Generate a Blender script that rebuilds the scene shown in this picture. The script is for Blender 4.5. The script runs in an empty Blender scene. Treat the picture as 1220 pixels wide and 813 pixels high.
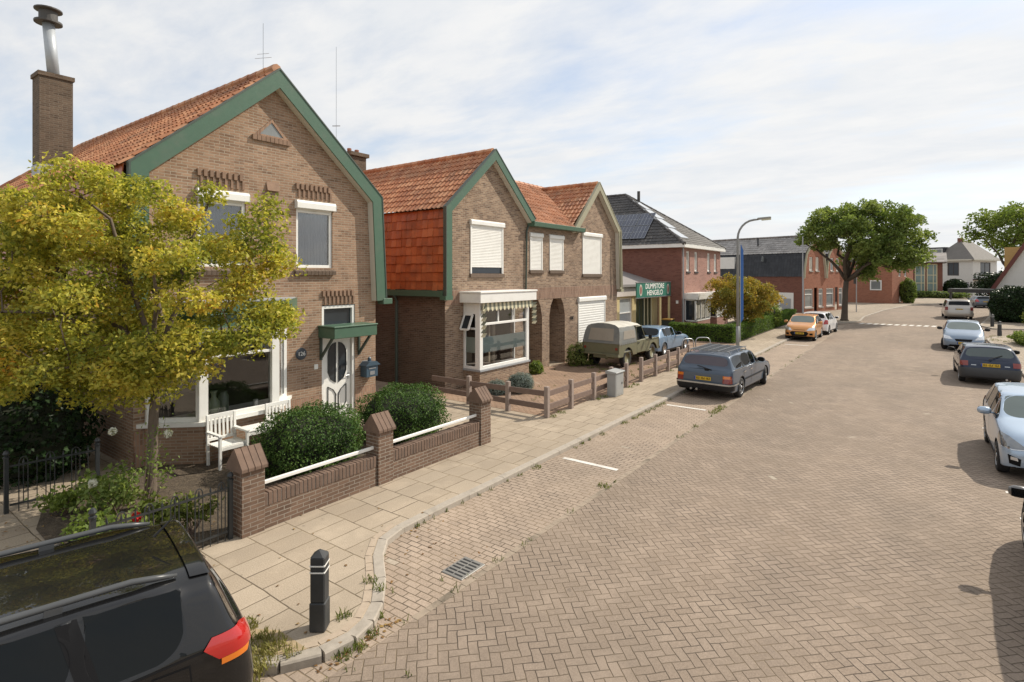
import bpy, bmesh, math, random
import numpy as np
from mathutils import Vector, Matrix

RND = random.Random(11)
sc = bpy.context.scene
COL = sc.collection
rad = math.radians

# ---------------------------------------------------------------- objects
def tag(o, label=None, cat=None, group=None, kind=None):
    if label: o['label'] = label
    if cat: o['category'] = cat
    if group: o['group'] = group
    if kind: o['kind'] = kind
    return o

def thing(name, label, cat, loc=(0, 0, 0), rz=0.0, group=None):
    o = bpy.data.objects.new(name, None)
    COL.objects.link(o)
    o.empty_display_size = 0.2
    o.location = loc
    o.rotation_euler = (0, 0, rz)
    return tag(o, label, cat, group)

def wmat(o):
    M = Matrix.Identity(4)
    while o is not None:
        M = (Matrix.Translation(o.location) @ o.rotation_euler.to_matrix().to_4x4()) @ M
        o = o.parent
    return M

def link(name, me, mats, parent=None, smooth=False):
    o = bpy.data.objects.new(name, me)
    COL.objects.link(o)
    for m in (mats if isinstance(mats, (list, tuple)) else [mats]):
        me.materials.append(m)
    if parent is not None: o.parent = parent
    if smooth:
        me.polygons.foreach_set('use_smooth', [True] * len(me.polygons))
    return o

def copy_tree(o, parent=None):
    c = o.copy()
    COL.objects.link(c)
    c.parent = parent
    for ch in list(o.children): copy_tree(ch, c)
    return c

def auto_uv(me):
    """metric UVs: u runs level along each face, v up its slope"""
    if not me.uv_layers: me.uv_layers.new(name='UV')
    uv = me.uv_layers[0].data
    for p in me.polygons:
        n = p.normal
        if abs(n.z) > 0.93:
            t, b = Vector((1, 0, 0)), Vector((0, 1, 0))
        else:
            t = Vector((0, 0, 1)).cross(n).normalized()
            if abs(t.y) > abs(t.x):
                if t.y < 0: t = -t
            elif t.x < 0: t = -t
            b = n.cross(t)
            if b.z < 0: b = -b
        for li in p.loop_indices:
            co = me.vertices[me.loops[li].vertex_index].co
            uv[li].uv = (co.dot(t), co.dot(b))

class MB:
    """collects shapes; build() links them as one mesh"""
    def __init__(s, M=None):
        s.v = []; s.f = []; s.mi = []
        s.M = M or Matrix.Identity(4)
    def add(s, vs, fs, mi=0):
        b = len(s.v)
        s.v += [s.M @ Vector(p) for p in vs]
        s.f += [[i + b for i in f] for f in fs]
        s.mi += [mi] * len(fs)
        return s
    def box(s, x0, x1, y0, y1, z0, z1, mi=0):
        vs = [(x, y, z) for z in (z0, z1) for y in (y0, y1) for x in (x0, x1)]
        return s.add(vs, [(0, 2, 3, 1), (4, 5, 7, 6), (0, 1, 5, 4), (2, 6, 7, 3), (0, 4, 6, 2), (1, 3, 7, 5)], mi)
    def bar(s, p, q, w, h, up=(0, 0, 1), mi=0):
        p, q = Vector(p), Vector(q); d = (q - p).normalized(); up = Vector(up)
        if abs(d.dot(up)) > .99: up = Vector((1, 0, 0))
        sd = d.cross(up).normalized(); u2 = sd.cross(d)
        vs = [e + sd * a * w / 2 + u2 * b * h / 2 for e in (p, q) for a, b in ((-1, -1), (1, -1), (1, 1), (-1, 1))]
        return s.add(vs, [(0, 1, 2, 3), (7, 6, 5, 4), (0, 4, 5, 1), (1, 5, 6, 2), (2, 6, 7, 3), (3, 7, 4, 0)], mi)
    def prism(s, poly, axis, a0, a1, mi=0):
        """poly of 2-D points; axis 'x','y','z' is the extrusion axis"""
        def P(p, a):
            return {'x': (a, p[0], p[1]), 'y': (p[0], a, p[1]), 'z': (p[0], p[1], a)}[axis]
        n = len(poly)
        vs = [P(p, a0) for p in poly] + [P(p, a1) for p in poly]
        fs = [tuple(range(n)), tuple(range(2 * n - 1, n - 1, -1))] + [(i, (i + 1) % n, n + (i + 1) % n, n + i) for i in range(n)]
        return s.add(vs, fs, mi)
    def tube(s, pts, r, n=8, mi=0, cap=True):
        pts = [Vector(p) for p in pts]
        rs = r if isinstance(r, (list, tuple)) else [r] * len(pts)
        vs = []; ref = None
        for i, p in enumerate(pts):
            d = (pts[min(i + 1, len(pts) - 1)] - pts[max(i - 1, 0)]).normalized()
            if ref is None: ref = Vector((0, 0, 1)) if abs(d.z) < .9 else Vector((1, 0, 0))
            a = d.cross(ref).normalized(); b = d.cross(a).normalized(); ref = -b if False else a.cross(d)
            for k in range(n):
                t = 2 * math.pi * k / n
                vs.append(p + a * math.cos(t) * rs[i] + b * math.sin(t) * rs[i])
        fs = []
        for i in range(len(pts) - 1):
            for k in range(n):
                fs.append((i * n + k, i * n + (k + 1) % n, (i + 1) * n + (k + 1) % n, (i + 1) * n + k))
        if cap:
            fs.append(tuple(range(n))); fs.append(tuple(range(len(vs) - 1, len(vs) - 1 - n, -1)))
        return s.add(vs, fs, mi)
    def lathe(s, prof, n=16, c=(0, 0, 0), axis='z', mi=0, cap=True):
        vs = []; c = Vector(c)
        for r, h in prof:
            for k in range(n):
                t = 2 * math.pi * k / n
                a, b = r * math.cos(t), r * math.sin(t)
                vs.append(c + Vector({'z': (a, b, h), 'x': (h, a, b), 'y': (a, h, b)}[axis]))
        fs = []
        for i in range(len(prof) - 1):
            for k in range(n):
                fs.append((i * n + k, i * n + (k + 1) % n, (i + 1) * n + (k + 1) % n, (i + 1) * n + k))
        if cap: fs.append(tuple(range(n))); fs.append(tuple(range(len(vs) - 1, len(vs) - 1 - n, -1)))
        return s.add(vs, fs, mi)
    def mesh(s, name, Minv=None, recalc=True, bevel=0):
        me = bpy.data.meshes.new(name)
        vs = [Minv @ p for p in s.v] if Minv is not None else s.v
        me.from_pydata([tuple(p) for p in vs], [], s.f)
        if any(s.mi): me.polygons.foreach_set('material_index', s.mi)
        if recalc or bevel:
            bm = bmesh.new(); bm.from_mesh(me)
            if bevel:
                es = [e for e in bm.edges if len(e.link_faces) == 2 and e.calc_face_angle(0) > .6]
                bmesh.ops.bevel(bm, geom=es, offset=bevel, segments=1, affect='EDGES', clamp_overlap=True)
            bmesh.ops.recalc_face_normals(bm, faces=bm.faces)
            bm.to_mesh(me); bm.free()
        me.update()
        return me
    def build(s, name, mats, parent=None, smooth=False, bevel=0, uv=True):
        me = s.mesh(name, wmat(parent).inverted() if parent is not None else None, True, bevel)
        if uv: auto_uv(me)
        return link(name, me, mats, parent, smooth)

def frame(O, ang):
    """local (a along facade, b outward, c up).  ang: heading of the facade's a axis from +Y towards +X"""
    u = Vector((math.sin(ang), math.cos(ang), 0)); n = Vector((math.cos(ang), -math.sin(ang), 0))
    M = Matrix.Identity(4)
    for i in range(3): M[i][0] = u[i]; M[i][1] = n[i]; M[i][2] = (0, 0, 1)[i]; M[i][3] = O[i]
    return M

# ---------------------------------------------------------------- materials
def nd(nt, typ, ins=None, **props):
    n = nt.nodes.new(typ)
    for k, v in props.items(): setattr(n, k, v)
    for k, v in (ins or {}).items():
        if isinstance(v, bpy.types.NodeSocket): nt.links.new(v, n.inputs[k])
        elif v is not None:
            sk = n.inputs[k]
            sk.default_value = (*v, 1) if sk.type == 'RGBA' and len(v) == 3 else v
    return n
def mth(nt, op, a, b=None, c=None):
    n = nt.nodes.new('ShaderNodeMath'); n.operation = op
    for i, v in enumerate((a, b, c)):
        if v is None: continue
        if isinstance(v, bpy.types.NodeSocket): nt.links.new(v, n.inputs[i])
        else: n.inputs[i].default_value = v
    return n.outputs[0]
def mixc(nt, f, a, b, bt='MIX'):
    n = nt.nodes.new('ShaderNodeMix'); n.data_type = 'RGBA'; n.blend_type = bt
    for i, v in ((0, f), (6, a), (7, b)):
        if isinstance(v, bpy.types.NodeSocket): nt.links.new(v, n.inputs[i])
        else: n.inputs[i].default_value = (*v, 1) if not isinstance(v, float) and len(v) == 3 else v
    return n.outputs[2]
def ramp(nt, f, stops):
    n = nt.nodes.new('ShaderNodeValToRGB'); e = n.color_ramp.elements
    while len(e) < len(stops): e.new(.5)
    for k, (p, c) in enumerate(stops):
        e[k].position = p; e[k].color = (*c, 1) if not isinstance(c, (int, float)) else (c, c, c, 1)
    nt.links.new(f, n.inputs[0])
    return n.outputs[0]
def newmat(name):
    m = bpy.data.materials.new(name); m.use_nodes = True
    nt = m.node_tree
    return m, nt, nt.nodes['Principled BSDF']
def coords(nt, which='Object'):
    return nt.nodes.new('ShaderNodeTexCoord').outputs[which]
def noise(nt, vec, scale, detail=4, rough=.55):
    return nd(nt, 'ShaderNodeTexNoise', {'Vector': vec, 'Scale': scale, 'Detail': detail, 'Roughness': rough}).outputs[0]
def setp(nt, b, **kw):
    names = dict(col='Base Color', rough='Roughness', metal='Metallic', coat='Coat Weight', coatr='Coat Roughness', spec='Specular IOR Level', normal='Normal', trans='Transmission Weight', emis='Emission Color', emis_s='Emission Strength', alpha='Alpha')
    for k, v in kw.items():
        s = b.inputs[names[k]]
        if isinstance(v, bpy.types.NodeSocket): nt.links.new(v, s)
        else: s.default_value = (*v, 1) if s.type == 'RGBA' and len(v) == 3 else v
def bump(nt, h, strength=.5, dist=.01, nrm=None):
    return nd(nt, 'ShaderNodeBump', {'Height': h, 'Strength': strength, 'Distance': dist, 'Normal': nrm}).outputs[0]

MATS = {}
def plain(name, col, rough=.5, metal=0, var=.12, scale=6, bmp=.0, coat=0, spec=.5, dirt=None):
    """paint, plastic, metal...: a base colour with slight uneven wear"""
    if name in MATS: return MATS[name]
    m, nt, b = newmat(name)
    o = coords(nt)
    f = noise(nt, o, scale, 5)
    c = mixc(nt, f, tuple(x * (1 - var) for x in col), tuple(min(1, x * (1 + var)) for x in col))
    if dirt:
        d = ramp(nt, noise(nt, o, 2.3, 8, .65), [(.5, 0), (.75, 1)])
        c = mixc(nt, mth(nt, 'MULTIPLY', d, dirt[1]), c, dirt[0])
    r = nd(nt, 'ShaderNodeMapRange', {'Value': noise(nt, o, scale * 2.3, 3), 'To Min': max(0, rough - .08), 'To Max': min(1, rough + .08)}).outputs[0]
    setp(nt, b, col=c, rough=r, metal=metal, coat=coat, spec=spec)
    if bmp: setp(nt, b, normal=bump(nt, noise(nt, o, scale * 8, 4), bmp, .004))
    MATS[name] = m
    return m

def brick_mat(name, c1, c2, mortar, bw=.22, rh=.0625, ms=.0085, stand=False, stain=.35, bmp=.7, blotch=None, burnt=.14):
    m, nt, b = newmat(name)
    uv = coords(nt, 'UV')
    if stand: uv = nd(nt, 'ShaderNodeMapping', {'Vector': uv, 'Rotation': (0, 0, math.pi / 2)}).outputs[0]
    # slightly wandering courses
    wob = nd(nt, 'ShaderNodeVectorMath', {0: nd(nt, 'ShaderNodeTexNoise', {'Vector': uv, 'Scale': 7.0, 'Detail': 2}).outputs[1], 1: (.5, .5, .5)}, operation='SUBTRACT').outputs[0]
    uv2 = nd(nt, 'ShaderNodeVectorMath', {0: wob, 1: (.006, .006, 0), 2: uv}, operation='MULTIPLY_ADD').outputs[0]
    bt = nd(nt, 'ShaderNodeTexBrick', {'Vector': uv2, 'Color1': c1, 'Color2': c2, 'Mortar': mortar, 'Scale': 1.0, 'Mortar Size': ms, 'Mortar Smooth': .25, 'Bias': 0.0, 'Brick Width': bw, 'Row Height': rh})
    c = bt.outputs[0]
    c = mixc(nt, mth(nt, 'MULTIPLY', noise(nt, uv, 55, 3), .5), c, mixc(nt, 1.0, c, (.45, .42, .4), 'MULTIPLY'))
    # burnt and pale single bricks
    ij = nd(nt, 'ShaderNodeSeparateXYZ', {0: uv2}); jr = mth(nt, 'FLOOR', mth(nt, 'DIVIDE', ij.outputs[1], rh)); ir = mth(nt, 'FLOOR', mth(nt, 'ADD', mth(nt, 'DIVIDE', ij.outputs[0], bw), mth(nt, 'MULTIPLY', mth(nt, 'FLOORED_MODULO', jr, 2.0), .5)))
    wn = nd(nt, 'ShaderNodeTexWhiteNoise', {'Vector': nd(nt, 'ShaderNodeCombineXYZ', {0: ir, 1: jr}).outputs[0]}, noise_dimensions='2D').outputs[0]
    dk = mth(nt, 'MULTIPLY', mth(nt, 'LESS_THAN', wn, burnt), mth(nt, 'SUBTRACT', 1.0, bt.outputs[1]))
    c = mixc(nt, mth(nt, 'MULTIPLY', dk, .55), c, mixc(nt, 1.0, c, (.45, .42, .42), 'MULTIPLY'))
    big = ramp(nt, noise(nt, uv, .8, 7, .6), [(.35, 0), (.7, 1)])
    c = mixc(nt, mth(nt, 'MULTIPLY', big, stain), c, blotch or tuple(x * .55 for x in c1))
    mid = ramp(nt, noise(nt, uv, 3.1, 6, .6), [(.4, 0), (.75, 1)])
    c = mixc(nt, mth(nt, 'MULTIPLY', mid, stain * .7), c, tuple(min(1, x * 1.25) for x in c2))
    h = mth(nt, 'ADD', mth(nt, 'SUBTRACT', 1.0, bt.outputs[1]), mth(nt, 'MULTIPLY', noise(nt, uv, 70, 3), .35))
    setp(nt, b, col=c, rough=.88, spec=.25, normal=bump(nt, h, bmp, .008))
    return m

def tile_mat(name, c1, c2, c3, rough=.6, dirt=(.05, .045, .04), dirt_amt=.6):
    """roof tiles: UV counts tiles, one tint per tile, lichen and soot"""
    m, nt, b = newmat(name)
    uv = coords(nt, 'UV')
    fl = nd(nt, 'ShaderNodeVectorMath', {0: uv}, operation='FLOOR').outputs[0]
    wn = nd(nt, 'ShaderNodeTexWhiteNoise', {'Vector': fl}, noise_dimensions='2D').outputs[0]
    c = ramp(nt, wn, [(0, c1), (.55, c2), (1, c3)])
    o = coords(nt)
    d = ramp(nt, noise(nt, o, 1.4, 8, .68), [(.46, 0), (.72, 1)])
    c = mixc(nt, mth(nt, 'MULTIPLY', d, dirt_amt), c, dirt)
    c = mixc(nt, mth(nt, 'MULTIPLY', noise(nt, o, 30, 4), .45), c, mixc(nt, 1.0, c, (.5, .46, .44), 'MULTIPLY'))
    setp(nt, b, col=c, rough=rough, spec=.35, normal=bump(nt, noise(nt, o, 60, 3), .25, .004))
    return m

def herring_mat(name, c1, c2, joint, w=.105, ang=45):
    """clay pavers in herringbone, w = paver width, 2:1"""
    m, nt, b = newmat(name)
    o = coords(nt)
    wob = nd(nt, 'ShaderNodeVectorMath', {0: nd(nt, 'ShaderNodeTexNoise', {'Vector': o, 'Scale': 3.5, 'Detail': 3}).outputs[1], 1: (.5, .5, .5)}, operation='SUBTRACT').outputs[0]
    o2 = nd(nt, 'ShaderNodeVectorMath', {0: wob, 1: (.04, .04, 0), 2: o}, operation='MULTIPLY_ADD').outputs[0]
    mp = nd(nt, 'ShaderNodeMapping', {'Vector': o2, 'Rotation': (0, 0, rad(ang)), 'Scale': (1 / w,) * 3}).outputs[0]
    sx = nd(nt, 'ShaderNodeSeparateXYZ', {0: mp})
    x, y = sx.outputs[0], sx.outputs[1]
    i, j = mth(nt, 'FLOOR', x), mth(nt, 'FLOOR', y)
    fx, fy = mth(nt, 'SUBTRACT', x, i), mth(nt, 'SUBTRACT', y, j)
    k = mth(nt, 'FLOORED_MODULO', mth(nt, 'SUBTRACT', i, j), 4.0)
    k1 = mth(nt, 'COMPARE', k, 1.0, .1); k2 = mth(nt, 'COMPARE', k, 2.0, .1); k3 = mth(nt, 'COMPARE', k, 3.0, .1)
    vert = mth(nt, 'ADD', k2, k3)
    hor = mth(nt, 'SUBTRACT', 1.0, vert)
    lu = mth(nt, 'ADD', mth(nt, 'ADD', mth(nt, 'MULTIPLY', fx, hor), mth(nt, 'MULTIPLY', fy, vert)), mth(nt, 'ADD', k1, k2))
    lv = mth(nt, 'ADD', mth(nt, 'MULTIPLY', fy, hor), mth(nt, 'MULTIPLY', fx, vert))
    e = mth(nt, 'MINIMUM', mth(nt, 'MINIMUM', lu, mth(nt, 'SUBTRACT', 2.0, lu)), mth(nt, 'MINIMUM', lv, mth(nt, 'SUBTRACT', 1.0, lv)))
    bi = mth(nt, 'SUBTRACT', i, k1); bj = mth(nt, 'SUBTRACT', j, k2)
    idv = nd(nt, 'ShaderNodeCombineXYZ', {0: bi, 1: bj, 2: vert}).outputs[0]
    wn = nd(nt, 'ShaderNodeTexWhiteNoise', {'Vector': idv}, noise_dimensions='3D').outputs[0]
    face = nd(nt, 'ShaderNodeMapRange', {'Value': e, 'From Min': .02, 'From Max': .075, 'To Min': 0, 'To Max': 1}, interpolation_type='SMOOTHSTEP').outputs[0]
    return finish_paver(m, nt, b, o, wn, face, c1, c2, joint)

def finish_paver(m, nt, b, o, wn, face, c1, c2, joint, rough=.85, odd=True):
    c = mixc(nt, wn, c1, c2)
    if odd:   # the odd darker and paler paver
        c = mixc(nt, mth(nt, 'MULTIPLY', mth(nt, 'GREATER_THAN', wn, .95), .3), c, tuple(x * .6 for x in c1))
        c = mixc(nt, mth(nt, 'MULTIPLY', mth(nt, 'LESS_THAN', wn, .0012), .8), c, (.52, .46, .37))
    grit = noise(nt, o, 62, 4, .8)
    c = mixc(nt, mth(nt, 'MULTIPLY', ramp(nt, grit, [(.34, 1), (.62, 0)]), .62), c, mixc(nt, 1.0, c, (.42, .40, .38), 'MULTIPLY'))
    c = mixc(nt, mth(nt, 'MULTIPLY', ramp(nt, grit, [(.58, 0), (.72, 1)]), .3), c, mixc(nt, 1.0, c, (1.5, 1.45, 1.4), 'MULTIPLY'))
    # worn wheel tracks, damp, dust: large soft patches
    big = ramp(nt, noise(nt, nd(nt, 'ShaderNodeMapping', {'Vector': o, 'Scale': (1, .4, 1)}).outputs[0], .42, 7, .62), [(.38, 0), (.66, 1)])
    c = mixc(nt, mth(nt, 'MULTIPLY', big, .6), c, (c1[0] * .60, c1[1] * .62, c1[2] * .64))
    mid = ramp(nt, noise(nt, o, 1.7, 7, .65), [(.5, 0), (.75, 1)])
    c = mixc(nt, mth(nt, 'MULTIPLY', mid, .3), c, tuple(min(1, x * 1.35) for x in c2))
    jc = mixc(nt, ramp(nt, noise(nt, o, .9, 5, .65), [(.38, 0), (.6, 1)]), joint, (c1[0] * .62, c1[1] * .6, c1[2] * .52))
    c = mixc(nt, face, jc, c)
    spots = ramp(nt, noise(nt, o, 7.0, 2, .4), [(.74, 0), (.78, 1)])
    c = mixc(nt, mth(nt, 'MULTIPLY', spots, .35), c, (.05, .045, .04))
    h = mth(nt, 'ADD', mth(nt, 'ADD', face, mth(nt, 'MULTIPLY', grit, .3)), mth(nt, 'MULTIPLY', wn, .35))
    setp(nt, b, col=c, rough=rough, spec=.22, normal=bump(nt, h, .8, .006))
    return m

def bond_mat(name, c1, c2, joint, bw, rh, ms, offset=.5, rot=0, rough=.85, odd=True):
    """slabs or pavers in running bond, metres, in the ground plane"""
    m, nt, b = newmat(name)
    o = coords(nt)
    wob = nd(nt, 'ShaderNodeVectorMath', {0: nd(nt, 'ShaderNodeTexNoise', {'Vector': o, 'Scale': 1.6, 'Detail': 3}).outputs[1], 1: (.5, .5, .5)}, operation='SUBTRACT').outputs[0]
    o2 = nd(nt, 'ShaderNodeVectorMath', {0: wob, 1: (.05, .05, 0), 2: o}, operation='MULTIPLY_ADD').outputs[0]
    mp = nd(nt, 'ShaderNodeMapping', {'Vector': o2, 'Rotation': (0, 0, rad(rot))}).outputs[0]
    sx = nd(nt, 'ShaderNodeSeparateXYZ', {0: mp})
    y = mth(nt, 'DIVIDE', sx.outputs[1], rh); j = mth(nt, 'FLOOR', y)
    x = mth(nt, 'ADD', mth(nt, 'DIVIDE', sx.outputs[0], bw), mth(nt, 'MULTIPLY', mth(nt, 'FLOORED_MODULO', j, 2.0), offset)); i = mth(nt, 'FLOOR', x)
    fx = mth(nt, 'MULTIPLY', mth(nt, 'SUBTRACT', x, i), bw); fy = mth(nt, 'MULTIPLY', mth(nt, 'SUBTRACT', y, j), rh)
    e = mth(nt, 'MINIMUM', mth(nt, 'MINIMUM', fx, mth(nt, 'SUBTRACT', bw, fx)), mth(nt, 'MINIMUM', fy, mth(nt, 'SUBTRACT', rh, fy)))
    wn = nd(nt, 'ShaderNodeTexWhiteNoise', {'Vector': nd(nt, 'ShaderNodeCombineXYZ', {0: i, 1: j}).outputs[0]}, noise_dimensions='2D').outputs[0]
    face = nd(nt, 'ShaderNodeMapRange', {'Value': e, 'From Min': ms * .4, 'From Max': ms * 1.3}, interpolation_type='SMOOTHSTEP').outputs[0]
    return finish_paver(m, nt, b, o, wn, face, c1, c2, joint, rough, odd)

def glass_mat(name, tint=(.02, .025, .03), rough=.02, see=0.0, spec=.45):
    m, nt, b = newmat(name)
    if see:
        fr = nd(nt, 'ShaderNodeFresnel', {'IOR': 1.5}).outputs[0]
        fr = mth(nt, 'ADD', mth(nt, 'MULTIPLY', fr, 1.6), .03)
        tr = nd(nt, 'ShaderNodeBsdfTransparent', {'Color': (see, see, see)}).outputs[0]
        gl = nd(nt, 'ShaderNodeBsdfGlossy', {'Roughness': rough, 'Color': (1, 1, 1)}).outputs[0]
        mx = nd(nt, 'ShaderNodeMixShader', {0: fr, 1: tr, 2: gl}).outputs[0]
        nt.links.new(mx, nt.nodes['Material Output'].inputs[0])
    else:
        o = coords(nt)
        c = mixc(nt, noise(nt, o, 1.2, 4), tint, tuple(x * 1.8 for x in tint))
        setp(nt, b, col=c, rough=rough, spec=spec)
        setp(nt, b, normal=bump(nt, noise(nt, o, 1.3, 2), .03, .02))
    return m

def car_paint(name, col, metal=.3, rough=.32, dust=.25, spec=.3, coat=.75):
    m, nt, b = newmat(name)
    o = coords(nt)
    fl = noise(nt, o, 240, 2)
    c = mixc(nt, mth(nt, 'MULTIPLY', fl, .25), col, tuple(min(1, x * 1.5 + .01) for x in col))
    du = ramp(nt, noise(nt, o, 2.6, 7, .62), [(.45, 0), (.8, 1)])
    c = mixc(nt, mth(nt, 'MULTIPLY', du, dust), c, (.2, .18, .155))
    rr = nd(nt, 'ShaderNodeMapRange', {'Value': du, 'To Min': .015, 'To Max': .015 + dust * .5}).outputs[0]
    setp(nt, b, col=c, rough=rough, metal=metal, coat=coat, coatr=rr, spec=spec)
    return m

def leaf_mat(name, cols, trans=.35, rough=.5, patch=1.0):
    """cols: list of (pos,colour); tint from each leaf's own random number plus clump-sized variation"""
    m, nt, b = newmat(name)
    at = nd(nt, 'ShaderNodeAttribute', attribute_name='var').outputs[2]
    o = coords(nt)
    f = mth(nt, 'ADD', mth(nt, 'MULTIPLY', at, 1 - .45 * patch), mth(nt, 'MULTIPLY', mth(nt, 'SUBTRACT', noise(nt, o, 1.6, 3), .28), .95 * patch))
    c = ramp(nt, f, cols)
    setp(nt, b, col=c, rough=rough, spec=.18)
    tl = nd(nt, 'ShaderNodeBsdfTranslucent', {'Color': mixc(nt, 1.0, c, (1.0, 1.0, .55), 'MULTIPLY')}).outputs[0]
    mx = nd(nt, 'ShaderNodeMixShader', {0: trans, 1: b.outputs[0], 2: tl}).outputs[0]
    nt.links.new(mx, nt.nodes['Material Output'].inputs[0])
    return m

def bark_mat(name, col):
    m, nt, b = newmat(name)
    o = nd(nt, 'ShaderNodeMapping', {'Vector': coords(nt), 'Scale': (1, 1, .25)}).outputs[0]
    f = noise(nt, o, 28, 6, .65)
    c = mixc(nt, f, tuple(x * .45 for x in col), tuple(x * 1.4 for x in col))
    setp(nt, b, col=c, rough=.9, spec=.2, normal=bump(nt, f, .8, .02))
    return m
# ---------------------------------------------------------------- shared materials
M = {}
M['brick_a'] = brick_mat('sand brown brick', (.29, .18, .115), (.44, .29, .195), (.46, .40, .32), stain=.38)
M['brick_a_up'] = brick_mat('sand brown brick on end', (.34, .20, .135), (.43, .27, .18), (.35, .29, .23), stand=True, stain=.3)
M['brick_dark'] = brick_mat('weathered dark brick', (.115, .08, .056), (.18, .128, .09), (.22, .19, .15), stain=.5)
M['brick_b'] = brick_mat('mottled brown brick', (.20, .125, .085), (.43, .305, .21), (.44, .385, .31), stain=.42, burnt=.26)
M['brick_b_up'] = brick_mat('mottled brick on end', (.26, .15, .105), (.38, .25, .18), (.30, .25, .2), stand=True)
M['brick_wall'] = brick_mat('garden wall brick', (.155, .10, .071), (.235, .153, .108), (.37, .325, .27), stain=.5)
M['brick_wall_up'] = brick_mat('garden wall coping brick', (.20, .125, .09), (.28, .18, .13), (.24, .2, .165), stand=True, stain=.5)
M['brick_c'] = brick_mat('pinkish red brick', (.40, .20, .155), (.46, .25, .20), (.38, .3, .26), stain=.2)
M['brick_c_dark'] = brick_mat('dark red brick', (.235, .095, .07), (.285, .125, .09), (.2, .13, .11), stain=.3)
M['brick_red'] = brick_mat('orange red brick', (.38, .145, .085), (.45, .19, .115), (.34, .22, .17), stain=.25)
M['pan'] = tile_mat('orange clay pantiles', (.41, .165, .08), (.50, .22, .105), (.58, .30, .16))
M['hang'] = tile_mat('glazed red hung tiles', (.38, .095, .028), (.47, .125, .038), (.54, .17, .06), rough=.34, dirt_amt=.55)
M['pan_b'] = tile_mat('pale orange pantiles', (.44, .185, .09), (.54, .25, .13), (.62, .32, .19), dirt_amt=.45)
M['slate'] = tile_mat('charcoal roof tiles', (.05, .048, .048), (.07, .066, .064), (.095, .088, .083), rough=.55, dirt=(.12, .11, .1), dirt_amt=.4)
M['slate_blue'] = tile_mat('blue black roof tiles', (.028, .031, .037), (.038, .042, .05), (.05, .054, .062), rough=.4, dirt_amt=.2)
M['grey_tile'] = tile_mat('grey brown roof tiles', (.17, .15, .14), (.23, .205, .19), (.3, .27, .25), rough=.5, dirt_amt=.3)
M['green'] = plain('green gloss paint', (.066, .13, .085), .38, var=.1, dirt=((.14, .15, .12), .35))
M['beige'] = plain('beige verge paint', (.33, .31, .21), .45, var=.1, dirt=((.2, .19, .15), .4))
M['white'] = plain('white paint', (.80, .79, .75), .4, var=.03, dirt=((.5, .48, .43), .3))
M['cream'] = plain('cream soffit paint', (.62, .58, .49), .5, var=.06)
M['cream_frame'] = plain('cream window paint', (.66, .60, .40), .45, var=.05)
M['shutter'] = plain('white shutter slats', (.78, .77, .73), .45, var=.03, dirt=((.55, .53, .47), .35))
M['lead'] = plain('lead flashing', (.33, .34, .35), .5, var=.25, scale=9)
M['trim_brick'] = plain('brown trim brick', (.25, .16, .108), .88, var=.25, scale=11, bmp=.5, dirt=((.09, .065, .05), .5))
M['sill_brick'] = plain('sooty sill brick', (.13, .092, .066), .9, var=.3, scale=11, bmp=.5)
M['cope_brick'] = plain('brown coping brick', (.165, .108, .078), .9, var=.35, scale=7, bmp=.5, dirt=((.07, .055, .045), .6))
M['zinc'] = plain('zinc', (.42, .44, .46), .38, metal=.8, var=.15)
M['dark_metal'] = plain('black painted iron', (.025, .028, .03), .45, var=.3)
M['pipe'] = plain('dark green drainpipe', (.05, .07, .055), .5)
M['grey_pipe'] = plain('grey plastic pipe', (.36, .37, .38), .5)
M['glass'] = glass_mat('window glass')
M['glass_lit'] = glass_mat('window glass with pale blinds', (.16, .17, .17))
M['glass_see'] = glass_mat('clear window glass', see=.86)
M['frost'] = plain('frosted film', (.50, .60, .57), .35, var=.05)
M['room'] = plain('darkened room wall', (.13, .115, .10), .9)  # indoor dimness put into a dark wall colour
M['drape'] = plain('pale curtain cloth', (.62, .58, .50), .9, var=.1)
M['black'] = plain('black rubber', (.018, .018, .019), .7, var=.3)
M['concrete'] = plain('grey concrete', (.36, .335, .30), .88, var=.18, scale=14, bmp=.4, dirt=((.17, .155, .13), .6))
M['kerb'] = plain('kerb concrete', (.37, .325, .27), .9, var=.2, scale=12, bmp=.5, dirt=((.19, .165, .13), .65))
M['wood_fence'] = plain('weathered brown plank', (.18, .125, .10), .8, var=.3, scale=9, bmp=.4)
M['post_conc'] = plain('pinkish concrete post', (.30, .235, .20), .88, var=.2, scale=12, bmp=.4)
M['paint_line'] = plain('worn white road paint', (.66, .64, .59), .8, var=.15, scale=20, dirt=((.35, .3, .25), .7))

# ---------------------------------------------------------------- camera
cd = bpy.data.cameras.new('camera'); cam = bpy.data.objects.new('camera', cd); COL.objects.link(cam)
cam.location = (0, 0, 3.8)
cam.rotation_euler = (rad(90), 0, rad(36.31))
cd.sensor_width = 36; cd.lens = 36 * 660 / 1220; cd.shift_y = -78.5 / 1220
cd.clip_start = .05; cd.clip_end = 3000
sc.camera = cam

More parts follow.
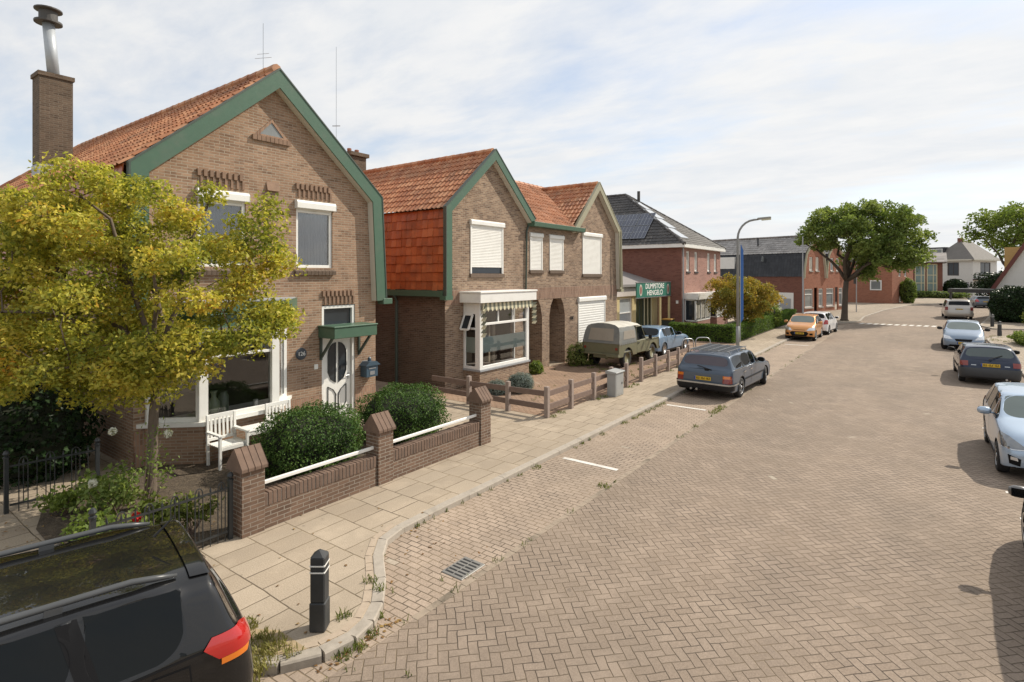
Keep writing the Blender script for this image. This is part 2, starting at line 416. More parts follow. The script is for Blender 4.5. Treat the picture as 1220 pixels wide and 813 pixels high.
# ---------------------------------------------------------------- sun and sky
SAZ, SEL = 61.0, 42.0                    # from +X towards +Y, elevation
sv = Vector((math.cos(rad(SAZ)) * math.cos(rad(SEL)), math.sin(rad(SAZ)) * math.cos(rad(SEL)), math.sin(rad(SEL))))
sl = bpy.data.lights.new('sun', 'SUN'); sl.energy = 4.3; sl.angle = rad(.6); sl.color = (1.0, .92, .79)
so = bpy.data.objects.new('sun', sl); COL.objects.link(so)
so.rotation_euler = sv.to_track_quat('Z', 'Y').to_euler()
w = bpy.data.worlds.new('World'); sc.world = w; w.use_nodes = True
nt = w.node_tree
bg = nt.nodes['Background']
sky = nd(nt, 'ShaderNodeTexSky', sky_type='NISHITA', sun_disc=False, sun_elevation=rad(SEL), sun_rotation=rad(90 - SAZ), air_density=1.0, dust_density=1.0, ozone_density=1.2)
g = nd(nt, 'ShaderNodeTexCoord').outputs['Generated']
sep = nd(nt, 'ShaderNodeSeparateXYZ', {0: g})
zc = mth(nt, 'ADD', mth(nt, 'MAXIMUM', sep.outputs[2], 0.0), .16)
flat = nd(nt, 'ShaderNodeCombineXYZ', {0: mth(nt, 'DIVIDE', sep.outputs[0], zc), 1: mth(nt, 'DIVIDE', sep.outputs[1], zc), 2: 0.0}).outputs[0]
mp = nd(nt, 'ShaderNodeMapping', {'Vector': flat, 'Rotation': (0, 0, rad(-30)), 'Scale': (1.0, 1.9, 1)}).outputs[0]
n1 = nd(nt, 'ShaderNodeTexNoise', {'Vector': mp, 'Scale': .62, 'Detail': 9, 'Roughness': .56, 'Distortion': .35}).outputs[0]
n2 = nd(nt, 'ShaderNodeTexNoise', {'Vector': mp, 'Scale': 2.3, 'Detail': 8, 'Roughness': .6, 'Distortion': .2}).outputs[0]
dens = mth(nt, 'ADD', mth(nt, 'MULTIPLY', n1, .75), mth(nt, 'MULTIPLY', n2, .25))
mask = ramp(nt, dens, [(.34, .45), (.45, .80), (.53, 1)])
# the horizon is a uniform white veil
veil = nd(nt, 'ShaderNodeMapRange', {'Value': sep.outputs[2], 'From Min': .04, 'From Max': .42, 'To Min': 1.0, 'To Max': 0.0}).outputs[0]
mask = mth(nt, 'MAXIMUM', mask, mth(nt, 'MULTIPLY', veil, .92))
shade = ramp(nt, n2, [(.3, (.85, .885, .93)), (.62, (.975, .978, .98))])
sunv = nd(nt, 'ShaderNodeVectorMath', {0: g, 1: tuple(sv)}, operation='DOT_PRODUCT').outputs[1]
glow = nd(nt, 'ShaderNodeMapRange', {'Value': sunv, 'From Min': .0, 'From Max': 1.0, 'To Min': .0, 'To Max': 1.3}).outputs[0]
cl = nd(nt, 'ShaderNodeVectorMath', {0: shade, 'Scale': mth(nt, 'ADD', mth(nt, 'MULTIPLY', glow, .55), 7.9)}, operation='SCALE').outputs[0]
blue = nd(nt, 'ShaderNodeVectorMath', {0: sky.outputs[0], 'Scale': 1.5}, operation='SCALE').outputs[0]
nt.links.new(mixc(nt, mask, blue, cl), bg.inputs[0])
bg.inputs[1].default_value = .1
sc.view_settings.view_transform = 'Standard'; sc.view_settings.look = 'None'
sc.view_settings.exposure = 0.17; sc.view_settings.gamma = 1.0
sc.cycles.max_bounces = 6; sc.cycles.transparent_max_bounces = 12
sc.cycles.use_denoising = True

# ---------------------------------------------------------------- ground
def sheet(name, poly, z, m, sub=None):
    me = bpy.data.meshes.new(name)
    me.from_pydata([(x, y, z) for x, y in poly], [], [tuple(range(len(poly)))])
    bm = bmesh.new(); bm.from_mesh(me); bmesh.ops.recalc_face_normals(bm, faces=bm.faces)
    if bm.faces[:][0].normal.z < 0: bmesh.ops.reverse_faces(bm, faces=bm.faces)
    bmesh.ops.triangulate(bm, faces=bm.faces)
    bm.to_mesh(me); bm.free()
    o = link(name, me, m); o['kind'] = 'structure'
    return o

soil, snt, sb = newmat('garden soil')
so_ = coords(snt); sn = noise(snt, so_, 9, 8, .7)
setp(snt, sb, col=ramp(snt, sn, [(.3, (.045, .032, .022)), (.55, (.10, .075, .05)), (.75, (.17, .135, .09))]), rough=.95, normal=bump(snt, noise(snt, so_, 25, 6), .9, .03))
turf, snt, sb = newmat('rough turf')
so_ = coords(snt)
setp(snt, sb, col=ramp(snt, noise(snt, so_, .6, 9, .7), [(.3, (.05, .075, .02)), (.55, (.10, .13, .04)), (.75, (.2, .18, .1))]), rough=.95)
M['road'] = herring_mat('herringbone clay pavers', (.295, .23, .176), (.352, .278, .217), (.066, .052, .041))
M['parking'] = bond_mat('pink clay pavers in running bond', (.39, .305, .235), (.455, .36, .28), (.08, .062, .047), .21, .105, .008)
M['slabs'] = bond_mat('sand coloured concrete slabs', (.415, .338, .253), (.49, .405, .308), (.10, .078, .055), .4, .6, .009, odd=False)
M['drive'] = bond_mat('brown clay driveway pavers', (.34, .225, .155), (.45, .315, .225), (.08, .06, .045), .21, .105, .01, rot=0)
M['slabs_r'] = bond_mat('grey tan paving tiles', (.36, .295, .225), (.43, .36, .28), (.09, .07, .055), .3, .3, .008, odd=False)

sheet('ground', [(-900, -300), (900, -300), (900, 900), (-900, 900)], -.16, turf)
RZ = -.09
road_poly = [(-4.6, -40), (3.3, -40), (3.6, 43.2), (6.5, 45.6), (30, 51), (60, 70), (60, 150), (3, 150), (-4.6, 92), (-7.5, 52), (-4.6, 50)]
sheet('road', road_poly, RZ, M['road'])
sheet('parking_strip', [(-6.45, -40), (-4.6, -40), (-4.6, 50), (-6.45, 50)], RZ, M['parking'])
KERB = [(-6.35, 51.0), (-6.35, 6.3), (-6.33, 5.75), (-6.22, 5.32), (-5.92, 4.98), (-5.45, 4.62), (-5.08, 4.26), (-4.9, 3.98), (-4.83, 3.7), (-4.88, 3.38), (-5.08, 3.05), (-5.45, 2.78), (-5.95, 2.62), (-6.3, 2.4), (-6.38, 2.0), (-6.38, -40)]
sheet('pavement', KERB + [(-60, -40), (-60, 51.0)], 0.0, M['slabs'])
def kerb_mesh(path, w_, zt, zb, seg=1.0):
    """kerb stones, one after another with thin joints"""
    b = MB(); pts = [Vector((x, y, 0)) for x, y in path]
    for p, q in zip(pts, pts[1:]):
        L = (q - p).length; n = max(1, round(L / seg)); d = (q - p) / L
        s = Vector((d.y, -d.x, 0)) * w_ / 2
        for i in range(n):
            a = p + d * (L * i / n + .003); c = p + d * (L * (i + 1) / n - .003)
            dz = RND.uniform(-.004, .004)
            ch = s * .82
            vs = [a - s, a + s, c + s, c - s]
            b.add([(v.x, v.y, zb) for v in vs] + [(v.x, v.y, zt - .018 + dz) for v in vs] + [(v.x, v.y, zt + dz) for v in (a - ch, a + ch, c + ch, c - ch)],
                  [(0, 1, 5, 4), (1, 2, 6, 5), (2, 3, 7, 6), (3, 0, 4, 7), (4, 5, 9, 8), (5, 6, 10, 9), (6, 7, 11, 10), (7, 4, 8, 11), (8, 9, 10, 11)])
    return b
k = kerb_mesh(KERB, .15, .006, -.2).build('kerb', M['kerb']); k['kind'] = 'structure'
# brick course laid along the inside of the rounded kerb
def offset_line(path, d):
    out = []
    for i in range(len(path)):
        a = Vector(path[max(i - 1, 0)]); b_ = Vector(path[min(i + 1, len(path) - 1)])
        t = (b_ - a).normalized(); out.append((path[i][0] + t.y * d, path[i][1] - t.x * d))
    return out
curve = KERB[2:13]
M['edge_brick'] = plain('edging brick', (.40, .32, .24), .88, var=.2, scale=10, bmp=.3)
b = MB()
for off, wd, sg in ((-.125, .085, .21),):
    path = [Vector((*p, 0)) for p in offset_line(curve, -off)]
    for p, q in zip(path, path[1:]):
        L = (q - p).length; n = max(1, round(L / sg)); d = (q - p) / L
        for i in range(n):
            b.bar(p + d * (L * i / n + .006) + Vector((0, 0, -.02)), p + d * (L * (i + 1) / n - .006) + Vector((0, 0, -.02)), wd, .05 + RND.uniform(0, .006))
o = b.build('kerb_edging_course', M['edge_brick']); o['kind'] = 'structure'
# right hand side: raised pavement and kerb
RK = [(3.3, -40), (3.3, 43.5), (4.2, 46.2), (6.5, 47.2), (30, 52.5)]
sheet('right_pavement', RK + [(60, 52), (60, -40)], 0.0, M['slabs_r'])
k = kerb_mesh(RK, .15, .005, -.2).build('right_kerb', M['kerb']); k['kind'] = 'structure'
# far pavement: round the tree and along the houses beyond the speed table
FP = [(-6.35, 51.2), (-4.6, 52.3), (-4.0, 54.5), (-4.1, 60), (-3.2, 72), (-1.2, 86), (3.0, 96), (14, 106), (30, 118)]
sheet('far_pavement', FP + [(-60, 160), (-60, 51.2)], 0.0, M['slabs_r'])
k = kerb_mesh(FP, .15, .005, -.2).build('far_kerb', M['kerb']); k['kind'] = 'structure'
FR = [(3.75, 55.0), (4.3, 52.3), (8, 53.5), (40, 60), (60, 80), (60, 120), (12, 95), (6.2, 75)]
sheet('corner_pavement', FR, 0.0, M['slabs_r'])
k = kerb_mesh([(40, 60), (8, 53.5), (4.3, 52.3), (3.75, 55.0), (6.2, 75), (12, 95)], .15, .005, -.2).build('corner_kerb', M['kerb']); k['kind'] = 'structure'
# yards
sheet('garden_soil', [(-12.4, 4.2), (-8.05, 4.2), (-8.05, 8.3), (-12.4, 8.3)], .012, soil)
sheet('flower_bed', [(-11.5, 2.75), (-10.6, 2.45), (-9.4, 2.4), (-8.06, 2.4), (-8.06, 4.2), (-12.3, 4.2), (-12.3, 3.4)], .016, soil)
sheet('driveway', [(-12.4, 12.5), (-8.06, 12.5), (-8.06, 31.0), (-14.0, 31.0), (-14, 26.2), (-12.4, 26.2)], .005, M['drive'])
sheet('forecourt', [(-14.0, 31.01), (-8.06, 31.01), (-8.06, 32.0), (-14.0, 36)], .005, M['drive'])
sheet('hedge_garden', [(-12.4, 33.0), (-8.2, 31.6), (-8.2, 52), (-12.4, 56)], .012, soil)
sheet('dry_verge', [(-5.98, 2.66), (-5.5, 2.84), (-5.12, 3.1), (-5.0, 3.3), (-5.5, 3.3), (-6.0, 3.0)], .008, plain('dry sandy soil', (.33, .25, .15), .95, var=.35, scale=8, bmp=.5))
# gutter line between parking strip and road
g_ = MB()
y = 4.4
while y < 50:
    L = .21
    g_.box(-4.65, -4.555, y, y + L - RND.uniform(.006, .014), RZ - .05, RZ + RND.uniform(.001, .006)); y += L
o = g_.build('gutter_course', plain('gutter brick', (.30, .24, .18), .9, var=.3, scale=9, bmp=.4, dirt=((.07, .058, .04), .9))); o['kind'] = 'structure'  # the dark tone stands for groove shadow as well as dirt
# painted bay lines and the blocks of the speed table
b = MB()
for yy, x0, x1 in ((10.1, -6.1, -4.85), (16.1, -6.1, -4.95), (22.6, -6.1, -4.9), (34.2, -6.1, -4.9)):
    b.box(x0, x1, yy, yy + .11, RZ - .004, RZ + .004)
for xx, yy in ((1.25, 13.2), (1.3, 18.4), (1.3, 11.9)):
    b.box(xx, xx + .55, yy, yy + .09, RZ - .004, RZ + .004)
o = b.build('bay_markings', M['paint_line']); o['kind'] = 'structure'
b = MB()
for i in range(11):
    x = -3.9 + .46 * i; yy = 52.0 + .03 * i
    b.prism([(x, yy), (x + .26, yy), (x + .42, yy + 1.1), (x + .16, yy + 1.1)], 'z', RZ - .004, RZ + .006)
o = b.build('speed_table_markings', M['paint_line']); o['kind'] = 'structure'
# ---------------------------------------------------------------- building kit
def offs(poly, d):
    """offset an open 2-D polyline by d to its right, mitred"""
    P = [Vector(p) for p in poly]; out = []
    ns = []
    for a, b in zip(P, P[1:]):
        t = (b - a).normalized(); ns.append(Vector((t.y, -t.x)))
    for i, p in enumerate(P):
        if i == 0: out.append(p + ns[0] * d)
        elif i == len(P) - 1: out.append(p + ns[-1] * d)
        else:
            m = (ns[i - 1] + ns[i]).normalized(); out.append(p + m * (d / max(.3, m.dot(ns[i]))))
    return [tuple(p) for p in out]

def panel(F, a0, a1, z0, z1, holes=(), clips=(), depth=.1, b0=0.0, solid=.0):
    """a facade sheet with openings and their reveals.  clips: (point2d, outward normal2d)"""
    A = sorted({a0, a1, *[h[0] for h in holes], *[h[1] for h in holes]}); Z = sorted({z0, z1, *[h[2] for h in holes], *[h[3] for h in holes]})
    A = [a for a in A if a0 <= a <= a1]; Z = [z for z in Z if z0 <= z <= z1]
    bm = bmesh.new(); vv = {}
    def V(a, z):
        if (a, z) not in vv: vv[a, z] = bm.verts.new((a, b0, z))
        return vv[a, z]
    for p, q in zip(A, A[1:]):
        for r, s in zip(Z, Z[1:]):
            ca, cz = (p + q) / 2, (r + s) / 2
            if any(h[0] < ca < h[1] and h[2] < cz < h[3] for h in holes): continue
            bm.faces.new((V(p, r), V(q, r), V(q, s), V(p, s)))
    for co, no in clips:
        bmesh.ops.bisect_plane(bm, geom=bm.verts[:] + bm.edges[:] + bm.faces[:], plane_co=(co[0], b0, co[1]), plane_no=(no[0], 0, no[1]), clear_outer=True)
    mb = MB(F); bm.verts.index_update()
    mb.add([v.co.copy() for v in bm.verts], [[v.index for v in f.verts] for f in bm.faces])
    bm.free()
    for h in holes:
        d = h[4] if len(h) > 4 else depth
        p, q, r, s = h[:4]; lo = h[2] <= z0 + 1e-6; hi = h[3] >= z1 - 1e-6; r = max(r, z0); s = min(s, z1)
        mb.add([(p, b0, r), (q, b0, r), (q, b0, s), (p, b0, s), (p, b0 - d, r), (q, b0 - d, r), (q, b0 - d, s), (p, b0 - d, s)],
               ([] if lo else [(0, 1, 5, 4)]) + [(1, 2, 6, 5), (3, 0, 4, 7)] + ([] if hi else [(2, 3, 7, 6)]))
    return mb

def window(par, F, a0, a1, z0, z1, rec=.09, fr=.07, bars=(), frame_m=None, pane_m=None, sill=None, b0=0.0, box=False, name='window', th=.06):
    fm = frame_m or M['white']; b = MB(F); y0, y1 = b0 - rec - th * .4, b0 - rec + th * .6
    b.box(a0, a0 + fr, y0, y1, z0, z1); b.box(a1 - fr, a1, y0, y1, z0, z1)
    b.box(a0 + fr, a1 - fr, y0, y1 - .002, z0, z0 + fr); b.box(a0 + fr, a1 - fr, y0, y1 - .002, z1 - fr, z1)
    for k_, t, *lim in bars:
        if k_ == 'v': b.box(a0 + (a1 - a0) * t - fr * .35, a0 + (a1 - a0) * t + fr * .35, y0 + .004, y1 - .006, z0 + fr + (lim[0] if lim else 0) * (z1 - z0), z1 - fr)
        else: b.box(a0 + fr, a1 - fr, y0 + .006, y1 - .004, z0 + (z1 - z0) * t - fr * .4, z0 + (z1 - z0) * t + fr * .4)
    w_ = b.build(name, fm, par, bevel=.006)
    MB(F).box(a0 + fr * .6, a1 - fr * .6, b0 - rec - .012, b0 - rec - .004, z0 + fr * .6, z1 - fr * .6).build('pane', pane_m or M['glass'], w_)
    if sill:
        MB(F).box(a0 - .05, a1 + .05, b0 - rec + .01, b0 + .06, z0 - .13, z0 - .005).build('sill', sill, w_, bevel=.01)
    return w_

def shutter(par, F, a0, a1, z0, z1, box_h=.17, gap=0.0, b0=0.0, pitch=.055, sill=None, out=.09):
    """closed roller shutter: curved slats, side guides, box above"""
    prof = []; z = z0 + gap
    while z < z1 - box_h:
        for t, d in ((.0, .0), (.12, .010), (.5, .016), (.88, .010)): prof.append((b0 + .0 + d, z + t * pitch))
        z += pitch
    prof.append((b0, z1 - box_h))
    b = MB(F); n = len(prof)
    b.add([(a0 + .05, p, q) for p, q in prof] + [(a1 - .05, p, q) for p, q in prof], [(i, i + 1, n + i + 1, n + i) for i in range(n - 1)])
    s = b.build('roller_shutter', M['shutter'], par)
    MB(F).box(a0, a0 + .06, b0 - .09, b0 + .03, z0, z1 - box_h).box(a1 - .06, a1, b0 - .09, b0 + .03, z0, z1 - box_h).build('guide_rail', M['white'], s)
    c = MB(F); c.prism([(b0 - .05, z1 - box_h), (b0 + out, z1 - box_h), (b0 + out, z1 - .04), (b0 + out - .04, z1), (b0 - .05, z1)], 'x', a0 - .03, a1 + .03)
    c.build('shutter_box', M['white'], s, bevel=.008)
    if sill: MB(F).box(a0 - .04, a1 + .04, b0 - .05, b0 + .07, z0 - .14, z0 - .005).build('sill', sill, s, bevel=.01)
    return s

PROF = {'pan': [(0, 0), (.10, .022), (.24, .04), (.40, .036), (.54, .014), (.72, 0), (1, .0)],
        'flat': [(.012, -.02), (.014, 0), (.5, .004), (.986, 0), (.988, -.02)],
        'low': [(0, 0), (.2, .022), (.45, .022), (.6, 0), (1, 0)]}
def tiles(par, name, O, A, B, tw, rl, m, kind='pan', clips=(), lift=.03, jit=.006, up=None):
    O, A, B = Vector(O), Vector(A), Vector(B)
    nu, nv = max(1, round(A.length / tw)), max(1, round(B.length / rl))
    N = A.cross(B).normalized()
    if (up is not None and N.dot(Vector(up)) < 0) or (up is None and N.z < 0): N = -N
    pr = PROF[kind]; r = random.Random(len(name) * 7 + nu)
    us = np.array([i + s for i in range(nu) for s, h in pr]); hs = np.array([h for i in range(nu) for s, h in pr])
    uvu = np.array([i + .02 + .96 * s for i in range(nu) for s, h in pr])
    m1 = len(us); V = []; UV = []
    Ae, Be = np.array(A) / nu, np.array(B) / nv; Nn = np.array(N); O_ = np.array(O)
    for j in range(nv):
        tj = np.repeat(np.array([r.uniform(-jit, jit) for i in range(nu)]), len(pr))
        tv = np.repeat(np.array([r.uniform(-.04, .04) for i in range(nu)]), len(pr))
        for v, lf in ((j - .04, lift), (j + 1.0, .002)):
            h = hs + lf + (tj if lf > .01 else 0)
            vv = v + (tv if lf > .01 else 0)
            V.append(O_ + us[:, None] * Ae + (vv * np.ones(m1))[:, None] * Be + h[:, None] * Nn)
            UV.append(np.stack([uvu, np.full(m1, j + (.1 if lf > .01 else .9))], 1))
    V = np.concatenate(V); UV = np.concatenate(UV)
    F_ = []
    for row in range(2 * nv - 1):
        for c in range(m1 - 1):
            if row % 2 == 1 and kind == 'flat' and False: continue
            a = row * m1 + c; F_.append((a, a + 1, a + 1 + m1, a + m1))
    me = bpy.data.meshes.new(name); me.from_pydata(V.tolist(), [], F_)
    ul = me.uv_layers.new(name='UV'); li = np.empty(len(me.loops), np.int32); me.loops.foreach_get('vertex_index', li)
    # risers take the tint of the row above
    ul.data.foreach_set('uv', UV[li].astype(np.float32).ravel())
    bm = bmesh.new(); bm.from_mesh(me)
    for co, no in clips:
        bmesh.ops.bisect_plane(bm, geom=bm.verts[:] + bm.edges[:] + bm.faces[:], plane_co=co, plane_no=no, clear_outer=True)
    Mi = wmat(par).inverted(); bmesh.ops.transform(bm, matrix=Mi, verts=bm.verts)
    bm.to_mesh(me); bm.free()
    return link(name, me, m, par)

def ridge(par, p, q, m, r=.12, seg=.38):
    p, q = Vector(p), Vector(q); L = (q - p).length; n = max(1, round(L / seg)); d = (q - p) / L
    b = MB()
    for i in range(n):
        s = p + d * L * i / n; e = p + d * (L * (i + 1) / n + .03)
        b.tube([s, e], [r * RND.uniform(1.0, 1.06), r * .9], 8)
    me = b.mesh('ridge_tiles', wmat(par).inverted()); u = me.uv_layers.new(name='UV')
    for pl in me.polygons:
        for li in pl.loop_indices: u.data[li].uv = (pl.index // 10 + .5, .5)
    return link('ridge_tiles', me, m, par)

def verge(par, F, line, wd, D, mat_, soffit, b0=0.0, name='verge_board'):
    """boards along a gable line (outer edge, drawn left to right), D proud of the wall"""
    inn = offs(line, wd); sof = offs(line, wd * .55); b = MB(F); s = MB(F); cap = MB(F); top = offs(line, -.012); tin = offs(line, .02)
    for i in range(len(line) - 1):
        b.prism([line[i], line[i + 1], inn[i + 1], inn[i]], 'y', b0 + D - .035, b0 + D)
        s.prism([sof[i], sof[i + 1], inn[i + 1], inn[i]], 'y', b0 - .02, b0 + D - .036)
        cap.prism([top[i], top[i + 1], tin[i + 1], tin[i]], 'y', b0 + D - .12, b0 + D + .015)
    o = b.build(name, mat_, par); s.build('soffit', soffit, o); cap.build('verge_cap', M['pipe'] if mat_ is M['green'] else mat_, o)
    return o

def dentils(par, F, a0, a1, z, m, n=8):
    """a row of headers on end standing proud of the wall, a second row staggered below"""
    b = MB(F); st = (a1 - a0) / n
    for i in range(n):
        b.box(a0 + st * i, a0 + st * i + st * .55, -.02, .055, z + .13, z + .27)
        b.box(a0 + st * (i + .5), a0 + st * (i + .5) + st * .42, -.02, .035, z - .06, z + .125)
    return b.build('brick_dentils', m, par)

# ---------------------------------------------------------------- house 1 (nearest)
F1 = frame((-12.4, 0, 0), 0)
h1 = thing('brick_house', 'nearest brown brick house with green verge boards, a green bay roof and white front door', 'house', (-12.4, 7.33, 0))
L1 = [(4.2, 3.05), (4.2, 5.98), (7.3, 8.68), (10.4, 5.98), (10.55, 3.1)]
hol = [(7.87, 8.92, 3.98, 5.62), (5.55, 6.6, 3.98, 5.62), (8.6, 9.64, .06, 3.02, .16)]
sl_ = (8.66 - 5.96) / 3.1
nl = Vector((-sl_, 1)).normalized(); nr = Vector((sl_, 1)).normalized()
c1 = [((7.3, 8.5), tuple(nl)), ((7.3, 8.5), tuple(nr))]
wl = panel(F1, 4.35, 10.35, .72, 8.6, hol[:2] + [(8.6, 9.64, .72, 3.02, .16), (4.7, 7.5, .72, 3.0, .02)], c1)
# side wall under the hung tiles, back part
wl.add([(4.35, 0, 0), (4.35, -16, 0), (4.35, -16, 6), (4.35, 0, 6)], [(0, 1, 2, 3)])
wl.add([(10.35, 0, 0), (10.35, -16, 0), (10.35, -16, 6), (10.35, 0, 6)], [(0, 1, 2, 3)])
wl.build('wall', M['brick_a'], h1)
panel(F1, 4.35, 10.35, -.1, .72, [(8.6, 9.64, .06, .72, .16)], b0=.012).build('plinth_course', M['brick_a_up'], h1)
# roof
P = lambda a, b_, z: F1 @ Vector((a, b_, z))
DEP = 16.0
for sgn, nm in ((-1, 'l'), (1, 'r')):
    ea = 7.3 + sgn * 3.2
    tiles(h1, 'roof', P(ea, .12, 5.9), P(ea, -DEP - 2.6, 5.9) - P(ea, .12, 5.9), P(7.3, .12, 8.66) - P(ea, .12, 5.9), .205, .335, M['pan'], 'pan',
          clips=[(P(7.3, -DEP + 2.6, 8.66), Vector((-1, 0, .93)))])
    tiles(h1, 'hung_tiles', P(ea + sgn * .05, 0.08, 3.1), P(ea + sgn * .05, -14, 3.1) - P(ea + sgn * .05, 0.08, 3.1), P(ea - sgn * .05, 0.08, 5.95) - P(ea + sgn * .05, 0.08, 3.1), .24, .28, M['hang'], 'flat', up=(0, sgn, 0))
ridge(h1, P(7.3, .1, 8.7), P(7.3, -DEP + 2.7, 8.7), M['pan'])
ridge(h1, P(7.3, -DEP + 2.6, 8.7), P(4.1, -DEP + .1, 5.95), M['pan'])
tiles(h1, 'roof', P(4.1, -DEP, 5.9), P(10.5, -DEP, 5.9) - P(4.1, -DEP, 5.9), P(4.1, -DEP + 2.6, 8.66) - P(4.1, -DEP, 5.9), .205, .335, M['pan'], 'pan',
      clips=[(P(7.3, 0, 8.7), Vector((0, -.871, 1))), (P(7.3, 0, 8.7), Vector((0, .871, 1)))])
verge(h1, F1, L1, .34, .24, M['green'], M['cream'])
MB(F1).box(10.42, 10.75, .0, .262, 2.98, 3.14).build('verge_foot', M['green'], h1, bevel=.01); MB(F1).box(3.9, 4.25, .0, .262, 2.94, 3.08).build('verge_foot', M['green'], h1, bevel=.01)
# triangular light at the top
t = [(6.8, 7.06), (7.64, 7.06), (7.22, 7.5)]
ti = [(6.92, 7.1), (7.52, 7.1), (7.22, 7.42)]
tw_ = MB(F1)
for i in range(3):
    j = (i + 1) % 3; tw_.prism([t[i], t[j], ti[j], ti[i]], 'y', -.02, .03)
tw_ = tw_.build('gable_light', M['brick_a_up'], h1)
MB(F1).prism(ti, 'y', -.01, .012).build('pane', M['glass_lit'], tw_)
b = MB(F1)
for i in range(9): b.box(6.74 + i * .107, 6.74 + i * .107 + .095, -.02, .06, 6.94, 7.05)
b.build('sill', M['trim_brick'], tw_)
for a0 in (7.87, 5.55):
    w_ = window(h1, F1, a0, a0 + 1.05, 3.98, 5.5, rec=.07, fr=.075, bars=(('h', .93),), pane_m=M['glass_see'])
    q = MB(F1); n_ = 46; xs_ = [a0 + .09 + .87 * i / (n_ - 1) for i in range(n_)]
    q.add([(x, -.17 + .018 * math.sin(i * 1.35 + a0), 4.05) for i, x in enumerate(xs_)] + [(x, -.17 + .012 * math.sin(i * 1.35 + a0 + .3), 5.4) for i, x in enumerate(xs_)], [(i, i + 1, n_ + i + 1, n_ + i) for i in range(n_ - 1)])
    q.build('net_curtain', plain('grey net curtain', (.16, .17, .175), .9), w_)
    b = MB(F1)
    b.prism([(-.05, 5.46), (.12, 5.46), (.12, 5.6), (.08, 5.66), (-.05, 5.66)], 'x', a0 - .04, a0 + 1.09)
    b.build('shutter_box', M['white'], w_, bevel=.008)
    b = MB(F1)
    for i in range(11): b.prism([(-.05, 3.84), (.09, 3.80), (.10, 3.9), (-.05, 3.965)], 'x', a0 - .06 + i * .106, a0 - .06 + i * .106 + .096)
    b.build('sill', M['sill_brick'], w_)
    dentils(h1, F1, a0 - .02, a0 + 1.02, 5.8, M['trim_brick'])
dentils(h1, F1, 8.6, 9.62, 3.12, M['trim_brick'])
b = MB(F1)   # tapering ladder of leaning bricks between the windows
for i in range(7):
    zt = 6.03 - i * .27; wd = .31 - .03 * i
    b.prism([(-.03, zt), (-.005, zt), (.075, zt - .235), (-.03, zt - .24)], 'x', 7.4 - wd - .02 * i, 7.4 - .02 * i)
b.build('brick_ladder', M['trim_brick'], h1)
# front door, light over it, canopy
d_ = MB(F1)
d_.box(8.6, 8.68, -.16, -.02, .06, 3.0).box(9.56, 9.64, -.16, -.02, .06, 3.0).box(8.68, 9.56, -.16, -.022, 2.14, 2.5).box(8.68, 9.56, -.16, -.022, 2.92, 3.0)
df = d_.build('door_frame', M['white'], h1, bevel=.006)
MB(F1).box(8.68, 9.56, -.10, -.09, 2.5, 2.92).build('pane', M['glass'], df)
door = MB(F1).box(8.69, 9.55, -.13, -.085, .08, 2.14).build('front_door', M['white'], h1, bevel=.006)
def door_shape(pts, nm, m, w_=.03, y=-.085):
    inn = [(p[0] + (sum(q[0] for q in pts) / len(pts) - p[0]) * .12, p[1] + (sum(q[1] for q in pts) / len(pts) - p[1]) * .05) for p in pts]
    mo = MB(F1)
    for i in range(len(pts)):
        j = (i + 1) % len(pts); mo.prism([pts[i], pts[j], inn[j], inn[i]], 'y', y, y + .022)
    mo.build('moulding', M['dark_metal'], door)
    if m: MB(F1).prism(inn, 'y', y, y + .006).build(nm, m, door)
for s in (-1, 1):
    cx = 9.12
    arc = [(cx + s * .04, .95), (cx + s * .04, 2.02)] + [(cx + s * (.04 + .25 * math.sin(t)), 1.70 + .32 * math.cos(t)) for t in (.4, .8, 1.2, 1.57)] + [(cx + s * .29, 1.25), (cx + s * .2, 1.05)]
    door_shape(arc, 'door_glass', M['glass'])
    door_shape([(cx + s * .04, .2), (cx + s * .04, .66), (cx + s * .12, .78), (cx + s * .29, .88), (cx + s * .29, .4), (cx + s * .2, .26)], None, None)
MB(F1).box(9.46, 9.5, -.085, -.05, 1.0, 1.16).tube([(9.48, -.04, 1.1), (9.36, -.04, 1.1)], .011, 6).build('door_handle', M['zinc'], door)
MB(F1).box(8.55, 9.7, -.16, .32, -.05, .06).build('door_step', M['concrete'], h1, bevel=.01)
can = MB(F1).box(8.49, 9.84, .0, .68, 2.2, 2.47).build('canopy', M['green'], h1, bevel=.012)
MB(F1).box(8.47, 9.86, .0, .7, 2.472, 2.51).build('canopy_cap', M['green'], can, bevel=.01)
for a in (8.56, 9.76): MB(F1).bar((a, .03, 1.68), (a, .5, 2.2), .05, .06).box(a - .03, a + .03, .0, .045, 1.62, 2.2).build('canopy_bracket', M['pipe'], can)
MB(F1).lathe([(.0, 0), (.15, 0), (.15, .02), (.12, .03), (0, .03)], 18, (8.0, .0, 1.84), 'y').build('number_plate_disc', plain('dark enamel', (.05, .06, .075), .3), h1)
def text_mesh(body, size, parent, M4, mat_, name, ext=.004, bold=False, sx=1.0):
    cu = bpy.data.curves.new('lettering', 'FONT'); cu.body = body; cu.size = size; cu.extrude = ext
    cu.align_x = 'CENTER'; cu.align_y = 'CENTER'
    if bold: cu.offset = .005 * size / .3
    o = bpy.data.objects.new('lettering_source', cu); COL.objects.link(o)
    bpy.context.view_layer.update()
    me = bpy.data.meshes.new_from_object(o.evaluated_get(bpy.context.evaluated_depsgraph_get()))
    bpy.data.objects.remove(o); bpy.data.curves.remove(cu)
    me.transform(Matrix.Diagonal((sx, 1, 1, 1))); me.transform(M4)
    if parent is not None: me.transform(wmat(parent).inverted())
    for m_ in list(me.materials): pass
    me.materials.clear()
    return link(name, me, mat_, parent)
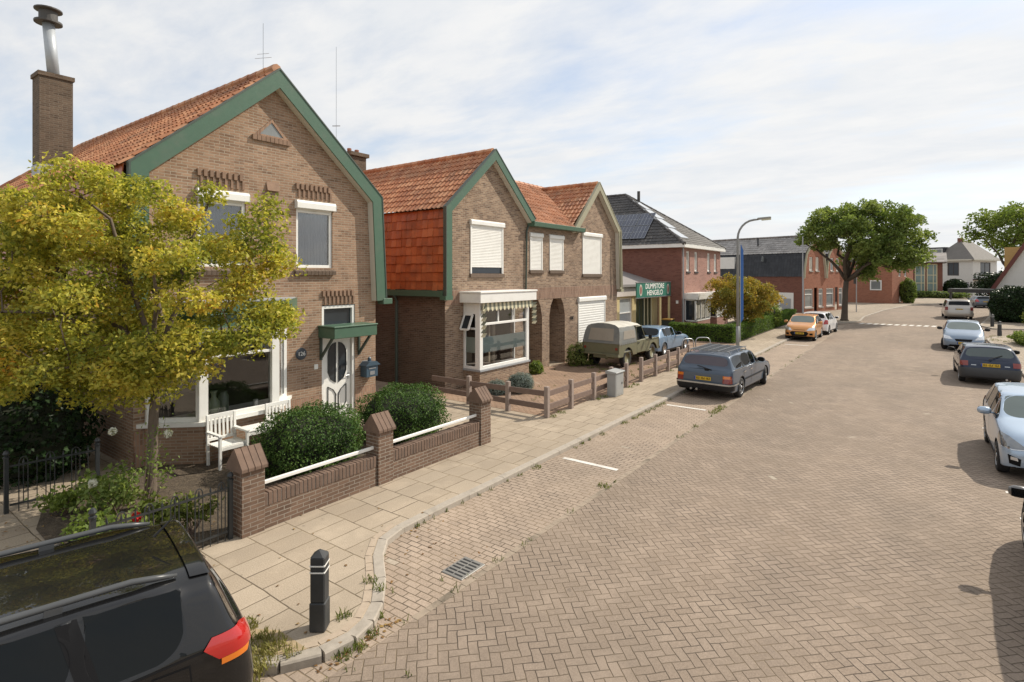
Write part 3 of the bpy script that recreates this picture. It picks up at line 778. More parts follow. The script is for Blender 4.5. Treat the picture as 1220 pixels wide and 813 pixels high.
def face_M(O, right, up=(0, 0, 1)):
    r = Vector(right).normalized(); u = Vector(up).normalized(); n = r.cross(u)
    Mx = Matrix.Identity(4)
    for i in range(3): Mx[i][0] = r[i]; Mx[i][1] = u[i]; Mx[i][2] = n[i]; Mx[i][3] = O[i]
    return Mx
text_mesh('126', .14, h1, face_M(F1 @ Vector((8.0, .034, 1.84)), (0, 1, 0)), M['white'], 'house_number')
MB(F1).box(8.36, 8.47, .0, .04, 1.40, 1.53).build('doorbell', M['white'], h1, bevel=.01)
# bay window
bayp = [(4.55, 0), (5.3, .8), (6.85, .8), (7.6, 0)]
b = MB(F1)
for (p, q) in zip(bayp, bayp[1:]): b.add([(p[0], p[1], 0), (q[0], q[1], 0), (q[0], q[1], .78), (p[0], p[1], .78)], [(0, 1, 2, 3)])
bay = b.build('bay_base', M['brick_a'], h1)
b = MB(F1); so2 = [(4.4, 0), (5.24, .9), (6.91, .9), (7.75, 0)]
b.prism(so2, 'z', .78, .86); b.build('bay_sill', M['white'], h1)
b = MB(F1)
for p in bayp:
    if p[1] > 0: b.box(p[0] - .09, p[0] + .09, p[1] - .13, p[1] + .02, .86, 2.74)
b.box(4.55, 4.63, .0, .07, .86, 2.74).box(7.5, 7.58, .0, .07, .86, 2.74)
b.box(5.38, 6.76, .7, .79, 2.6, 2.74).box(5.38, 6.76, .7, .79, .861, .95).box(5.38, 6.76, .705, .785, 2.1, 2.16)
for (p, q) in ((bayp[0], bayp[1]), (bayp[2], bayp[3])):
    for z in (.90, 2.66): b.bar((p[0], p[1] - .05, z), (q[0], q[1] - .05, z), .07, .09)
bw = b.build('bay_window', M['white'], h1, bevel=.006)
b = MB(F1)
for (p, q) in zip(bayp, bayp[1:]):
    b.add([(p[0], p[1] - .06, .9), (q[0], q[1] - .06, .9), (q[0], q[1] - .06, 2.7), (p[0], p[1] - .06, 2.7)], [(0, 1, 2, 3)])
b.build('pane', M['glass_see'], bw)
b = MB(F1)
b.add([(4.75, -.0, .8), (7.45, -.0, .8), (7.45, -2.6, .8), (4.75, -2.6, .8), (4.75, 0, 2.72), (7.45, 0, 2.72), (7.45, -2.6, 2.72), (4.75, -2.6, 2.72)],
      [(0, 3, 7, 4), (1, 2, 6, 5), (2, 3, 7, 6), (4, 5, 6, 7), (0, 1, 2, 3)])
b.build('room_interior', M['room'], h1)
MB(F1).prism([(4.62, .02), (5.33, .72), (6.82, .72), (7.53, .02)], 'z', .861, .89).build('window_board', M['white'], bw)
b = MB(F1)
pts = []
for i in range(40):
    s = i / 39; pts.append((7.42 - s * .75, .02 + .55 * s * .8 + .04 * math.sin(i * 1.9)))
for z0, z1, w0, w1 in ((1.9, 2.66, .75, 1.0), (1.0, 1.9, .42, .75)):
    vs0 = [(7.42 + (x - 7.42) * w0, y_, z0) for x, y_ in pts]; vs1 = [(7.42 + (x - 7.42) * w1, y_, z1) for x, y_ in pts]
    b.add(vs0 + vs1, [(i, i + 1, 41 + i, 40 + i) for i in range(39)])
b.build('curtain', M['drape'], bw)
for zl, zh, e in ((2.74, 3.0, .22), (3.005, 3.24, .3)):
    pp = [(bayp[0][0] - e, .0), (bayp[1][0] - e * .45, .8 + e), (bayp[2][0] + e * .45, .8 + e), (bayp[3][0] + e, .0)]
    bc = MB(F1).prism(pp, 'z', zl, zh).build('bay_fascia', M['green'], h1, bevel=.01)
MB(F1).prism([(bayp[0][0] - .25, .0), (bayp[1][0] - .1, 1.07), (bayp[2][0] + .1, 1.07), (bayp[3][0] + .25, 0)], 'z', 3.242, 3.27).build('bay_roof_lead', M['lead'], h1)
# chimney with a flue, aerial
cx, cy = -22.08, 5.52
ch = MB().box(cx - .36, cx + .36, cy - .42, cy + .42, 6.0, 9.95).box(cx - .40, cx + .40, cy - .46, cy + .46, 9.95, 10.08).build('chimney', M['brick_dark'], h1)
MB().box(cx - .38, cx + .38, cy - .44, cy + .44, 6.9, 7.22).build('flashing', M['lead'], ch)
MB().tube([(cx + .1, cy, 10.0), (cx + .02, cy - .12, 11.75)], .16, 14).build('flue_pipe', plain('pale flue steel', (.42, .45, .48), .45, metal=.2, var=.12), ch, smooth=True)
MB().lathe([(.0, 0), (.36, .0), (.36, .06), (.24, .08), (.24, .36), (.36, .4), (.36, .44), (.2, .5), (0, .5)], 18, (cx + .02, cy - .12, 11.7)).build('flue_cowl', plain('sooty steel', (.07, .065, .06), .6, var=.3), ch)
b = MB().tube([(-12.9, 7.3, 8.6), (-12.9, 7.3, 9.95)], .007, 5)
for z, l in ((9.1, .2), (9.2, .14)): b.tube([(-12.9 - l, 7.3 - l * .5, z), (-12.9 + l, 7.3 + l * .5, z)], .005, 4)
b.build('aerial', M['zinc'], h1)

# ---------------------------------------------------------------- houses 2 and 3 (a pair)
F2 = F1
h2 = thing('brick_house', 'mottled brick house with green verge boards, red hung side tiles and a white box bay', 'house', (-12.4, 15.6, 0))
AP, SH = 8.2, 6.0
s2 = (AP - SH) / 2.48; nl2 = tuple(Vector((-s2, 1)).normalized()); nr2 = tuple(Vector((s2, 1)).normalized())
ho2 = [(14.45, 16.3, 3.85, 5.7), (17.88, 18.95, 4.0, 5.5)]
wl = panel(F2, 13.2, 18.05, 3.3, 8.1, ho2[:1] + [], [((15.6, 8.05), nl2), ((15.6, 8.05), nr2)])
w2 = panel(F2, 13.2, 19.24, .0, 2.82, [(17.62, 18.95, .0, 2.81, 1.3), (14.2, 16.8, .6, 2.8, .02)]); wl.v += w2.v; wl.f += [[i + len(wl.v) - len(w2.v) for i in f] for f in w2.f]; wl.mi += w2.mi
w3 = panel(F2, 18.05, 19.24, 3.3, 5.85, [(18.06, 18.95, 4.0, 5.5)]); wl.f += [[i + len(wl.v) for i in f] for f in w3.f]; wl.v += w3.v; wl.mi += w3.mi
wl.build('wall', M['brick_b'], h2)
panel(F2, 13.2, 19.24, 2.82, 3.3, b0=.01).build('soldier_band', M['brick_b_up'], h2)
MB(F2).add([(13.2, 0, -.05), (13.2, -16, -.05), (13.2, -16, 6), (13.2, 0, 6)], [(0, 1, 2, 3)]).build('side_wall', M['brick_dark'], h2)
tiles(h2, 'roof', P(13.02, .1, 5.95), P(13.02, -9.2, 5.95) - P(13.02, .1, 5.95), P(15.6, .1, 8.2) - P(13.02, .1, 5.95), .205, .335, M['pan'], 'pan')
tiles(h2, 'roof', P(18.2, .1, 5.95), P(18.2, -7, 5.95) - P(18.2, .1, 5.95), P(15.6, .1, 8.2) - P(18.2, .1, 5.95), .205, .335, M['pan'], 'pan')
tiles(h2, 'roof', P(16.0, .28, 5.85), P(19.25, .28, 5.85) - P(16.0, .28, 5.85), P(16, -3.1, 8.2) - P(16.0, .28, 5.85), .205, .335, M['pan_b'], 'pan', clips=[(P(15.6, 0, 8.23), Vector((0, -1, -s2 ** -1)))])
tiles(h2, 'hung_tiles', P(13.08, 0.06, 3.32), P(13.08, -14, 3.32) - P(13.08, 0.06, 3.32), P(13.14, 0.06, 5.95) - P(13.08, 0.06, 3.32), .25, .29, M['hang'], 'flat', lift=.035, jit=.014, up=(0, -1, 0))
MB(F2).box(12.98, 13.2, -14, .1, 3.1, 3.3).build('eaves_board', M['green'], h2)
ridge(h2, P(15.6, .1, 8.24), P(15.6, -7.0, 8.24), M['pan'])
ridge(h2, P(16.0, -3.1, 8.2), P(19.24, -3.1, 8.2), M['pan_b'])
verge(h2, F2, [(13.0, 3.12), (13.0, 6.0), (15.6, 8.3), (18.14, 6.02)], .29, .24, M['green'], M['cream'])
MB(F2).box(12.96, 13.3, .0, .26, 3.0, 3.13).build('verge_foot', M['green'], h2)
shutter(h2, F2, 14.45, 16.3, 3.85, 5.72, gap=.22, sill=M['sill_brick'])
MB(F2).box(14.5, 16.25, -.06, -.03, 3.86, 4.1).build('pane', M['glass'], h2)
shutter(h2, F2, 18.06, 18.95, 4.0, 5.5, sill=M['sill_brick'], out=.06)
MB(F2).tube([(13.0, -2.2, 3.1), (13.1, -2.2, 2.9), (13.1, -2.2, 0)], .05, 8).build('drainpipe', M['pipe'], h2)
gut = MB(F2); gut.prism([(.0, 5.72), (.32, 5.72), (.34, 5.9), (.0, 5.9)], 'x', 17.9, 22.0); gut.build('eaves_gutter', M['green'], h2, bevel=.01)
MB(F2).tube([(17.9, .05, 5.75), (17.78, .05, 5.5), (17.72, .05, 2.95)], .035, 8).build('drainpipe', M['pipe'], h2)
# box bay
B0, B1, BD = 14.1, 16.95, .72
b = MB(F2)
b.add([(B0, 0, 0), (B0, BD, 0), (B1, BD, 0), (B1, 0, 0), (B0, 0, .6), (B0, BD, .6), (B1, BD, .6), (B1, 0, .6)], [(0, 1, 5, 4), (1, 2, 6, 5), (2, 3, 7, 6)])
b.build('bay_base', M['brick_b'], h2)
MB(F2).box(B0 - .03, B1 + .03, 0, BD + .05, .6, .66).build('bay_sill', M['lead'], h2)
b = MB(F2)
b.box(B0 - .005, B0 + .16, BD - .2, BD + .005, .66, 2.86).box(B1 - .16, B1 + .005, BD - .16, BD + .005, .66, 2.86)
b.box(B0, B0 + .07, 0, .09, .66, 2.86).box(B0 + .001, B0 + .065, .09, BD - .2, .66, .76).box(B0 + .001, B0 + .065, .09, BD - .2, 2.5, 2.86).box(B0 + .001, B0 + .065, .09, BD - .2, 1.98, 2.05)
b.box(B0 + .16, B1 - .16, BD - .1, BD, .661, .77).box(B0 + .16, B1 - .16, BD - .1, BD, 2.66, 2.86).box(B0 + .16, B1 - .16, BD - .09, BD + .01, 2.12, 2.2)
b.box(B1 - .07, B1, 0, .09, .66, 2.86)
for t_ in (.36, .66): b.box(B0 + (B1 - B0) * t_ - .03, B0 + (B1 - B0) * t_ + .03, BD - .08, BD - .01, 2.2, 2.66)
bw2 = b.build('bay_window', M['white'], h2, bevel=.006)
MB(F2).add([(B0 + .03, .05, .7), (B0 + .03, BD - .05, .7), (B0 + .03, BD - .05, 2.0), (B0 + .03, .05, 2.0)], [(0, 1, 2, 3)]).add([(B0 + .1, BD - .05, .7), (B1 - .1, BD - .05, .7), (B1 - .1, BD - .05, 2.7), (B0 + .1, BD - .05, 2.7)], [(0, 1, 2, 3)]).build('pane', M['glass_see'], bw2)
MB(F2).box(B0 + .12, B1 - .14, BD - .075, BD - .065, 1.2, 1.72).box(B0 + .045, B0 + .055, .08, BD - .15, 1.2, 1.72).build('frosted_band', M['frost'], bw2)
b = MB(F2); fx_ = [(B0 - .26, 2.05), (B0 - .08, 2.47)]
for a_ in (.08, .42): b.bar((B0 - .24, a_, 2.0), (B0 - .01, a_, 2.48), .06, .05)
b.bar((B0 - .24, .08, 2.0), (B0 - .24, .42, 2.0), .05, .06); b.bar((B0 - .01, .08, 2.48), (B0 - .01, .42, 2.48), .05, .06)
cs = b.build('open_casement', M['white'], bw2)
MB(F2).add([(B0 - .24, .08, 2.0), (B0 - .24, .42, 2.0), (B0 - .01, .42, 2.48), (B0 - .01, .08, 2.48)], [(0, 1, 2, 3)]).build('pane', M['glass'], cs)
MB(F2).box(B0 - .2, B1 + .22, -.0, BD + .2, 2.88, 3.2).build('bay_fascia', M['white'], h2, bevel=.01)
MB(F2).box(B0 - .23, B1 + .25, -.0, BD + .23, 3.202, 3.26).build('bay_roof', M['white'], h2, bevel=.01)
# scalloped striped awning pelmet
b = MB(F2)
n = 26
for i in range(n):
    a = B0 + .02 + (B1 - B0 + .1) * i / n; a2 = a + (B1 - B0 + .1) / n
    dz = .0 if i % 2 else .05
    b.add([(a, BD + .1, 2.88), (a2, BD + .1, 2.88), (a2, BD + .12, 2.66 - dz * .4), ((a + a2) / 2, BD + .12, 2.63 - dz), (a, BD + .12, 2.66 - dz * .4)], [(0, 1, 2, 3, 4)], i % 2)
for a, zb in ((B0 + .02, 1.75), (B1 + .14, 2.0)):
    nz = 8
    for i in range(nz):
        z = zb + (2.8 - zb) * i / nz; z2 = zb + (2.8 - zb) * (i + 1) / nz
        b.add([(a, BD + .02, z), (a, BD + .2 - .03 * (i % 2), z), (a + .12, BD + .2, z2), (a + .12, BD + .04, z2)], [(0, 1, 2, 3)], i % 2)
b.build('awning_pelmet', [plain('cream awning cloth', (.62, .57, .40), .9), plain('grey green awning stripe', (.20, .21, .16), .9)], h2, uv=False)
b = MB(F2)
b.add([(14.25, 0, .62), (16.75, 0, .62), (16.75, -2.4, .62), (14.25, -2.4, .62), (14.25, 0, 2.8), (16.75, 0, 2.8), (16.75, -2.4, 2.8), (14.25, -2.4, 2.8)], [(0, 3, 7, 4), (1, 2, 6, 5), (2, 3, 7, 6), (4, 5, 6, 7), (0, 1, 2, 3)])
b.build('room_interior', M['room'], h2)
MB(F2).box(15.9, 16.3, -.5, -.35, .62, 2.0).box(14.6, 15.6, -1.2, -.9, .62, 1.15).box(15.3, 15.36, .2, .3, .7, 2.1).build('furniture_silhouette', plain('pale wood furniture', (.3, .25, .18), .6), bw2)
# porch recess of house 2
b = MB(F2).add([(17.62, -1.3, 0), (18.95, -1.3, 0), (18.95, -1.3, 2.81), (17.62, -1.3, 2.81)], [(0, 1, 2, 3)]); b.build('porch_wall', M['brick_dark'], h2)
window(h2, F2, 17.9, 18.7, .1, 2.7, rec=-.02, b0=-1.25, fr=.1, bars=(('h', .8),), frame_m=M['cream_frame'], pane_m=M['glass'], name='porch_door')
b = MB(F2)
for a, s in ((17.62, 1), (18.95, -1)): b.prism([(a, 2.81), (a + s * .3, 2.81), (a + s * .12, 2.55), (a, 2.1)], 'y', -.3, -.001)
b.build('arch_shoulder', M['brick_b'], h2)
MB(F2).box(17.62, 18.4, -.6, -.4, 0, .75).build('porch_low_wall', M['brick_dark'], h2)
ch = MB().box(-20.6, -19.8, 15.2, 16.0, 7.2, 9.0).box(-20.7, -19.7, 15.1, 16.1, 9.0, 9.16).build('chimney', M['brick_dark'], h2)
b = MB()
for y_ in (15.4, 15.8): b.lathe([(.09, 9.1), (.1, 9.36), (.07, 9.38)], 10, (-20.2, y_, 0))
b.build('chimney_pot', M['brick_red'], ch)
b = MB().tube([(-21.4, 15.6, 7.8), (-21.4, 15.6, 14.2)], .011, 5).tube([(-21.55, 15.5, 10.6), (-21.25, 15.7, 10.6)], .02, 4)
b.build('aerial_mast', M['zinc'], h2)

h3 = thing('brick_house', 'mottled brick house with beige verge boards and all its white roller shutters closed', 'house', (-12.4, 23.6, 0))
s3 = (8.1 - 6.0) / 2.25; nl3 = tuple(Vector((-s3, 1)).normalized()); nr3 = tuple(Vector((s3, 1)).normalized())
wl = panel(F2, 21.4, 25.9, 3.3, 8.0, [(22.3, 24.15, 3.85, 5.75)], [((23.62, 7.95), nl3), ((23.62, 7.95), nr3)])
for w2 in (panel(F2, 19.24, 21.4, 3.3, 5.85, [(19.5, 20.6, 4.0, 5.5)]), panel(F2, 19.24, 25.9, .0, 2.82, [(19.5, 20.75, .0, 2.81, 1.3), (21.9, 24.55, .7, 2.74)])):
    wl.f += [[i + len(wl.v) for i in f] for f in w2.f]; wl.v += w2.v; wl.mi += w2.mi
wl.add([(25.9, 0, 0), (25.9, -10, 0), (25.9, -10, 6), (25.9, 0, 6)], [(0, 1, 2, 3)])
wl.build('wall', M['brick_b'], h3)
panel(F2, 19.24, 25.9, 2.82, 3.3, b0=.01).build('soldier_band', M['brick_b_up'], h3)
tiles(h3, 'roof', P(21.2, .1, 5.95), P(21.2, -6, 5.95) - P(21.2, .1, 5.95), P(23.62, .1, 8.1) - P(21.2, .1, 5.95), .205, .335, M['pan'], 'pan')
tiles(h3, 'roof', P(26.0, .1, 5.95), P(26.0, -6, 5.95) - P(26.0, .1, 5.95), P(23.62, .1, 8.1) - P(26.0, .1, 5.95), .205, .335, M['pan'], 'pan')
tiles(h3, 'roof', P(19.26, .28, 5.85), P(23.3, .28, 5.85) - P(19.26, .28, 5.85), P(19.26, -3.1, 8.2) - P(19.26, .28, 5.85), .205, .335, M['pan_b'], 'pan', clips=[(P(21.32, .1, 6), Vector((2.32, 3.2, 0)))])
ridge(h3, P(23.62, .1, 8.14), P(23.62, -6.0, 8.14), M['pan']); ridge(h3, P(19.26, -3.1, 8.2), P(25.5, -3.1, 8.2), M['pan_b'])
verge(h3, F2, [(21.25, 5.85), (23.62, 8.2), (25.95, 6.05), (26.1, 3.1)], .27, .22, M['beige'], M['cream'])
MB(F2).tube([(25.75, .3, 6.0), (25.75, .3, 3.2)], .05, 8).box(25.9, 26.2, 0, .24, 2.95, 3.1).build('drainpipe', M['beige'], h3)
shutter(h3, F2, 22.3, 24.15, 3.85, 5.78, sill=M['sill_brick'])
shutter(h3, F2, 19.5, 20.6, 4.0, 5.5, sill=M['sill_brick'], out=.06)
shutter(h3, F2, 21.9, 24.55, .7, 2.8, pitch=.11, box_h=.2)
b = MB(F2).add([(19.5, -1.3, 0), (20.75, -1.3, 0), (20.75, -1.3, 2.81), (19.5, -1.3, 2.81)], [(0, 1, 2, 3)]); b.build('porch_wall', M['brick_dark'], h3)
b = MB(F2)
for a, s in ((19.5, 1), (20.75, -1)): b.prism([(a, 2.81), (a + s * .3, 2.81), (a + s * .12, 2.55), (a, 2.1)], 'y', -.3, -.001)
b.build('arch_shoulder', M['brick_b'], h3)
text_mesh('130', .2, h3, face_M(F1 @ Vector((21.3, .02, 1.9)), (0, 1, 0)), M['dark_metal'], 'house_number', ext=.01)

# ---------------------------------------------------------------- vehicles
def planes_of(poly, view):
    """convex polygon in a view plane -> half spaces.  view 'x': poly is (y,z); 'y': (x,z); 'z': (x,y)"""
    c = Vector(poly[0]) * 0
    for p in poly: c += Vector(p)
    c /= len(poly); out = []
    for p, q in zip(poly, poly[1:] + poly[:1]):
        t = Vector(q) - Vector(p); n = Vector((t.y, -t.x)).normalized()
        if n.dot(c - Vector(p)) > 0: n = -n
        if view == 'x': out.append((Vector((0, p[0], p[1])), Vector((0, n.x, n.y))))
        elif view == 'y': out.append((Vector((p[0], 0, p[1])), Vector((n.x, 0, n.y))))
        else: out.append((Vector((p[0], p[1], 0)), Vector((n.x, n.y, 0))))
    return out

class Shell:
    def __init__(s, bm): s.bm = bm; s.cache = [(f, f.calc_center_median(), f.normal.copy(), max((v.co - f.calc_center_median()).length for v in f.verts)) for f in bm.faces]
    def patch(s, planes, facing=None, off=.006, minn=.15, thick=0):
        nb = bmesh.new(); vm = {}
        for f, c, n, r in s.cache:
            if facing is not None and n.dot(facing) < minn: continue
            if any((c - co).dot(no) > r for co, no in planes): continue
            vs = []
            for v in f.verts:
                if v not in vm:
                    vm[v] = nb.verts.new(v.co); vm[v].normal = v.normal
                vs.append(vm[v])
            try: nb.faces.new(vs)
            except ValueError: pass
        for co, no in planes:
            if not nb.faces: break
            bmesh.ops.bisect_plane(nb, geom=nb.verts[:] + nb.edges[:] + nb.faces[:], plane_co=co, plane_no=no, clear_outer=True)
        nb.normal_update()
        for v in nb.verts: v.co += v.normal * off
        if thick and nb.faces:
            r = bmesh.ops.extrude_face_region(nb, geom=nb.faces[:])
            for e in r['geom']:
                if isinstance(e, bmesh.types.BMVert): e.co -= e.normal * 0
        return nb

def link_bm(bm, name, mats, parent, smooth=True):
    if not bm.faces: bm.free(); return None
    me = bpy.data.meshes.new(name); bm.to_mesh(me); bm.free()
    return link(name, me, mats, parent, smooth)

BLACKPL = plain('black car plastic', (.020, .020, .021), .55, var=.2, spec=.25)
TYRE = plain('tyre rubber', (.016, .016, .017), .8, var=.3)
ALLOY = plain('silver alloy', (.5, .51, .52), .3, metal=.85, var=.1)
CHROME = plain('chrome', (.62, .62, .62), .12, metal=1.0, var=.05)
PLATE = plain('yellow plate', (.62, .40, .03), .4, var=.06)
PLATE_BLUE = plain('blue plate band', (.02, .06, .3), .4)
CARGLASS = glass_mat('tinted car glass', (.003, .004, .0045), .015, spec=.22)
CARGLASS2 = glass_mat('green tinted windscreen', (.10, .12, .115), .02)
LENS = plain('clear lamp lens', (.62, .64, .66), .08, metal=.55, var=.15, coat=1)
REDLENS = plain('red lamp lens', (.38, .012, .010), .12, var=.15, coat=1)
DULLRED = plain('aged red lamp lens', (.22, .03, .02), .2, var=.2, coat=.6)
AMBER = plain('amber lamp lens', (.62, .16, .01), .15, var=.1, coat=1)
GRILLE = plain('black grille mesh', (.010, .010, .011), .5, spec=.12)
LENS_D = plain('dark lamp lens', (.22, .23, .24), .08, metal=.6, var=.3, coat=1)

def wheel(root, x, y, r, wd, side, alloy=ALLOY, spokes=5, steer=0):
    e = bpy.data.objects.new('wheel', None); COL.objects.link(e); e.parent = root; e.location = (x, y, r); e.rotation_euler = (0, 0, steer)
    e.empty_display_size = .1
    def b_(mb, nm, m):
        me = mb.mesh(nm); return link(nm, me, m, e, True)
    h = wd / 2
    t = MB().lathe([(r * .64, -h), (r * .9, -h), (r * .985, -h * .8), (r, -h * .4), (r, h * .4), (r * .985, h * .8), (r * .9, h), (r * .66, h * .95), (r * .64, h * .5)], 28, axis='y', cap=False)
    b_(t, 'tyre', TYRE)
    o = side * h
    m = MB().lathe([(r * .67, o * .92), (r * .65, o * .98), (r * .6, o * .9), (r * .57, o * .55), (.02, o * .5)], 24, axis='y')
    b_(m, 'wheel_dish', GRILLE if spokes else alloy)
    if spokes:
        s = MB().lathe([(r * .67, o * .93), (r * .665, o * 1.0), (r * .6, o * .97), (r * .6, o * .8)], 24, axis='y', cap=False)
        for i in range(spokes):
            a = 2 * math.pi * i / spokes
            d = Vector((math.cos(a), 0, math.sin(a))); p = Vector((-math.sin(a), 0, math.cos(a)))
            i0, o0 = r * .1, r * .63
            vs = [d * i0 + p * r * .12 + Vector((0, o * .9, 0)), d * i0 - p * r * .12 + Vector((0, o * .9, 0)), d * o0 - p * r * .085 + Vector((0, o * .94, 0)), d * o0 + p * r * .085 + Vector((0, o * .94, 0))]
            s.add(vs + [v - Vector((0, o * .3, 0)) for v in vs], [(0, 1, 2, 3), (0, 4, 5, 1), (1, 5, 6, 2), (2, 6, 7, 3), (3, 7, 4, 0)])
        s.lathe([(r * .19, o * .6), (r * .19, o * .96), (.01, o * 1.0)], 12, axis='y')
        b_(s, 'rim', alloy)
    return e

def car(name, label, cat, S, loc, heading, group='cars parked along the street'):
    """heading: direction of the car's nose, measured from +X towards +Y (radians)"""
    root = thing(name, label, cat, loc, heading, group)
    L, W, H = S['L'], S['W'], S['H']; w = W / 2; zb = S.get('zb', .2); be = S['belt']; ber = S.get('belt_r', be + .05)
    xr, xf = -L / 2, L / 2; xc, x1, x2 = S['cowl'], S['roof_f'], S['roof_r']; hz, nz = S['hood'], S['nose']
    ti = S.get('tumble', .76); tail = S.get('tail', .10); pil = S.get('pillars', (.18, -.75))
    def st(x, wb, z0, wm, zm, ws, zs, wr, zr, zt, dx=(0, 0, 0, 0, 0, 0)):
        pts = [(0, z0), (wb * w, z0), (wm * w, zm), (ws * w, zs), (wr * w, zr), (0, zt)]
        return [Vector((x + d, p[0], p[1])) for p, d in zip(pts, dx)]
    bz = S.get('bump_z', .5); mid = S.get('mid', .58)
    ro = lambda x: H - .02 - .035 * abs((x - (x1 + x2) / 2) / max(.1, (x1 - x2) / 2)) ** 2
    TG = ['tail', 'tt', 'roofr', 'c', 'b', 'a', 'cowl', 'hm', 'hf', 'nose']
    T = [st(xr, .80, zb + .12, .90, bz, .84, ber - .10, .74, ber - .02, ber - .02, (.05, .05, 0, tail * .6, tail, tail * .8)),
         st(xr + .2, .95, zb + .02, 1.0, mid, .975, ber - .03, .90, ber + .035, ber + .055, (0, 0, 0, 0, tail * .6 - .05, tail * .6 - .09)),
         st(x2, .96, zb, 1.0, mid, .985, be + .03, ti * .97, ro(x2) - .04, ro(x2)),
         st(pil[1], .96, zb, 1.0, mid, .985, be + .012, ti + .01, ro(pil[1]) - .045, ro(pil[1])),
         st(pil[0], .96, zb, 1.0, mid, .985, be, ti + .015, ro(pil[0]) - .045, ro(pil[0])),
         st(x1, .96, zb, 1.0, mid, .98, be - .012, ti, ro(x1) - .045, ro(x1)),
         st(xc, .96, zb, .99, mid, .965, hz - .06, .88, hz, hz + .035),
         st((xc + xf) / 2 + .06, .95, zb, .985, mid, .94, (hz + nz) / 2 - .07, .80, (hz + nz) / 2 + .015, (hz + nz) / 2 + .045),
         st(xf - .2, .92, zb + .02, .955, bz + .02, .87, nz - .11, .70, nz - .005, nz + .02),
         st(xf, .74, zb + .06, .80, bz - .02, .72, nz - .2, .6, nz - .13, nz - .11, (-.06, -.05, 0, -.05, -.09, -.07))]
    if 'q' in S:
        x = S['q']; T.insert(3, st(x, .96, zb, 1.0, mid, .985, be + .02, ti + .005, ro(x) - .043, ro(x))); TG.insert(3, 'q')
    bm = bmesh.new(); rows = []
    cr = bm.edges.layers.float.new('crease_edge'); vcr = bm.verts.layers.float.new('crease_vert')
    fid = bm.faces.layers.int.new('kind')
    for t in T:
        l = [bm.verts.new(p) for p in t]; r = [l[0]] + [bm.verts.new((p.x, -p.y, p.z)) for p in t[1:5]] + [l[5]]
        rows.append((l, r))
    sharp = S.get('sharp', .35)
    win = {}
    for i in range(len(T) - 1):
        for k in range(5):
            for side in (0, 1):
                a, b = rows[i][side], rows[i + 1][side]
                vs = [a[k], a[k + 1], b[k + 1], b[k]]
                if side: vs.reverse()
                f = bm.faces.new(vs)
                if k == 3 and TG[i] in ('roofr', 'q', 'c', 'b') and not ('q' in S and TG[i] == 'roofr'): win.setdefault(('side_window', i, side), []).append(f)
                if k == 3 and TG[i] == 'a' and S.get('tri', True): win.setdefault(('side_window', i, side), []).append(f)
                if k == 4 and TG[i] == 'a': win.setdefault(('windscreen', i, 0), []).append(f)
                if k == 4 and i == 1: win.setdefault(('rear_window', i, 0), []).append(f)
    for e_, rev in ((0, False), (-1, True)):
        l, r = rows[e_]
        q = [(l[0], r[1], l[1])] + [(l[k], r[k], r[k + 1], l[k + 1]) if True else 0 for k in (1, 2, 3)] + [(l[4], r[4], l[5])]
        for vs in q:
            vs = list(vs)
            if rev: vs.reverse()
            bm.faces.new(vs)
    bmesh.ops.recalc_face_normals(bm, faces=bm.faces)
    for i in range(len(T) - 1):
        for side in (0, 1):
            a, b = rows[i][side], rows[i + 1][side]
            for k, c in ((1, .8), (3, sharp), (4, S.get('roof_sharp', .3)), (2, S.get('mid_sharp', .0))):
                e = bm.edges.get((a[k], b[k]))
                if e: e[cr] = c
    for t_, c in (('tt', S.get('rear_sharp', .2)), ('roofr', S.get('roofrear_sharp', .45)), ('a', .35), ('cowl', .35), ('hf', S.get('nose_sharp', .2)), ('tail', S.get('end_sharp', .25)), ('nose', S.get('end_sharp', .25))):
        i = TG.index(t_)
        for side in (0, 1):
            for k in range(5):
                e = bm.edges.get((rows[i][side][k], rows[i][side][k + 1]))
                if e: e[cr] = max(e[cr], c)
    for key, fs in win.items():
        th = {'side_window': S.get('sw_in', .032), 'windscreen': .03, 'rear_window': S.get('rw_in', .045)}[key[0]]
        if key[0] == 'side_window' and TG[key[1]] == 'a': th = .025
        kid = {'side_window': 1, 'windscreen': 2, 'rear_window': 3}[key[0]]
        bmesh.ops.inset_region(bm, faces=fs, thickness=th, depth=-.004, use_even_offset=True, use_boundary=True)
        for f in fs:
            f[fid] = kid
            for e in f.edges:
                if any(g not in fs for g in e.link_faces): e[cr] = .9
            for v in f.verts:
                if sum(1 for g in v.link_faces if g in fs) == 1: v[vcr] = S.get('corner', .7)
    me = bpy.data.meshes.new('shell'); bm.to_mesh(me); bm.free()
    ob = bpy.data.objects.new('shell', me); COL.objects.link(ob)
    md = ob.modifiers.new('s', 'SUBSURF'); md.levels = md.render_levels = S.get('sub', 3)
    # wheel arches cut out
    r = S['wr']; wbf, wbr = S['axf'], S['axr']; cuts = []
    for x in (wbf, wbr):
        for s in (-1, 1):
            c = MB().lathe([(r * 1.13, s * (w - .27)), (r * 1.13, s * (w + .3))], 32, (x, 0, r * 1.02), 'y')
            co = bpy.data.objects.new('cut', c.mesh('cut')); COL.objects.link(co); cuts.append(co)
            bo = ob.modifiers.new('b', 'BOOLEAN'); bo.object = co; bo.operation = 'DIFFERENCE'; bo.solver = 'EXACT'
    bpy.context.view_layer.update()
    me2 = bpy.data.meshes.new_from_object(ob.evaluated_get(bpy.context.evaluated_depsgraph_get()))
    for o in cuts + [ob]:
        d = o.data; bpy.data.objects.remove(o); bpy.data.meshes.remove(d)
    bm = bmesh.new(); bm.from_mesh(me2); bpy.data.meshes.remove(me2)
    bm.normal_update(); fid = bm.faces.layers.int.get('kind')
    sh = Shell(bm)
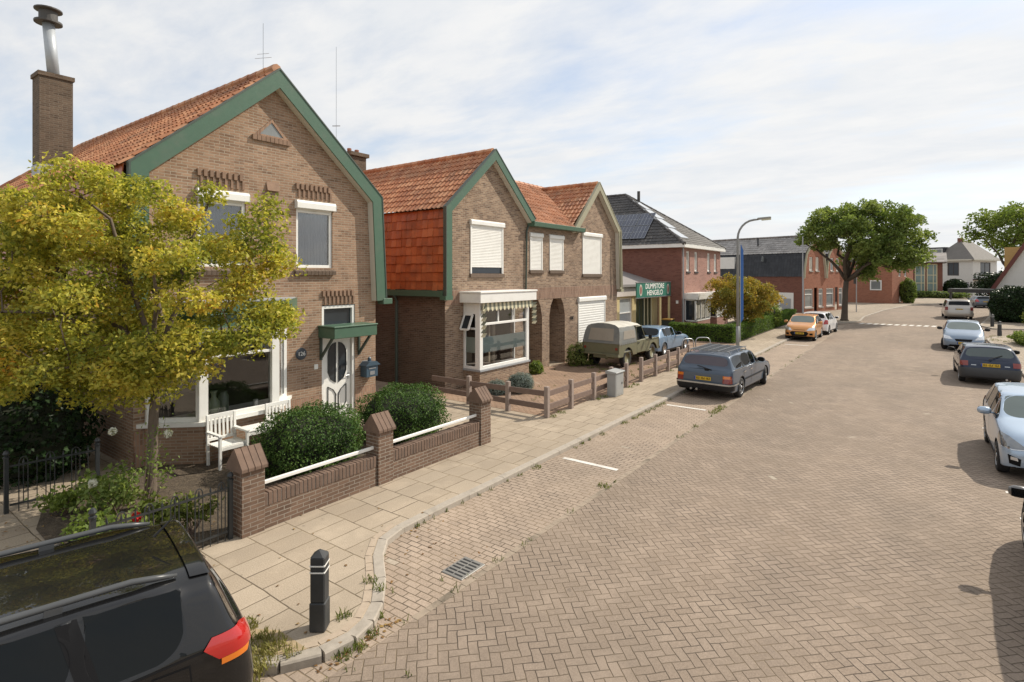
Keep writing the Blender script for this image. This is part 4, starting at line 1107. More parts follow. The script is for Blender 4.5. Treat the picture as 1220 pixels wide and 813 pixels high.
    # separate glass
    for kid, nm, m in ((1, 'side_window', S.get('glass', CARGLASS)), (2, 'windscreen', S.get('wglass', CARGLASS2)), (3, 'rear_window', S.get('rglass', CARGLASS))):
        left = {f for f in bm.faces if f[fid] == kid}
        while left:
            isl = [left.pop()]
            for f in isl:
                for e in f.edges:
                    for g in e.link_faces:
                        if g in left: left.discard(g); isl.append(g)
            if len(isl) < 4: continue
            nb = bmesh.new(); vm = {}
            for f in isl:
                for v in f.verts:
                    if v not in vm: vm[v] = nb.verts.new(v.co + v.normal * .0015)
                nb.faces.new([vm[v] for v in f.verts])
            link_bm(nb, nm, m, root)
    body = bm.copy(); f2 = body.faces.layers.int.get('kind')
    for f in body.faces:
        c = f.calc_center_median(); f.material_index = 0; f.smooth = True
        if f[f2]: f.material_index = 1; continue
        for x in (wbf, wbr):
            d = math.hypot(c.x - x, c.z - r * 1.02)
            if d < r * 1.135 and w - .29 < abs(c.y) < w + .1: f.material_index = 1; f.smooth = False
        if c.z < zb + .1 and f.normal.z < -.4: f.material_index = 1
    paint = S['paint']
    bo = link_bm(body, 'body', [paint, BLACKPL], root, False)
    for x in (wbf, wbr):
        for s in (-1, 1):
            wheel(root, x, s * (w - S.get('ww', .2) / 2 - .015), r, S.get('ww', .2), s, S.get('alloy', ALLOY), S.get('spokes', 5), S.get('steer', 0) if x == wbf else 0)
    FX = {'front': Vector((1, 0, 0)), 'rear': Vector((-1, 0, 0)), 'left': Vector((0, 1, 0)), 'right': Vector((0, -1, 0)), 'top': Vector((0, 0, 1))}
    def P_(nm, view, poly, m, both=False, extra=(), off=.005, parent=None, minn=.12):
        res = None
        for s in ((1, -1) if both else (1,)):
            if view in ('front', 'rear'):
                pl = planes_of([(p[0] * s, p[1]) for p in poly], 'x'); fc = FX[view]
                pl = pl + [(Vector((0, 0, 0)), -fc)]
            elif view == 'side':
                pl = planes_of(poly, 'y'); fc = FX['left'] * s
                pl = pl + [(Vector((0, 0, 0)), -fc)]
            else:
                pl = planes_of([(p[0], p[1] * s) for p in poly], 'z'); fc = FX['top']
            ex = [(Vector((c[0], c[1] * s, c[2])), Vector((n[0], n[1] * s, n[2]))) for c, n in extra]
            nb = sh.patch(pl + ex, None if minn is None else fc, off, minn if minn is not None else 0)
            res = link_bm(nb, nm, m, parent or root) or res
        return res
    for it in S.get('patches', ()): P_(*it[:4], **(it[4] if len(it) > 4 else {}))
    for v, poly in S.get('plates', ()):   # number plate flat on the car, with raised dark characters
        y0, y1, z0, z1 = poly; sgn = 1 if v == 'front' else -1
        xs = [p.x for f, c, n, r_ in sh.cache for p in (c,) if n.x * sgn > .2 and y0 < c.y < y1 and z0 - .05 < c.z < z1 + .05]
        x = (max(xs) if sgn > 0 else min(xs)) + sgn * .012 if xs else sgn * L / 2
        Mx = MB(); xa, xb = sorted((x - sgn * .012, x)); Mx.box(xa, xb, y0, y1, z0, z1)
        me = Mx.mesh('number_plate'); pl_ = link('number_plate', me, PLATE, root)
        q = MB(); n = 8; W_ = (y1 - y0) * .84
        for i in range(n):
            if i in (2, 5): q.box(*sorted((x, x + sgn * .003)), y1 - .07 - W_ * (i + .8) / n, y1 - .07 - W_ * (i + .3) / n, (z0 + z1) / 2 - .006, (z0 + z1) / 2 + .006)
            else:
                yb, ya = y1 - .06 - W_ * (i + .15) / n, y1 - .06 - W_ * (i + .85) / n; zc = (z0 + z1) / 2; hh = (z1 - z0) * .32
                q.box(*sorted((x, x + sgn * .003)), ya, ya + .012, zc - hh, zc + hh); q.box(*sorted((x, x + sgn * .003)), yb - .012, yb, zc - hh, zc + hh * (.0 if i % 3 else 1)); q.box(*sorted((x, x + sgn * .0031)), ya, yb, zc + hh * (.75 if i % 2 else -.1), zc + hh * (1 if i % 2 else .14))
        link('plate_characters', q.mesh('plate_characters'), GRILLE, pl_)
        q = MB().box(*sorted((x, x + sgn * .002)), (y0 if sgn > 0 else y1 - .045) , (y0 + .045 if sgn > 0 else y1), z0, z1)
        if sgn < 0: pass
        link('plate_band', q.mesh('plate_band'), PLATE_BLUE, pl_)
    # mirrors, handles
    mx, mz = S.get('mirror', (xc - .42, be + .06))
    for s in (1, -1):
        q = MB(); yb = w * .94
        q.lathe([(.0, 0), (.05, .01), (.075, .05), (.085, .11), (.08, .18), (.05, .23), (0, .24)], 12)
        # shell of the mirror: a flattened egg turned sideways
        for i, v in enumerate(q.v): q.v[i] = Vector((mx + v.x * .75 + .02, s * (yb + .04 + v.z), mz + .05 + v.y * .95))
        q.bar((mx, s * (yb - .02), mz), (mx, s * (yb + .1), mz + .03), .06, .03)
        mo = link('door_mirror', q.mesh('door_mirror'), S.get('mirror_m', paint), root, True)
        g_ = MB().box(mx - .05, mx - .042, s * (yb + .08), s * (yb + .25), mz - .0, mz + .11) if s > 0 else MB().box(mx - .05, mx - .042, -(yb + .25), -(yb + .08), mz, mz + .11)
        link('mirror_glass', g_.mesh('mirror_glass'), CARGLASS, mo)
    for hx in S.get('handles', (pil[0] - .14, pil[1] - .02)):
        P_('door_handle', 'side', [(hx, be - .14), (hx + .2, be - .135), (hx + .2, be - .105), (hx, be - .11)], S.get('handle_m', paint), True, off=.028)
    for gx in S.get('gaps', (pil[0] + .02, pil[1] + .02)):
        P_('door_seam', 'side', [(gx, zb + .1), (gx + .012, zb + .1), (gx + .012, be - .02), (gx, be - .02)], GRILLE, True, off=.0025)
    for gx in (pil if S.get('ptrim', True) else ()):
        P_('pillar_trim', 'side', [(gx - .07, be + .03), (gx + .07, be + .03), (gx + .07, H - .13), (gx - .07, H - .13)], BLACKPL, True, off=.0008)
    if S.get('sills', True):
        P_('sill_trim', 'side', [(wbr + r * 1.15, zb - .05), (wbf - r * 1.15, zb - .05), (wbf - r * 1.15, zb + .09), (wbr + r * 1.15, zb + .09)], BLACKPL, True, off=.008)
    return root, sh, P_

PA = {
 'black': car_paint('black metallic paint', (.004, .0042, .0048), .0, .4, .012, spec=.1, coat=1.0),
 'steel': car_paint('steel blue grey paint', (.06, .085, .122), .2, .4, .09, spec=.2),
 'sky': car_paint('faded light blue paint', (.12, .20, .30), .1, .45, .25),
 'orange': car_paint('orange bronze paint', (.58, .26, .075), .35, .35, .15),
 'white': car_paint('white car paint', (.72, .73, .74), 0, .35, .08),
 'ice': car_paint('pale blue metallic paint', (.36, .45, .56), .45, .32, .08),
 'grey': car_paint('warm grey metallic paint', (.13, .125, .12), .4, .35, .12),
 'navy': car_paint('dark navy paint', (.008, .017, .042), .1, .35, .05, spec=.15),
 'silverblue': car_paint('silver blue metallic paint', (.19, .245, .32), .35, .32, .08),
 'champagne': car_paint('champagne silver paint', (.46, .43, .39), .45, .35, .15),
 'slate': car_paint('slate grey paint', (.09, .11, .135), .3, .35, .15)}

# modern small hatchback
def hatch(**k):
    S = dict(L=3.62, W=1.62, H=1.49, belt=.93, belt_r=1.0, hood=1.0, nose=.80, cowl=.82, roof_f=.18, roof_r=-1.48, tumble=.75, tail=.16, pillars=(-.22, -.95), wr=.30, axf=1.14, axr=-1.22, ww=.19, zb=.2)
    S.update(k); return S
def lamps(S, tail_poly=None, head_poly=None, tm=REDLENS, hm=LENS):
    w = S['W'] / 2; L = S['L']; out = []
    tp = tail_poly or [(w * .62, .72), (w * 1.1, .74), (w * 1.1, 1.05), (w * .70, 1.0)]
    hp = head_poly or [(w * .46, .60), (w * 1.1, .66), (w * 1.1, .86), (w * .60, .76)]
    out.append(('tail_light', 'rear', tp, tm, dict(both=True, extra=[((-L / 2 + .34, 0, 0), (1, 0, 0))], minn=-.3, off=.012)))
    out.append(('headlight', 'front', hp, hm, dict(both=True, extra=[((L / 2 - .5, 0, 0), (-1, 0, 0))], minn=-.2, off=.012)))
    return out

YR = RZ
UP_Y, DN_Y = rad(90), rad(-90)
# the near black four-wheel drive, seen from above its rear corner
S = dict(L=4.4, W=1.84, H=1.63, belt=1.03, belt_r=1.09, hood=1.1, nose=.95, cowl=1.0, roof_f=.36, roof_r=-1.83, tumble=.775, tail=.10, pillars=(-.02, -1.0), q=-1.66, wr=.36, axf=1.34, axr=-1.3, ww=.23, zb=.26, mid=.68, bump_z=.62, paint=PA['black'], glass=CARGLASS, sub=4, sharp=.4, rw_in=.08, roofrear_sharp=.6, tri=True, ptrim=False, corner=1.0, sw_in=.028)
S['patches'] = [
    ('tail_light', 'rear', [(.64, 1.05), (.80, 1.125), (1.1, 1.13), (1.1, .965), (.80, .965)], REDLENS, dict(both=True, extra=[((-1.74, 0, 1.06), (1, 0, .9)), ((-1.74, 0, 1.06), (1, 0, -1.1))], minn=-.4, off=.014)),
    ('indicator_lens', 'rear', [(.86, .918), (1.1, .915), (1.1, .963), (.83, .963)], AMBER, dict(both=True, extra=[((-1.86, 0, 0), (1, 0, 0))], minn=-.4, off=.013)),
    ('tailgate_seam', 'top', [(-1.87, -.7), (-1.855, -.7), (-1.855, .7), (-1.87, .7)], GRILLE, dict(off=.002)),
    ('fuel_flap', 'side', [(-1.66, .80), (-1.42, .82), (-1.42, 1.0), (-1.64, .99)], PA['black'], dict(off=.006)),
    ('fuel_flap_gap', 'side', [(-1.672, .79), (-1.408, .81), (-1.408, 1.01), (-1.652, 1.0)], GRILLE, dict(off=.002)),
    ('rear_bumper', 'rear', [(-1, .3), (1, .3), (1, .5), (-1, .5)], BLACKPL, dict(off=.012, extra=[((-1.8, 0, 0), (1, 0, 0))], minn=-.3)),
    ('window_trim', 'side', [(-1.95, 1.05), (.9, 1.0), (.9, 1.015), (-1.95, 1.065)], GRILLE, dict(both=True, off=.004)),
]
ax = rad(12)
rearc = Vector((-5.12, 2.62, 0)); fd = Vector((-math.sin(ax), -math.cos(ax), 0)); c_ = rearc + fd * 2.2
suv, sh_, P_ = car('parked_car', 'black four wheel drive with roof rails parked at the rounded kerb', 'car', S, (c_.x, c_.y, RZ), math.atan2(fd.y, fd.x))
# roof rails follow the roof line
def roof_z(shell, x, y):
    best = -1
    for f, c, n, r in shell.cache:
        if n.z > .3 and abs(c.x - x) < .12 and abs(c.y - y) < .12: best = max(best, c.z)
    return best
for s in (1, -1):
    pts = []
    for i in range(15):
        x = -1.62 + i * (2.05 / 14); z = roof_z(sh_, x, s * .60)
        lift = .042 * min(1, min(i, 14 - i) / 2.0)
        pts.append((x, s * .60, z + .0 + lift))
    q = MB().tube(pts, [.014] + [.025] * 13 + [.014], 8)
    rl = link('roof_rail', q.mesh('roof_rail'), plain('grey rail plastic', (.06, .063, .066), .35), suv, True)
    q = MB().bar((pts[5][0] - .04, s * .6, pts[5][2] - .05), (pts[5][0] + .06, s * .6, pts[5][2] - .045), .05, .07)
    link('rail_foot', q.mesh('rail_foot'), plain('grey rail plastic', (.09, .095, .10), .4), rl)
q = MB().tube([(-1.56, 0, 1.66), (-1.72, 0, 1.80)], [.012, .004], 6)
link('roof_aerial', q.mesh('roof_aerial'), BLACKPL, suv)
P_('pillar_trim', 'side', [(-1.14, 1.03), (-1.02, 1.03), (-.88, 1.52), (-1.0, 1.52)], GRILLE, True, off=.004)
P_('pillar_trim', 'side', [(-.10, 1.03), (.04, 1.03), (.06, 1.52), (-.08, 1.52)], GRILLE, True, off=.004)
P_('rear_spoiler', 'top', [(-2.02, -.63), (-1.70, -.63), (-1.70, .63), (-2.02, .63)], PA['black'], off=.016, extra=[((0, 0, 1.50), (0, 0, -1))])

# old estate with a roof rack
S = dict(L=4.72, W=1.79, H=1.44, belt=.92, belt_r=.95, hood=.93, nose=.82, cowl=.80, roof_f=.22, roof_r=-1.98, tumble=.80, tail=.13, pillars=(-.32, -1.12), wr=.315, axf=1.48, axr=-1.32, ww=.2, zb=.22, paint=PA['steel'], sharp=.6, end_sharp=.6, rear_sharp=.6, nose_sharp=.5, roof_sharp=.5, mid_sharp=.25, rglass=plain('violet tinted old glass', (.055, .04, .055), .06, coat=.5), mid=.55, bump_z=.5, handle_m=CHROME, mirror_m=BLACKPL, spokes=5, rw_in=.05, steer=.2, corner=.85, sills=False)
S['plates'] = [('rear', (-.26, .26, .60, .71))]
S['patches'] = [
    ('tail_light', 'rear', [(.62, .55), (1.0, .55), (1.0, .78), (.62, .78)], DULLRED, dict(both=True, extra=[((-2.2, 0, 0), (1, 0, 0))], minn=-.4, off=.012)),
    ('indicator_lens', 'rear', [(.62, .69), (1.0, .69), (1.0, .775), (.62, .775)], AMBER, dict(both=True, extra=[((-2.24, 0, 0), (1, 0, 0))], minn=-.4, off=.015)),
    ('tailgate_panel', 'rear', [(-.62, .58), (.62, .58), (.62, .80), (-.62, .80)], plain('dull blue grey panel', (.085, .10, .12), .5), dict(off=.004)),
    ('rear_bumper', 'rear', [(-1, .33), (1, .33), (1, .52), (-1, .52)], BLACKPL, dict(off=.035, extra=[((-2.05, 0, 0), (1, 0, 0))], minn=-.4)),
    ('bumper_chrome', 'rear', [(-1, .49), (1, .49), (1, .53), (-1, .53)], ALLOY, dict(off=.040, extra=[((-1.72, 0, 0), (1, 0, 0))], minn=-.4)),
    ('side_moulding', 'side', [(-1.0, .53), (1.15, .53), (1.15, .57), (-1.0, .57)], BLACKPL, dict(both=True, off=.012)),
    ('window_chrome', 'side', [(-2.1, .935), (.85, .905), (.85, .922), (-2.1, .952)], CHROME, dict(both=True, off=.006)),
    ('headlight', 'front', [(.5, .52), (.9, .52), (.9, .74), (.5, .74)], LENS, dict(both=True, extra=[((2.1, 0, 0), (-1, 0, 0))], minn=-.2, off=.01)),
    ('grille', 'front', [(-.3, .5), (.3, .5), (.3, .76), (-.3, .76)], CHROME, dict(off=.015)),
]
est, she, P_ = car('parked_car', 'old steel blue estate car with a roof rack, parked beside the plank fence', 'car', S, (-5.36, 19.9, RZ), rad(87))
rk = MB()
for i in range(13):
    x = -1.78 + i * .15; rk.bar((x, -.60, 1.46), (x, .60, 1.46), .03, .016)
for y_ in (-.6, -.3, 0, .3, .6): rk.bar((-1.85, y_, 1.475), (.1, y_, 1.475), .022, .016)
for x in (-1.7, -.9, -.05):
    for s in (-1, 1): rk.bar((x, s * .6, 1.46), (x, s * .66, 1.34), .03, .02)
link('roof_rack', rk.mesh('roof_rack'), plain('dull rack metal', (.22, .23, .24), .45, metal=.5), est)
q = MB().bar((-2.26, -.25, .93), (-2.22, .2, 1.02), .03, .02).bar((-2.25, -.1, .9), (-2.27, -.1, .96), .12, .04)
link('rear_wiper', q.mesh('rear_wiper'), BLACKPL, est)
for y_ in (-.12, .06):
    q = MB().tube([(-2.38, y_ + .3, .3), (-2.1, y_ + .3, .32)], .035, 8); link('exhaust_pipe', q.mesh('exhaust_pipe'), ALLOY, est)
q = MB().tube([(-2.36, 0, .42), (-2.5, 0, .42), (-2.52, 0, .48)], .02, 8); link('tow_bar', q.mesh('tow_bar'), BLACKPL, est)

# orange small hatchback, nose towards us
S = hatch(L=3.58, W=1.66, H=1.50, paint=PA['orange'])
S['plates'] = [('front', (-.26, .26, .40, .51))]
S['patches'] = lamps(S) + [
    ('grille', 'front', [(-.50, .46), (-.38, .30), (.38, .30), (.50, .46), (.40, .56), (-.40, .56)], GRILLE, dict(off=.008)),
    ('fog_light', 'front', [(.54, .36), (.70, .36), (.70, .47), (.54, .47)], GRILLE, dict(both=True, off=.01)),
    ('lower_bumper', 'front', [(-.7, .2), (.7, .2), (.7, .29), (-.7, .29)], BLACKPL, dict(off=.01)),
    ('bonnet_slot', 'front', [(-.3, .64), (.3, .64), (.3, .66), (-.3, .66)], GRILLE, dict(off=.006))]
car('parked_car', 'orange bronze small hatchback facing us beside the clipped hedge', 'car', S, (-5.72, 38.2, RZ), DN_Y)
# white hatchback behind it, tail towards us
S = hatch(L=3.9, W=1.68, H=1.5, paint=PA['white'], axr=-1.2, axf=1.25, cowl=.9, roof_f=.24, roof_r=-1.62, spokes=5)
S['patches'] = lamps(S, [(S['W'] * .36, .70), (.95, .74), (.95, 1.0), (S['W'] * .40, .98)])
car('parked_car', 'white hatchback seen from behind, just beyond the orange hatchback', 'car', S, (-5.45, 42.6, RZ), rad(86))
# pale blue city car on the right
S = hatch(L=3.6, W=1.6, H=1.485, paint=PA['ice'], sub=4, belt=.93, hood=1.0, nose=.82)
S['patches'] = lamps(S, None, [(.36, .62), (.60, .60), (1.0, .70), (1.0, .93), (.62, .80)], hm=LENS_D) + [
    ('chrome_trim', 'front', [(.34, .61), (.60, .585), (1.0, .68), (1.0, .70), (.60, .60), (.36, .62)][:4], CHROME, dict(both=True, off=.010)),
    ('grille', 'front', [(-.40, .40), (-.30, .28), (.30, .28), (.40, .40), (.32, .50), (-.32, .50)], GRILLE, dict(off=.008)),
    ('grille_bar', 'front', [(-.36, .64), (.36, .64), (.34, .70), (-.34, .70)], GRILLE, dict(off=.008)),
    ('fog_light', 'front', [(.49, .30), (.64, .33), (.66, .50), (.48, .44)], GRILLE, dict(both=True, off=.01, minn=-.3)),
    ('fog_lens', 'front', [(.52, .40), (.62, .41), (.62, .47), (.53, .46)], LENS, dict(both=True, off=.016))]
S['plates'] = [('front', (-.26, .26, .52, .62))]
ice, shi, P_ = car('parked_car', 'pale blue small hatchback facing us at the right edge, behind the grey car', 'car', S, (2.02, 15.75, RZ), rad(-90))
q = MB().tube([(-1.2, 0, 1.47), (-1.45, 0, 1.62)], [.01, .004], 6); link('roof_aerial', q.mesh('roof_aerial'), BLACKPL, ice)
# grey car cut by the right edge
S = hatch(L=4.2, W=1.76, H=1.46, paint=PA['grey'], axf=1.33, axr=-1.27, cowl=.98, roof_f=.3, roof_r=-1.7, wr=.32, mirror=(.62, .97))
S['patches'] = lamps(S)
car('parked_car', 'grey car cut by the right edge, only mirror and front wing in view', 'car', S, (2.06, 9.25, RZ), rad(90))
# navy hatchback, tail towards us
S = hatch(L=4.0, W=1.69, H=1.385, paint=PA['navy'], belt=.88, belt_r=.90, hood=.9, nose=.75, cowl=.85, roof_f=.18, roof_r=-1.42, tail=.22, axf=1.25, axr=-1.25, spokes=0, alloy=plain('grey hubcap', (.3, .3, .3), .4), mirror_m=BLACKPL, tumble=.77, rglass=glass_mat('greenish rear glass', (.06, .075, .075), .03))
S['plates'] = [('rear', (-.26, .26, .665, .775))]
S['patches'] = [
    ('tail_light', 'rear', [(.60, .67), (1.0, .67), (1.0, .83), (.60, .83)], DULLRED, dict(both=True, extra=[((-1.75, 0, 0), (1, 0, 0))], minn=-.4, off=.012)),
    ('rear_bumper', 'rear', [(-1, .25), (1, .25), (1, .60), (-1, .60)], plain('faded bumper plastic', (.045, .047, .05), .6), dict(off=.03, extra=[((-1.6, 0, 0), (1, 0, 0))], minn=-.4)),
    ('side_moulding', 'side', [(-.9, .48), (.95, .48), (.95, .55), (-.9, .55)], BLACKPL, dict(both=True, off=.012)),
    ('model_badge', 'rear', [(.38, .69), (.52, .69), (.52, .715), (.38, .715)], ALLOY, dict(both=True, off=.008))]
nav, shn, P_ = car('parked_car', 'dark navy hatchback with a black bumper and yellow plate, seen from behind', 'car', S, (1.98, 27.5, RZ), rad(91))
q = MB().bar((-1.86, .03, .92), (-1.66, -.34, 1.06), .025, .02); link('rear_wiper', q.mesh('rear_wiper'), BLACKPL, nav)
q = MB().tube([(-2.05, -.42, .27), (-1.8, -.42, .28)], .035, 8); link('exhaust_pipe', q.mesh('exhaust_pipe'), ALLOY, nav)
# silver blue hatchback facing us
S = hatch(L=4.2, W=1.75, H=1.47, paint=PA['silverblue'], axf=1.3, axr=-1.28, cowl=.95, roof_f=.2, roof_r=-1.65, wr=.315, nose=.78, steer=-.25, mirror_m=BLACKPL)
S['plates'] = [('front', (-.26, .26, .36, .47))]
S['patches'] = lamps(S, None, [(.42, .58), (1.0, .64), (1.0, .82), (.56, .74)]) + [
    ('grille', 'front', [(-.3, .50), (.3, .50), (.36, .62), (-.36, .62)], GRILLE, dict(off=.008)),
    ('lower_grille', 'front', [(-.6, .22), (.6, .22), (.56, .33), (-.56, .33)], GRILLE, dict(off=.008))]
car('parked_car', 'silver blue hatchback facing us, parked behind the navy hatchback', 'car', S, (1.9, 38.4, RZ), rad(-92))
# champagne people carrier
S = dict(L=4.75, W=1.98, H=1.76, belt=1.06, belt_r=1.10, hood=1.08, nose=.9, cowl=1.25, roof_f=.55, roof_r=-2.05, tumble=.80, tail=.14, pillars=(.05, -.9), wr=.34, axf=1.5, axr=-1.4, zb=.24, paint=PA['champagne'], mid=.68, mirror_m=BLACKPL, rw_in=.1)
S['patches'] = [('tail_light', 'rear', [(.76, .80), (1.1, .80), (1.1, 1.10), (.76, 1.10)], DULLRED, dict(both=True, extra=[((-2.15, 0, 0), (1, 0, 0))], minn=-.4, off=.012)),
                ('rear_bumper', 'rear', [(-1, .3), (1, .3), (1, .6), (-1, .6)], PA['champagne'], dict(off=.05, extra=[((-2.0, 0, 0), (1, 0, 0))], minn=-.4))]
S['plates'] = [('rear', (-.26, .26, .86, .95))]
car('people_carrier', 'champagne people carrier seen from behind at the far right kerb', 'car', S, (2.75, 64.6, RZ), rad(92))
S = hatch(L=4.4, W=1.75, H=1.44, paint=PA['slate'], axf=1.35, axr=-1.3, cowl=.9, roof_f=.2, roof_r=-1.5, tail=.35)
S['patches'] = lamps(S); S['plates'] = [('rear', (-.26, .26, .70, .80))]
car('parked_car', 'slate grey car half hidden by the big dark bush in the distance', 'car', S, (5.9, 87.5, RZ), rad(100))
# faded blue car in the driveway, only windscreen and bonnet clear of the canvas truck
S = dict(L=4.3, W=1.66, H=1.38, belt=.86, belt_r=.9, hood=.88, nose=.76, cowl=.62, roof_f=.02, roof_r=-1.3, tumble=.78, tail=.3, pillars=(-.4, -1.0), wr=.3, axf=1.35, axr=-1.25, zb=.2, paint=PA['sky'], sharp=.6, end_sharp=.55, nose_sharp=.5, spokes=0, wglass=plain('windscreen with painted sky sheen', (.42, .45, .47), .12, coat=.6), mirror_m=BLACKPL)  # sky reflection on the windscreen put into its pale colour
S['patches'] = [('headlight', 'front', [(.42, .5), (.8, .5), (.8, .68), (.42, .68)], LENS, dict(both=True, extra=[((1.85, 0, 0), (-1, 0, 0))], minn=-.3, off=.01)),
                ('grille', 'front', [(-.4, .5), (.4, .5), (.4, .68), (-.4, .68)], GRILLE, dict(off=.008)),
                ('front_bumper', 'front', [(-.9, .3), (.9, .3), (.9, .45), (-.9, .45)], ALLOY, dict(off=.03, extra=[((1.75, 0, 0), (-1, 0, 0))], minn=-.3))]
car('parked_car', 'faded light blue car nose out on the driveway in front of the canvas topped truck', 'car', S, (-10.4, 26.5, .005), rad(88), 'cars on the driveway')

# army style pick-up with a canvas top
tk = thing('canvas_truck', 'olive green off roader with a grey canvas top parked on the weedy driveway', 'off roader', (-10.4, 22.35, .005), rad(88), 'cars on the driveway')
OL = plain('faded olive paint', (.15, .145, .085), .55, var=.2, scale=4, dirt=((.15, .10, .05), .45))
CV = plain('weathered grey canvas', (.17, .175, .165), .9, var=.2, scale=5, bmp=.3, dirt=((.3, .28, .23), .5))
CVT = plain('pale canvas roof', (.50, .48, .42), .9, var=.12, scale=4, bmp=.3, dirt=((.27, .25, .2), .6))  # paler canvas on the roof than on the sides
VIN = plain('hazy vinyl window', (.30, .265, .215), .3, var=.2, scale=3)
def T_(mb, nm, m, par=tk, bevel=.012, smooth=False):
    me = mb.mesh(nm, bevel=bevel); auto_uv(me); return link(nm, me, m, par, smooth)
hw = .84
b = MB()
def arch_side(x0, x1, z0, z1, cx, r):
    pts = [(x0, z0)]
    pts += [(cx + r * math.cos(t), max(z0, .38 + r * math.sin(t))) for t in [math.pi - i * math.pi / 12 for i in range(13)]]
    pts += [(x1, z0), (x1, z1), (x0, z1)]
    return pts
for s in (-1, 1):
    y0, y1 = sorted((s * hw, s * (hw - .03)))
    b.prism(arch_side(-2.0, -.42, .5, 1.06, -1.2, .47), 'y', y0, y1)
b.box(-2.0, -1.97, -hw + .031, hw - .031, .55, 1.06).box(-1.97, -.4, -hw + .031, hw - .031, .62, .68).box(-2.0, 1.9, -.35, .35, .42, .55)
b.box(.42, 1.05, -hw, -.3, .5, .55).box(.42, 1.05, .3, hw, .5, .55)
T_(b, 'cargo_tub', OL)
b = MB()
for s in (-1, 1):
    y0, y1 = sorted((s * hw, s * (hw - .03)))
    b.prism(arch_side(.5, 1.85, .5, 1.0, 1.22, .46), 'y', y0, y1)
b.prism([(.45, 1.0), (1.8, .98), (1.85, .93), (1.85, .55), (.45, .55)], 'y', -.5, .5)
b.prism([(.45, .985), (1.84, .965), (1.84, .935), (.45, .955)], 'y', -hw, -.501).prism([(.45, .985), (1.84, .965), (1.84, .935), (.45, .955)], 'y', .501, hw)
b.box(1.82, 1.86, -hw, hw, .55, .93)
T_(b, 'front_wing', OL)
T_(MB().box(1.88, 2.0, -.82, .82, .48, .6), 'front_bumper', BLACKPL)
T_(MB().box(-2.12, -2.0, -.86, -.3, .5, .57).box(-2.1, -2.04, -.86, .86, .56, .62), 'rear_bumper', OL)
for s in (-1, 1):
    y0, y1 = sorted((s * (hw + .005), s * (hw - .03)))
    d = T_(MB().box(-.4, .47, y0, y1, .52, 1.04).bar((-.38, s * (hw - .015), 1.04), (-.36, s * (hw - .08), 1.62), .04, .04).bar((.46, s * (hw - .015), 1.04), (.18, s * (hw - .09), 1.62), .04, .04).bar((-.38, s * (hw - .085), 1.62), (.2, s * (hw - .09), 1.62), .04, .04), 'door', OL)
    q = MB().add([(-.36, s * (hw - .02), 1.06), (.42, s * (hw - .02), 1.06), (.18, s * (hw - .085), 1.6), (-.35, s * (hw - .08), 1.6)], [(0, 1, 2, 3)])
    T_(q, 'side_window', CARGLASS, d, 0)
    T_(MB().box(-.34, -.2, s * hw - .03, s * hw + .03, .92, .95), 'door_handle', BLACKPL, d, 0)
    for x in (-1.2, 1.22): wheel(tk, x, s * (hw - .14), .38, .2, s, OL, 0)
    T_(MB().bar((.45, s * hw, 1.0), (.5, s * (hw + .18), 1.08), .02, .02).box(.47, .5, min(s * (hw + .12), s * (hw + .27)), max(s * (hw + .12), s * (hw + .27)), 1.05, 1.22), 'door_mirror', BLACKPL, tk, .004)
    T_(MB().lathe([(.0, 0), (.09, .0), (.085, .03), (0, .05)], 14, (1.86, s * .62, .78), 'x'), 'headlight', LENS, tk, 0)
    T_(MB().box(-2.03, -2.0, s * .72 - .05, s * .72 + .05, .78, .88), 'tail_light', DULLRED, tk, .005)
q = MB().add([(.46, -.74, 1.04), (.46, .74, 1.04), (.24, .68, 1.6), (.24, -.68, 1.6)], [(0, 1, 2, 3)]); T_(q, 'windscreen', CARGLASS2, tk, 0)
# canvas: hooped roof, sloping back, scalloped skirt
prof = [(-.845, 1.03), (-.83, 1.25), (-.79, 1.50), (-.72, 1.68), (-.55, 1.77), (-.25, 1.82), (0, 1.83)]
prof = prof + [(-y, z) for y, z in prof[-2::-1]]
st_ = [(-2.02, .0), (-1.93, .42), (-1.80, .94), (-1.74, 1.0), (-1.3, 1.0), (-.9, .985), (-.42, 1.0)]
b = MB(); vs = []; xs = [-1.78, -1.6, -1.3, -1.05, -.75, -.45, -.1, .22]
for i, x in enumerate(xs):
    sag = .0 if i in (0, 1, 3, 5, 7) else -.018
    for y, z in prof:
        zz = z + (sag if z > 1.6 else 0) - (.06 * max(0, (x + .1) / .3) if z > 1.6 else 0)
        vs.append((x - (1.83 - z) * .3 if i == 0 else (x if i < 6 or z > 1.5 else -.42), y, zz))
n = len(prof)
for i in range(len(xs) - 1):
    for k in range(n - 1):
        if i >= 5 and not (2 < k < n - 4): continue
        roof = 2 < k < n - 4
        b.add([vs[i * n + k], vs[i * n + k + 1], vs[(i + 1) * n + k + 1], vs[(i + 1) * n + k]], [(0, 1, 2, 3)], 1 if roof else 0)
rear = [vs[k] for k in range(n)]
b.add(rear, [tuple(range(n))])
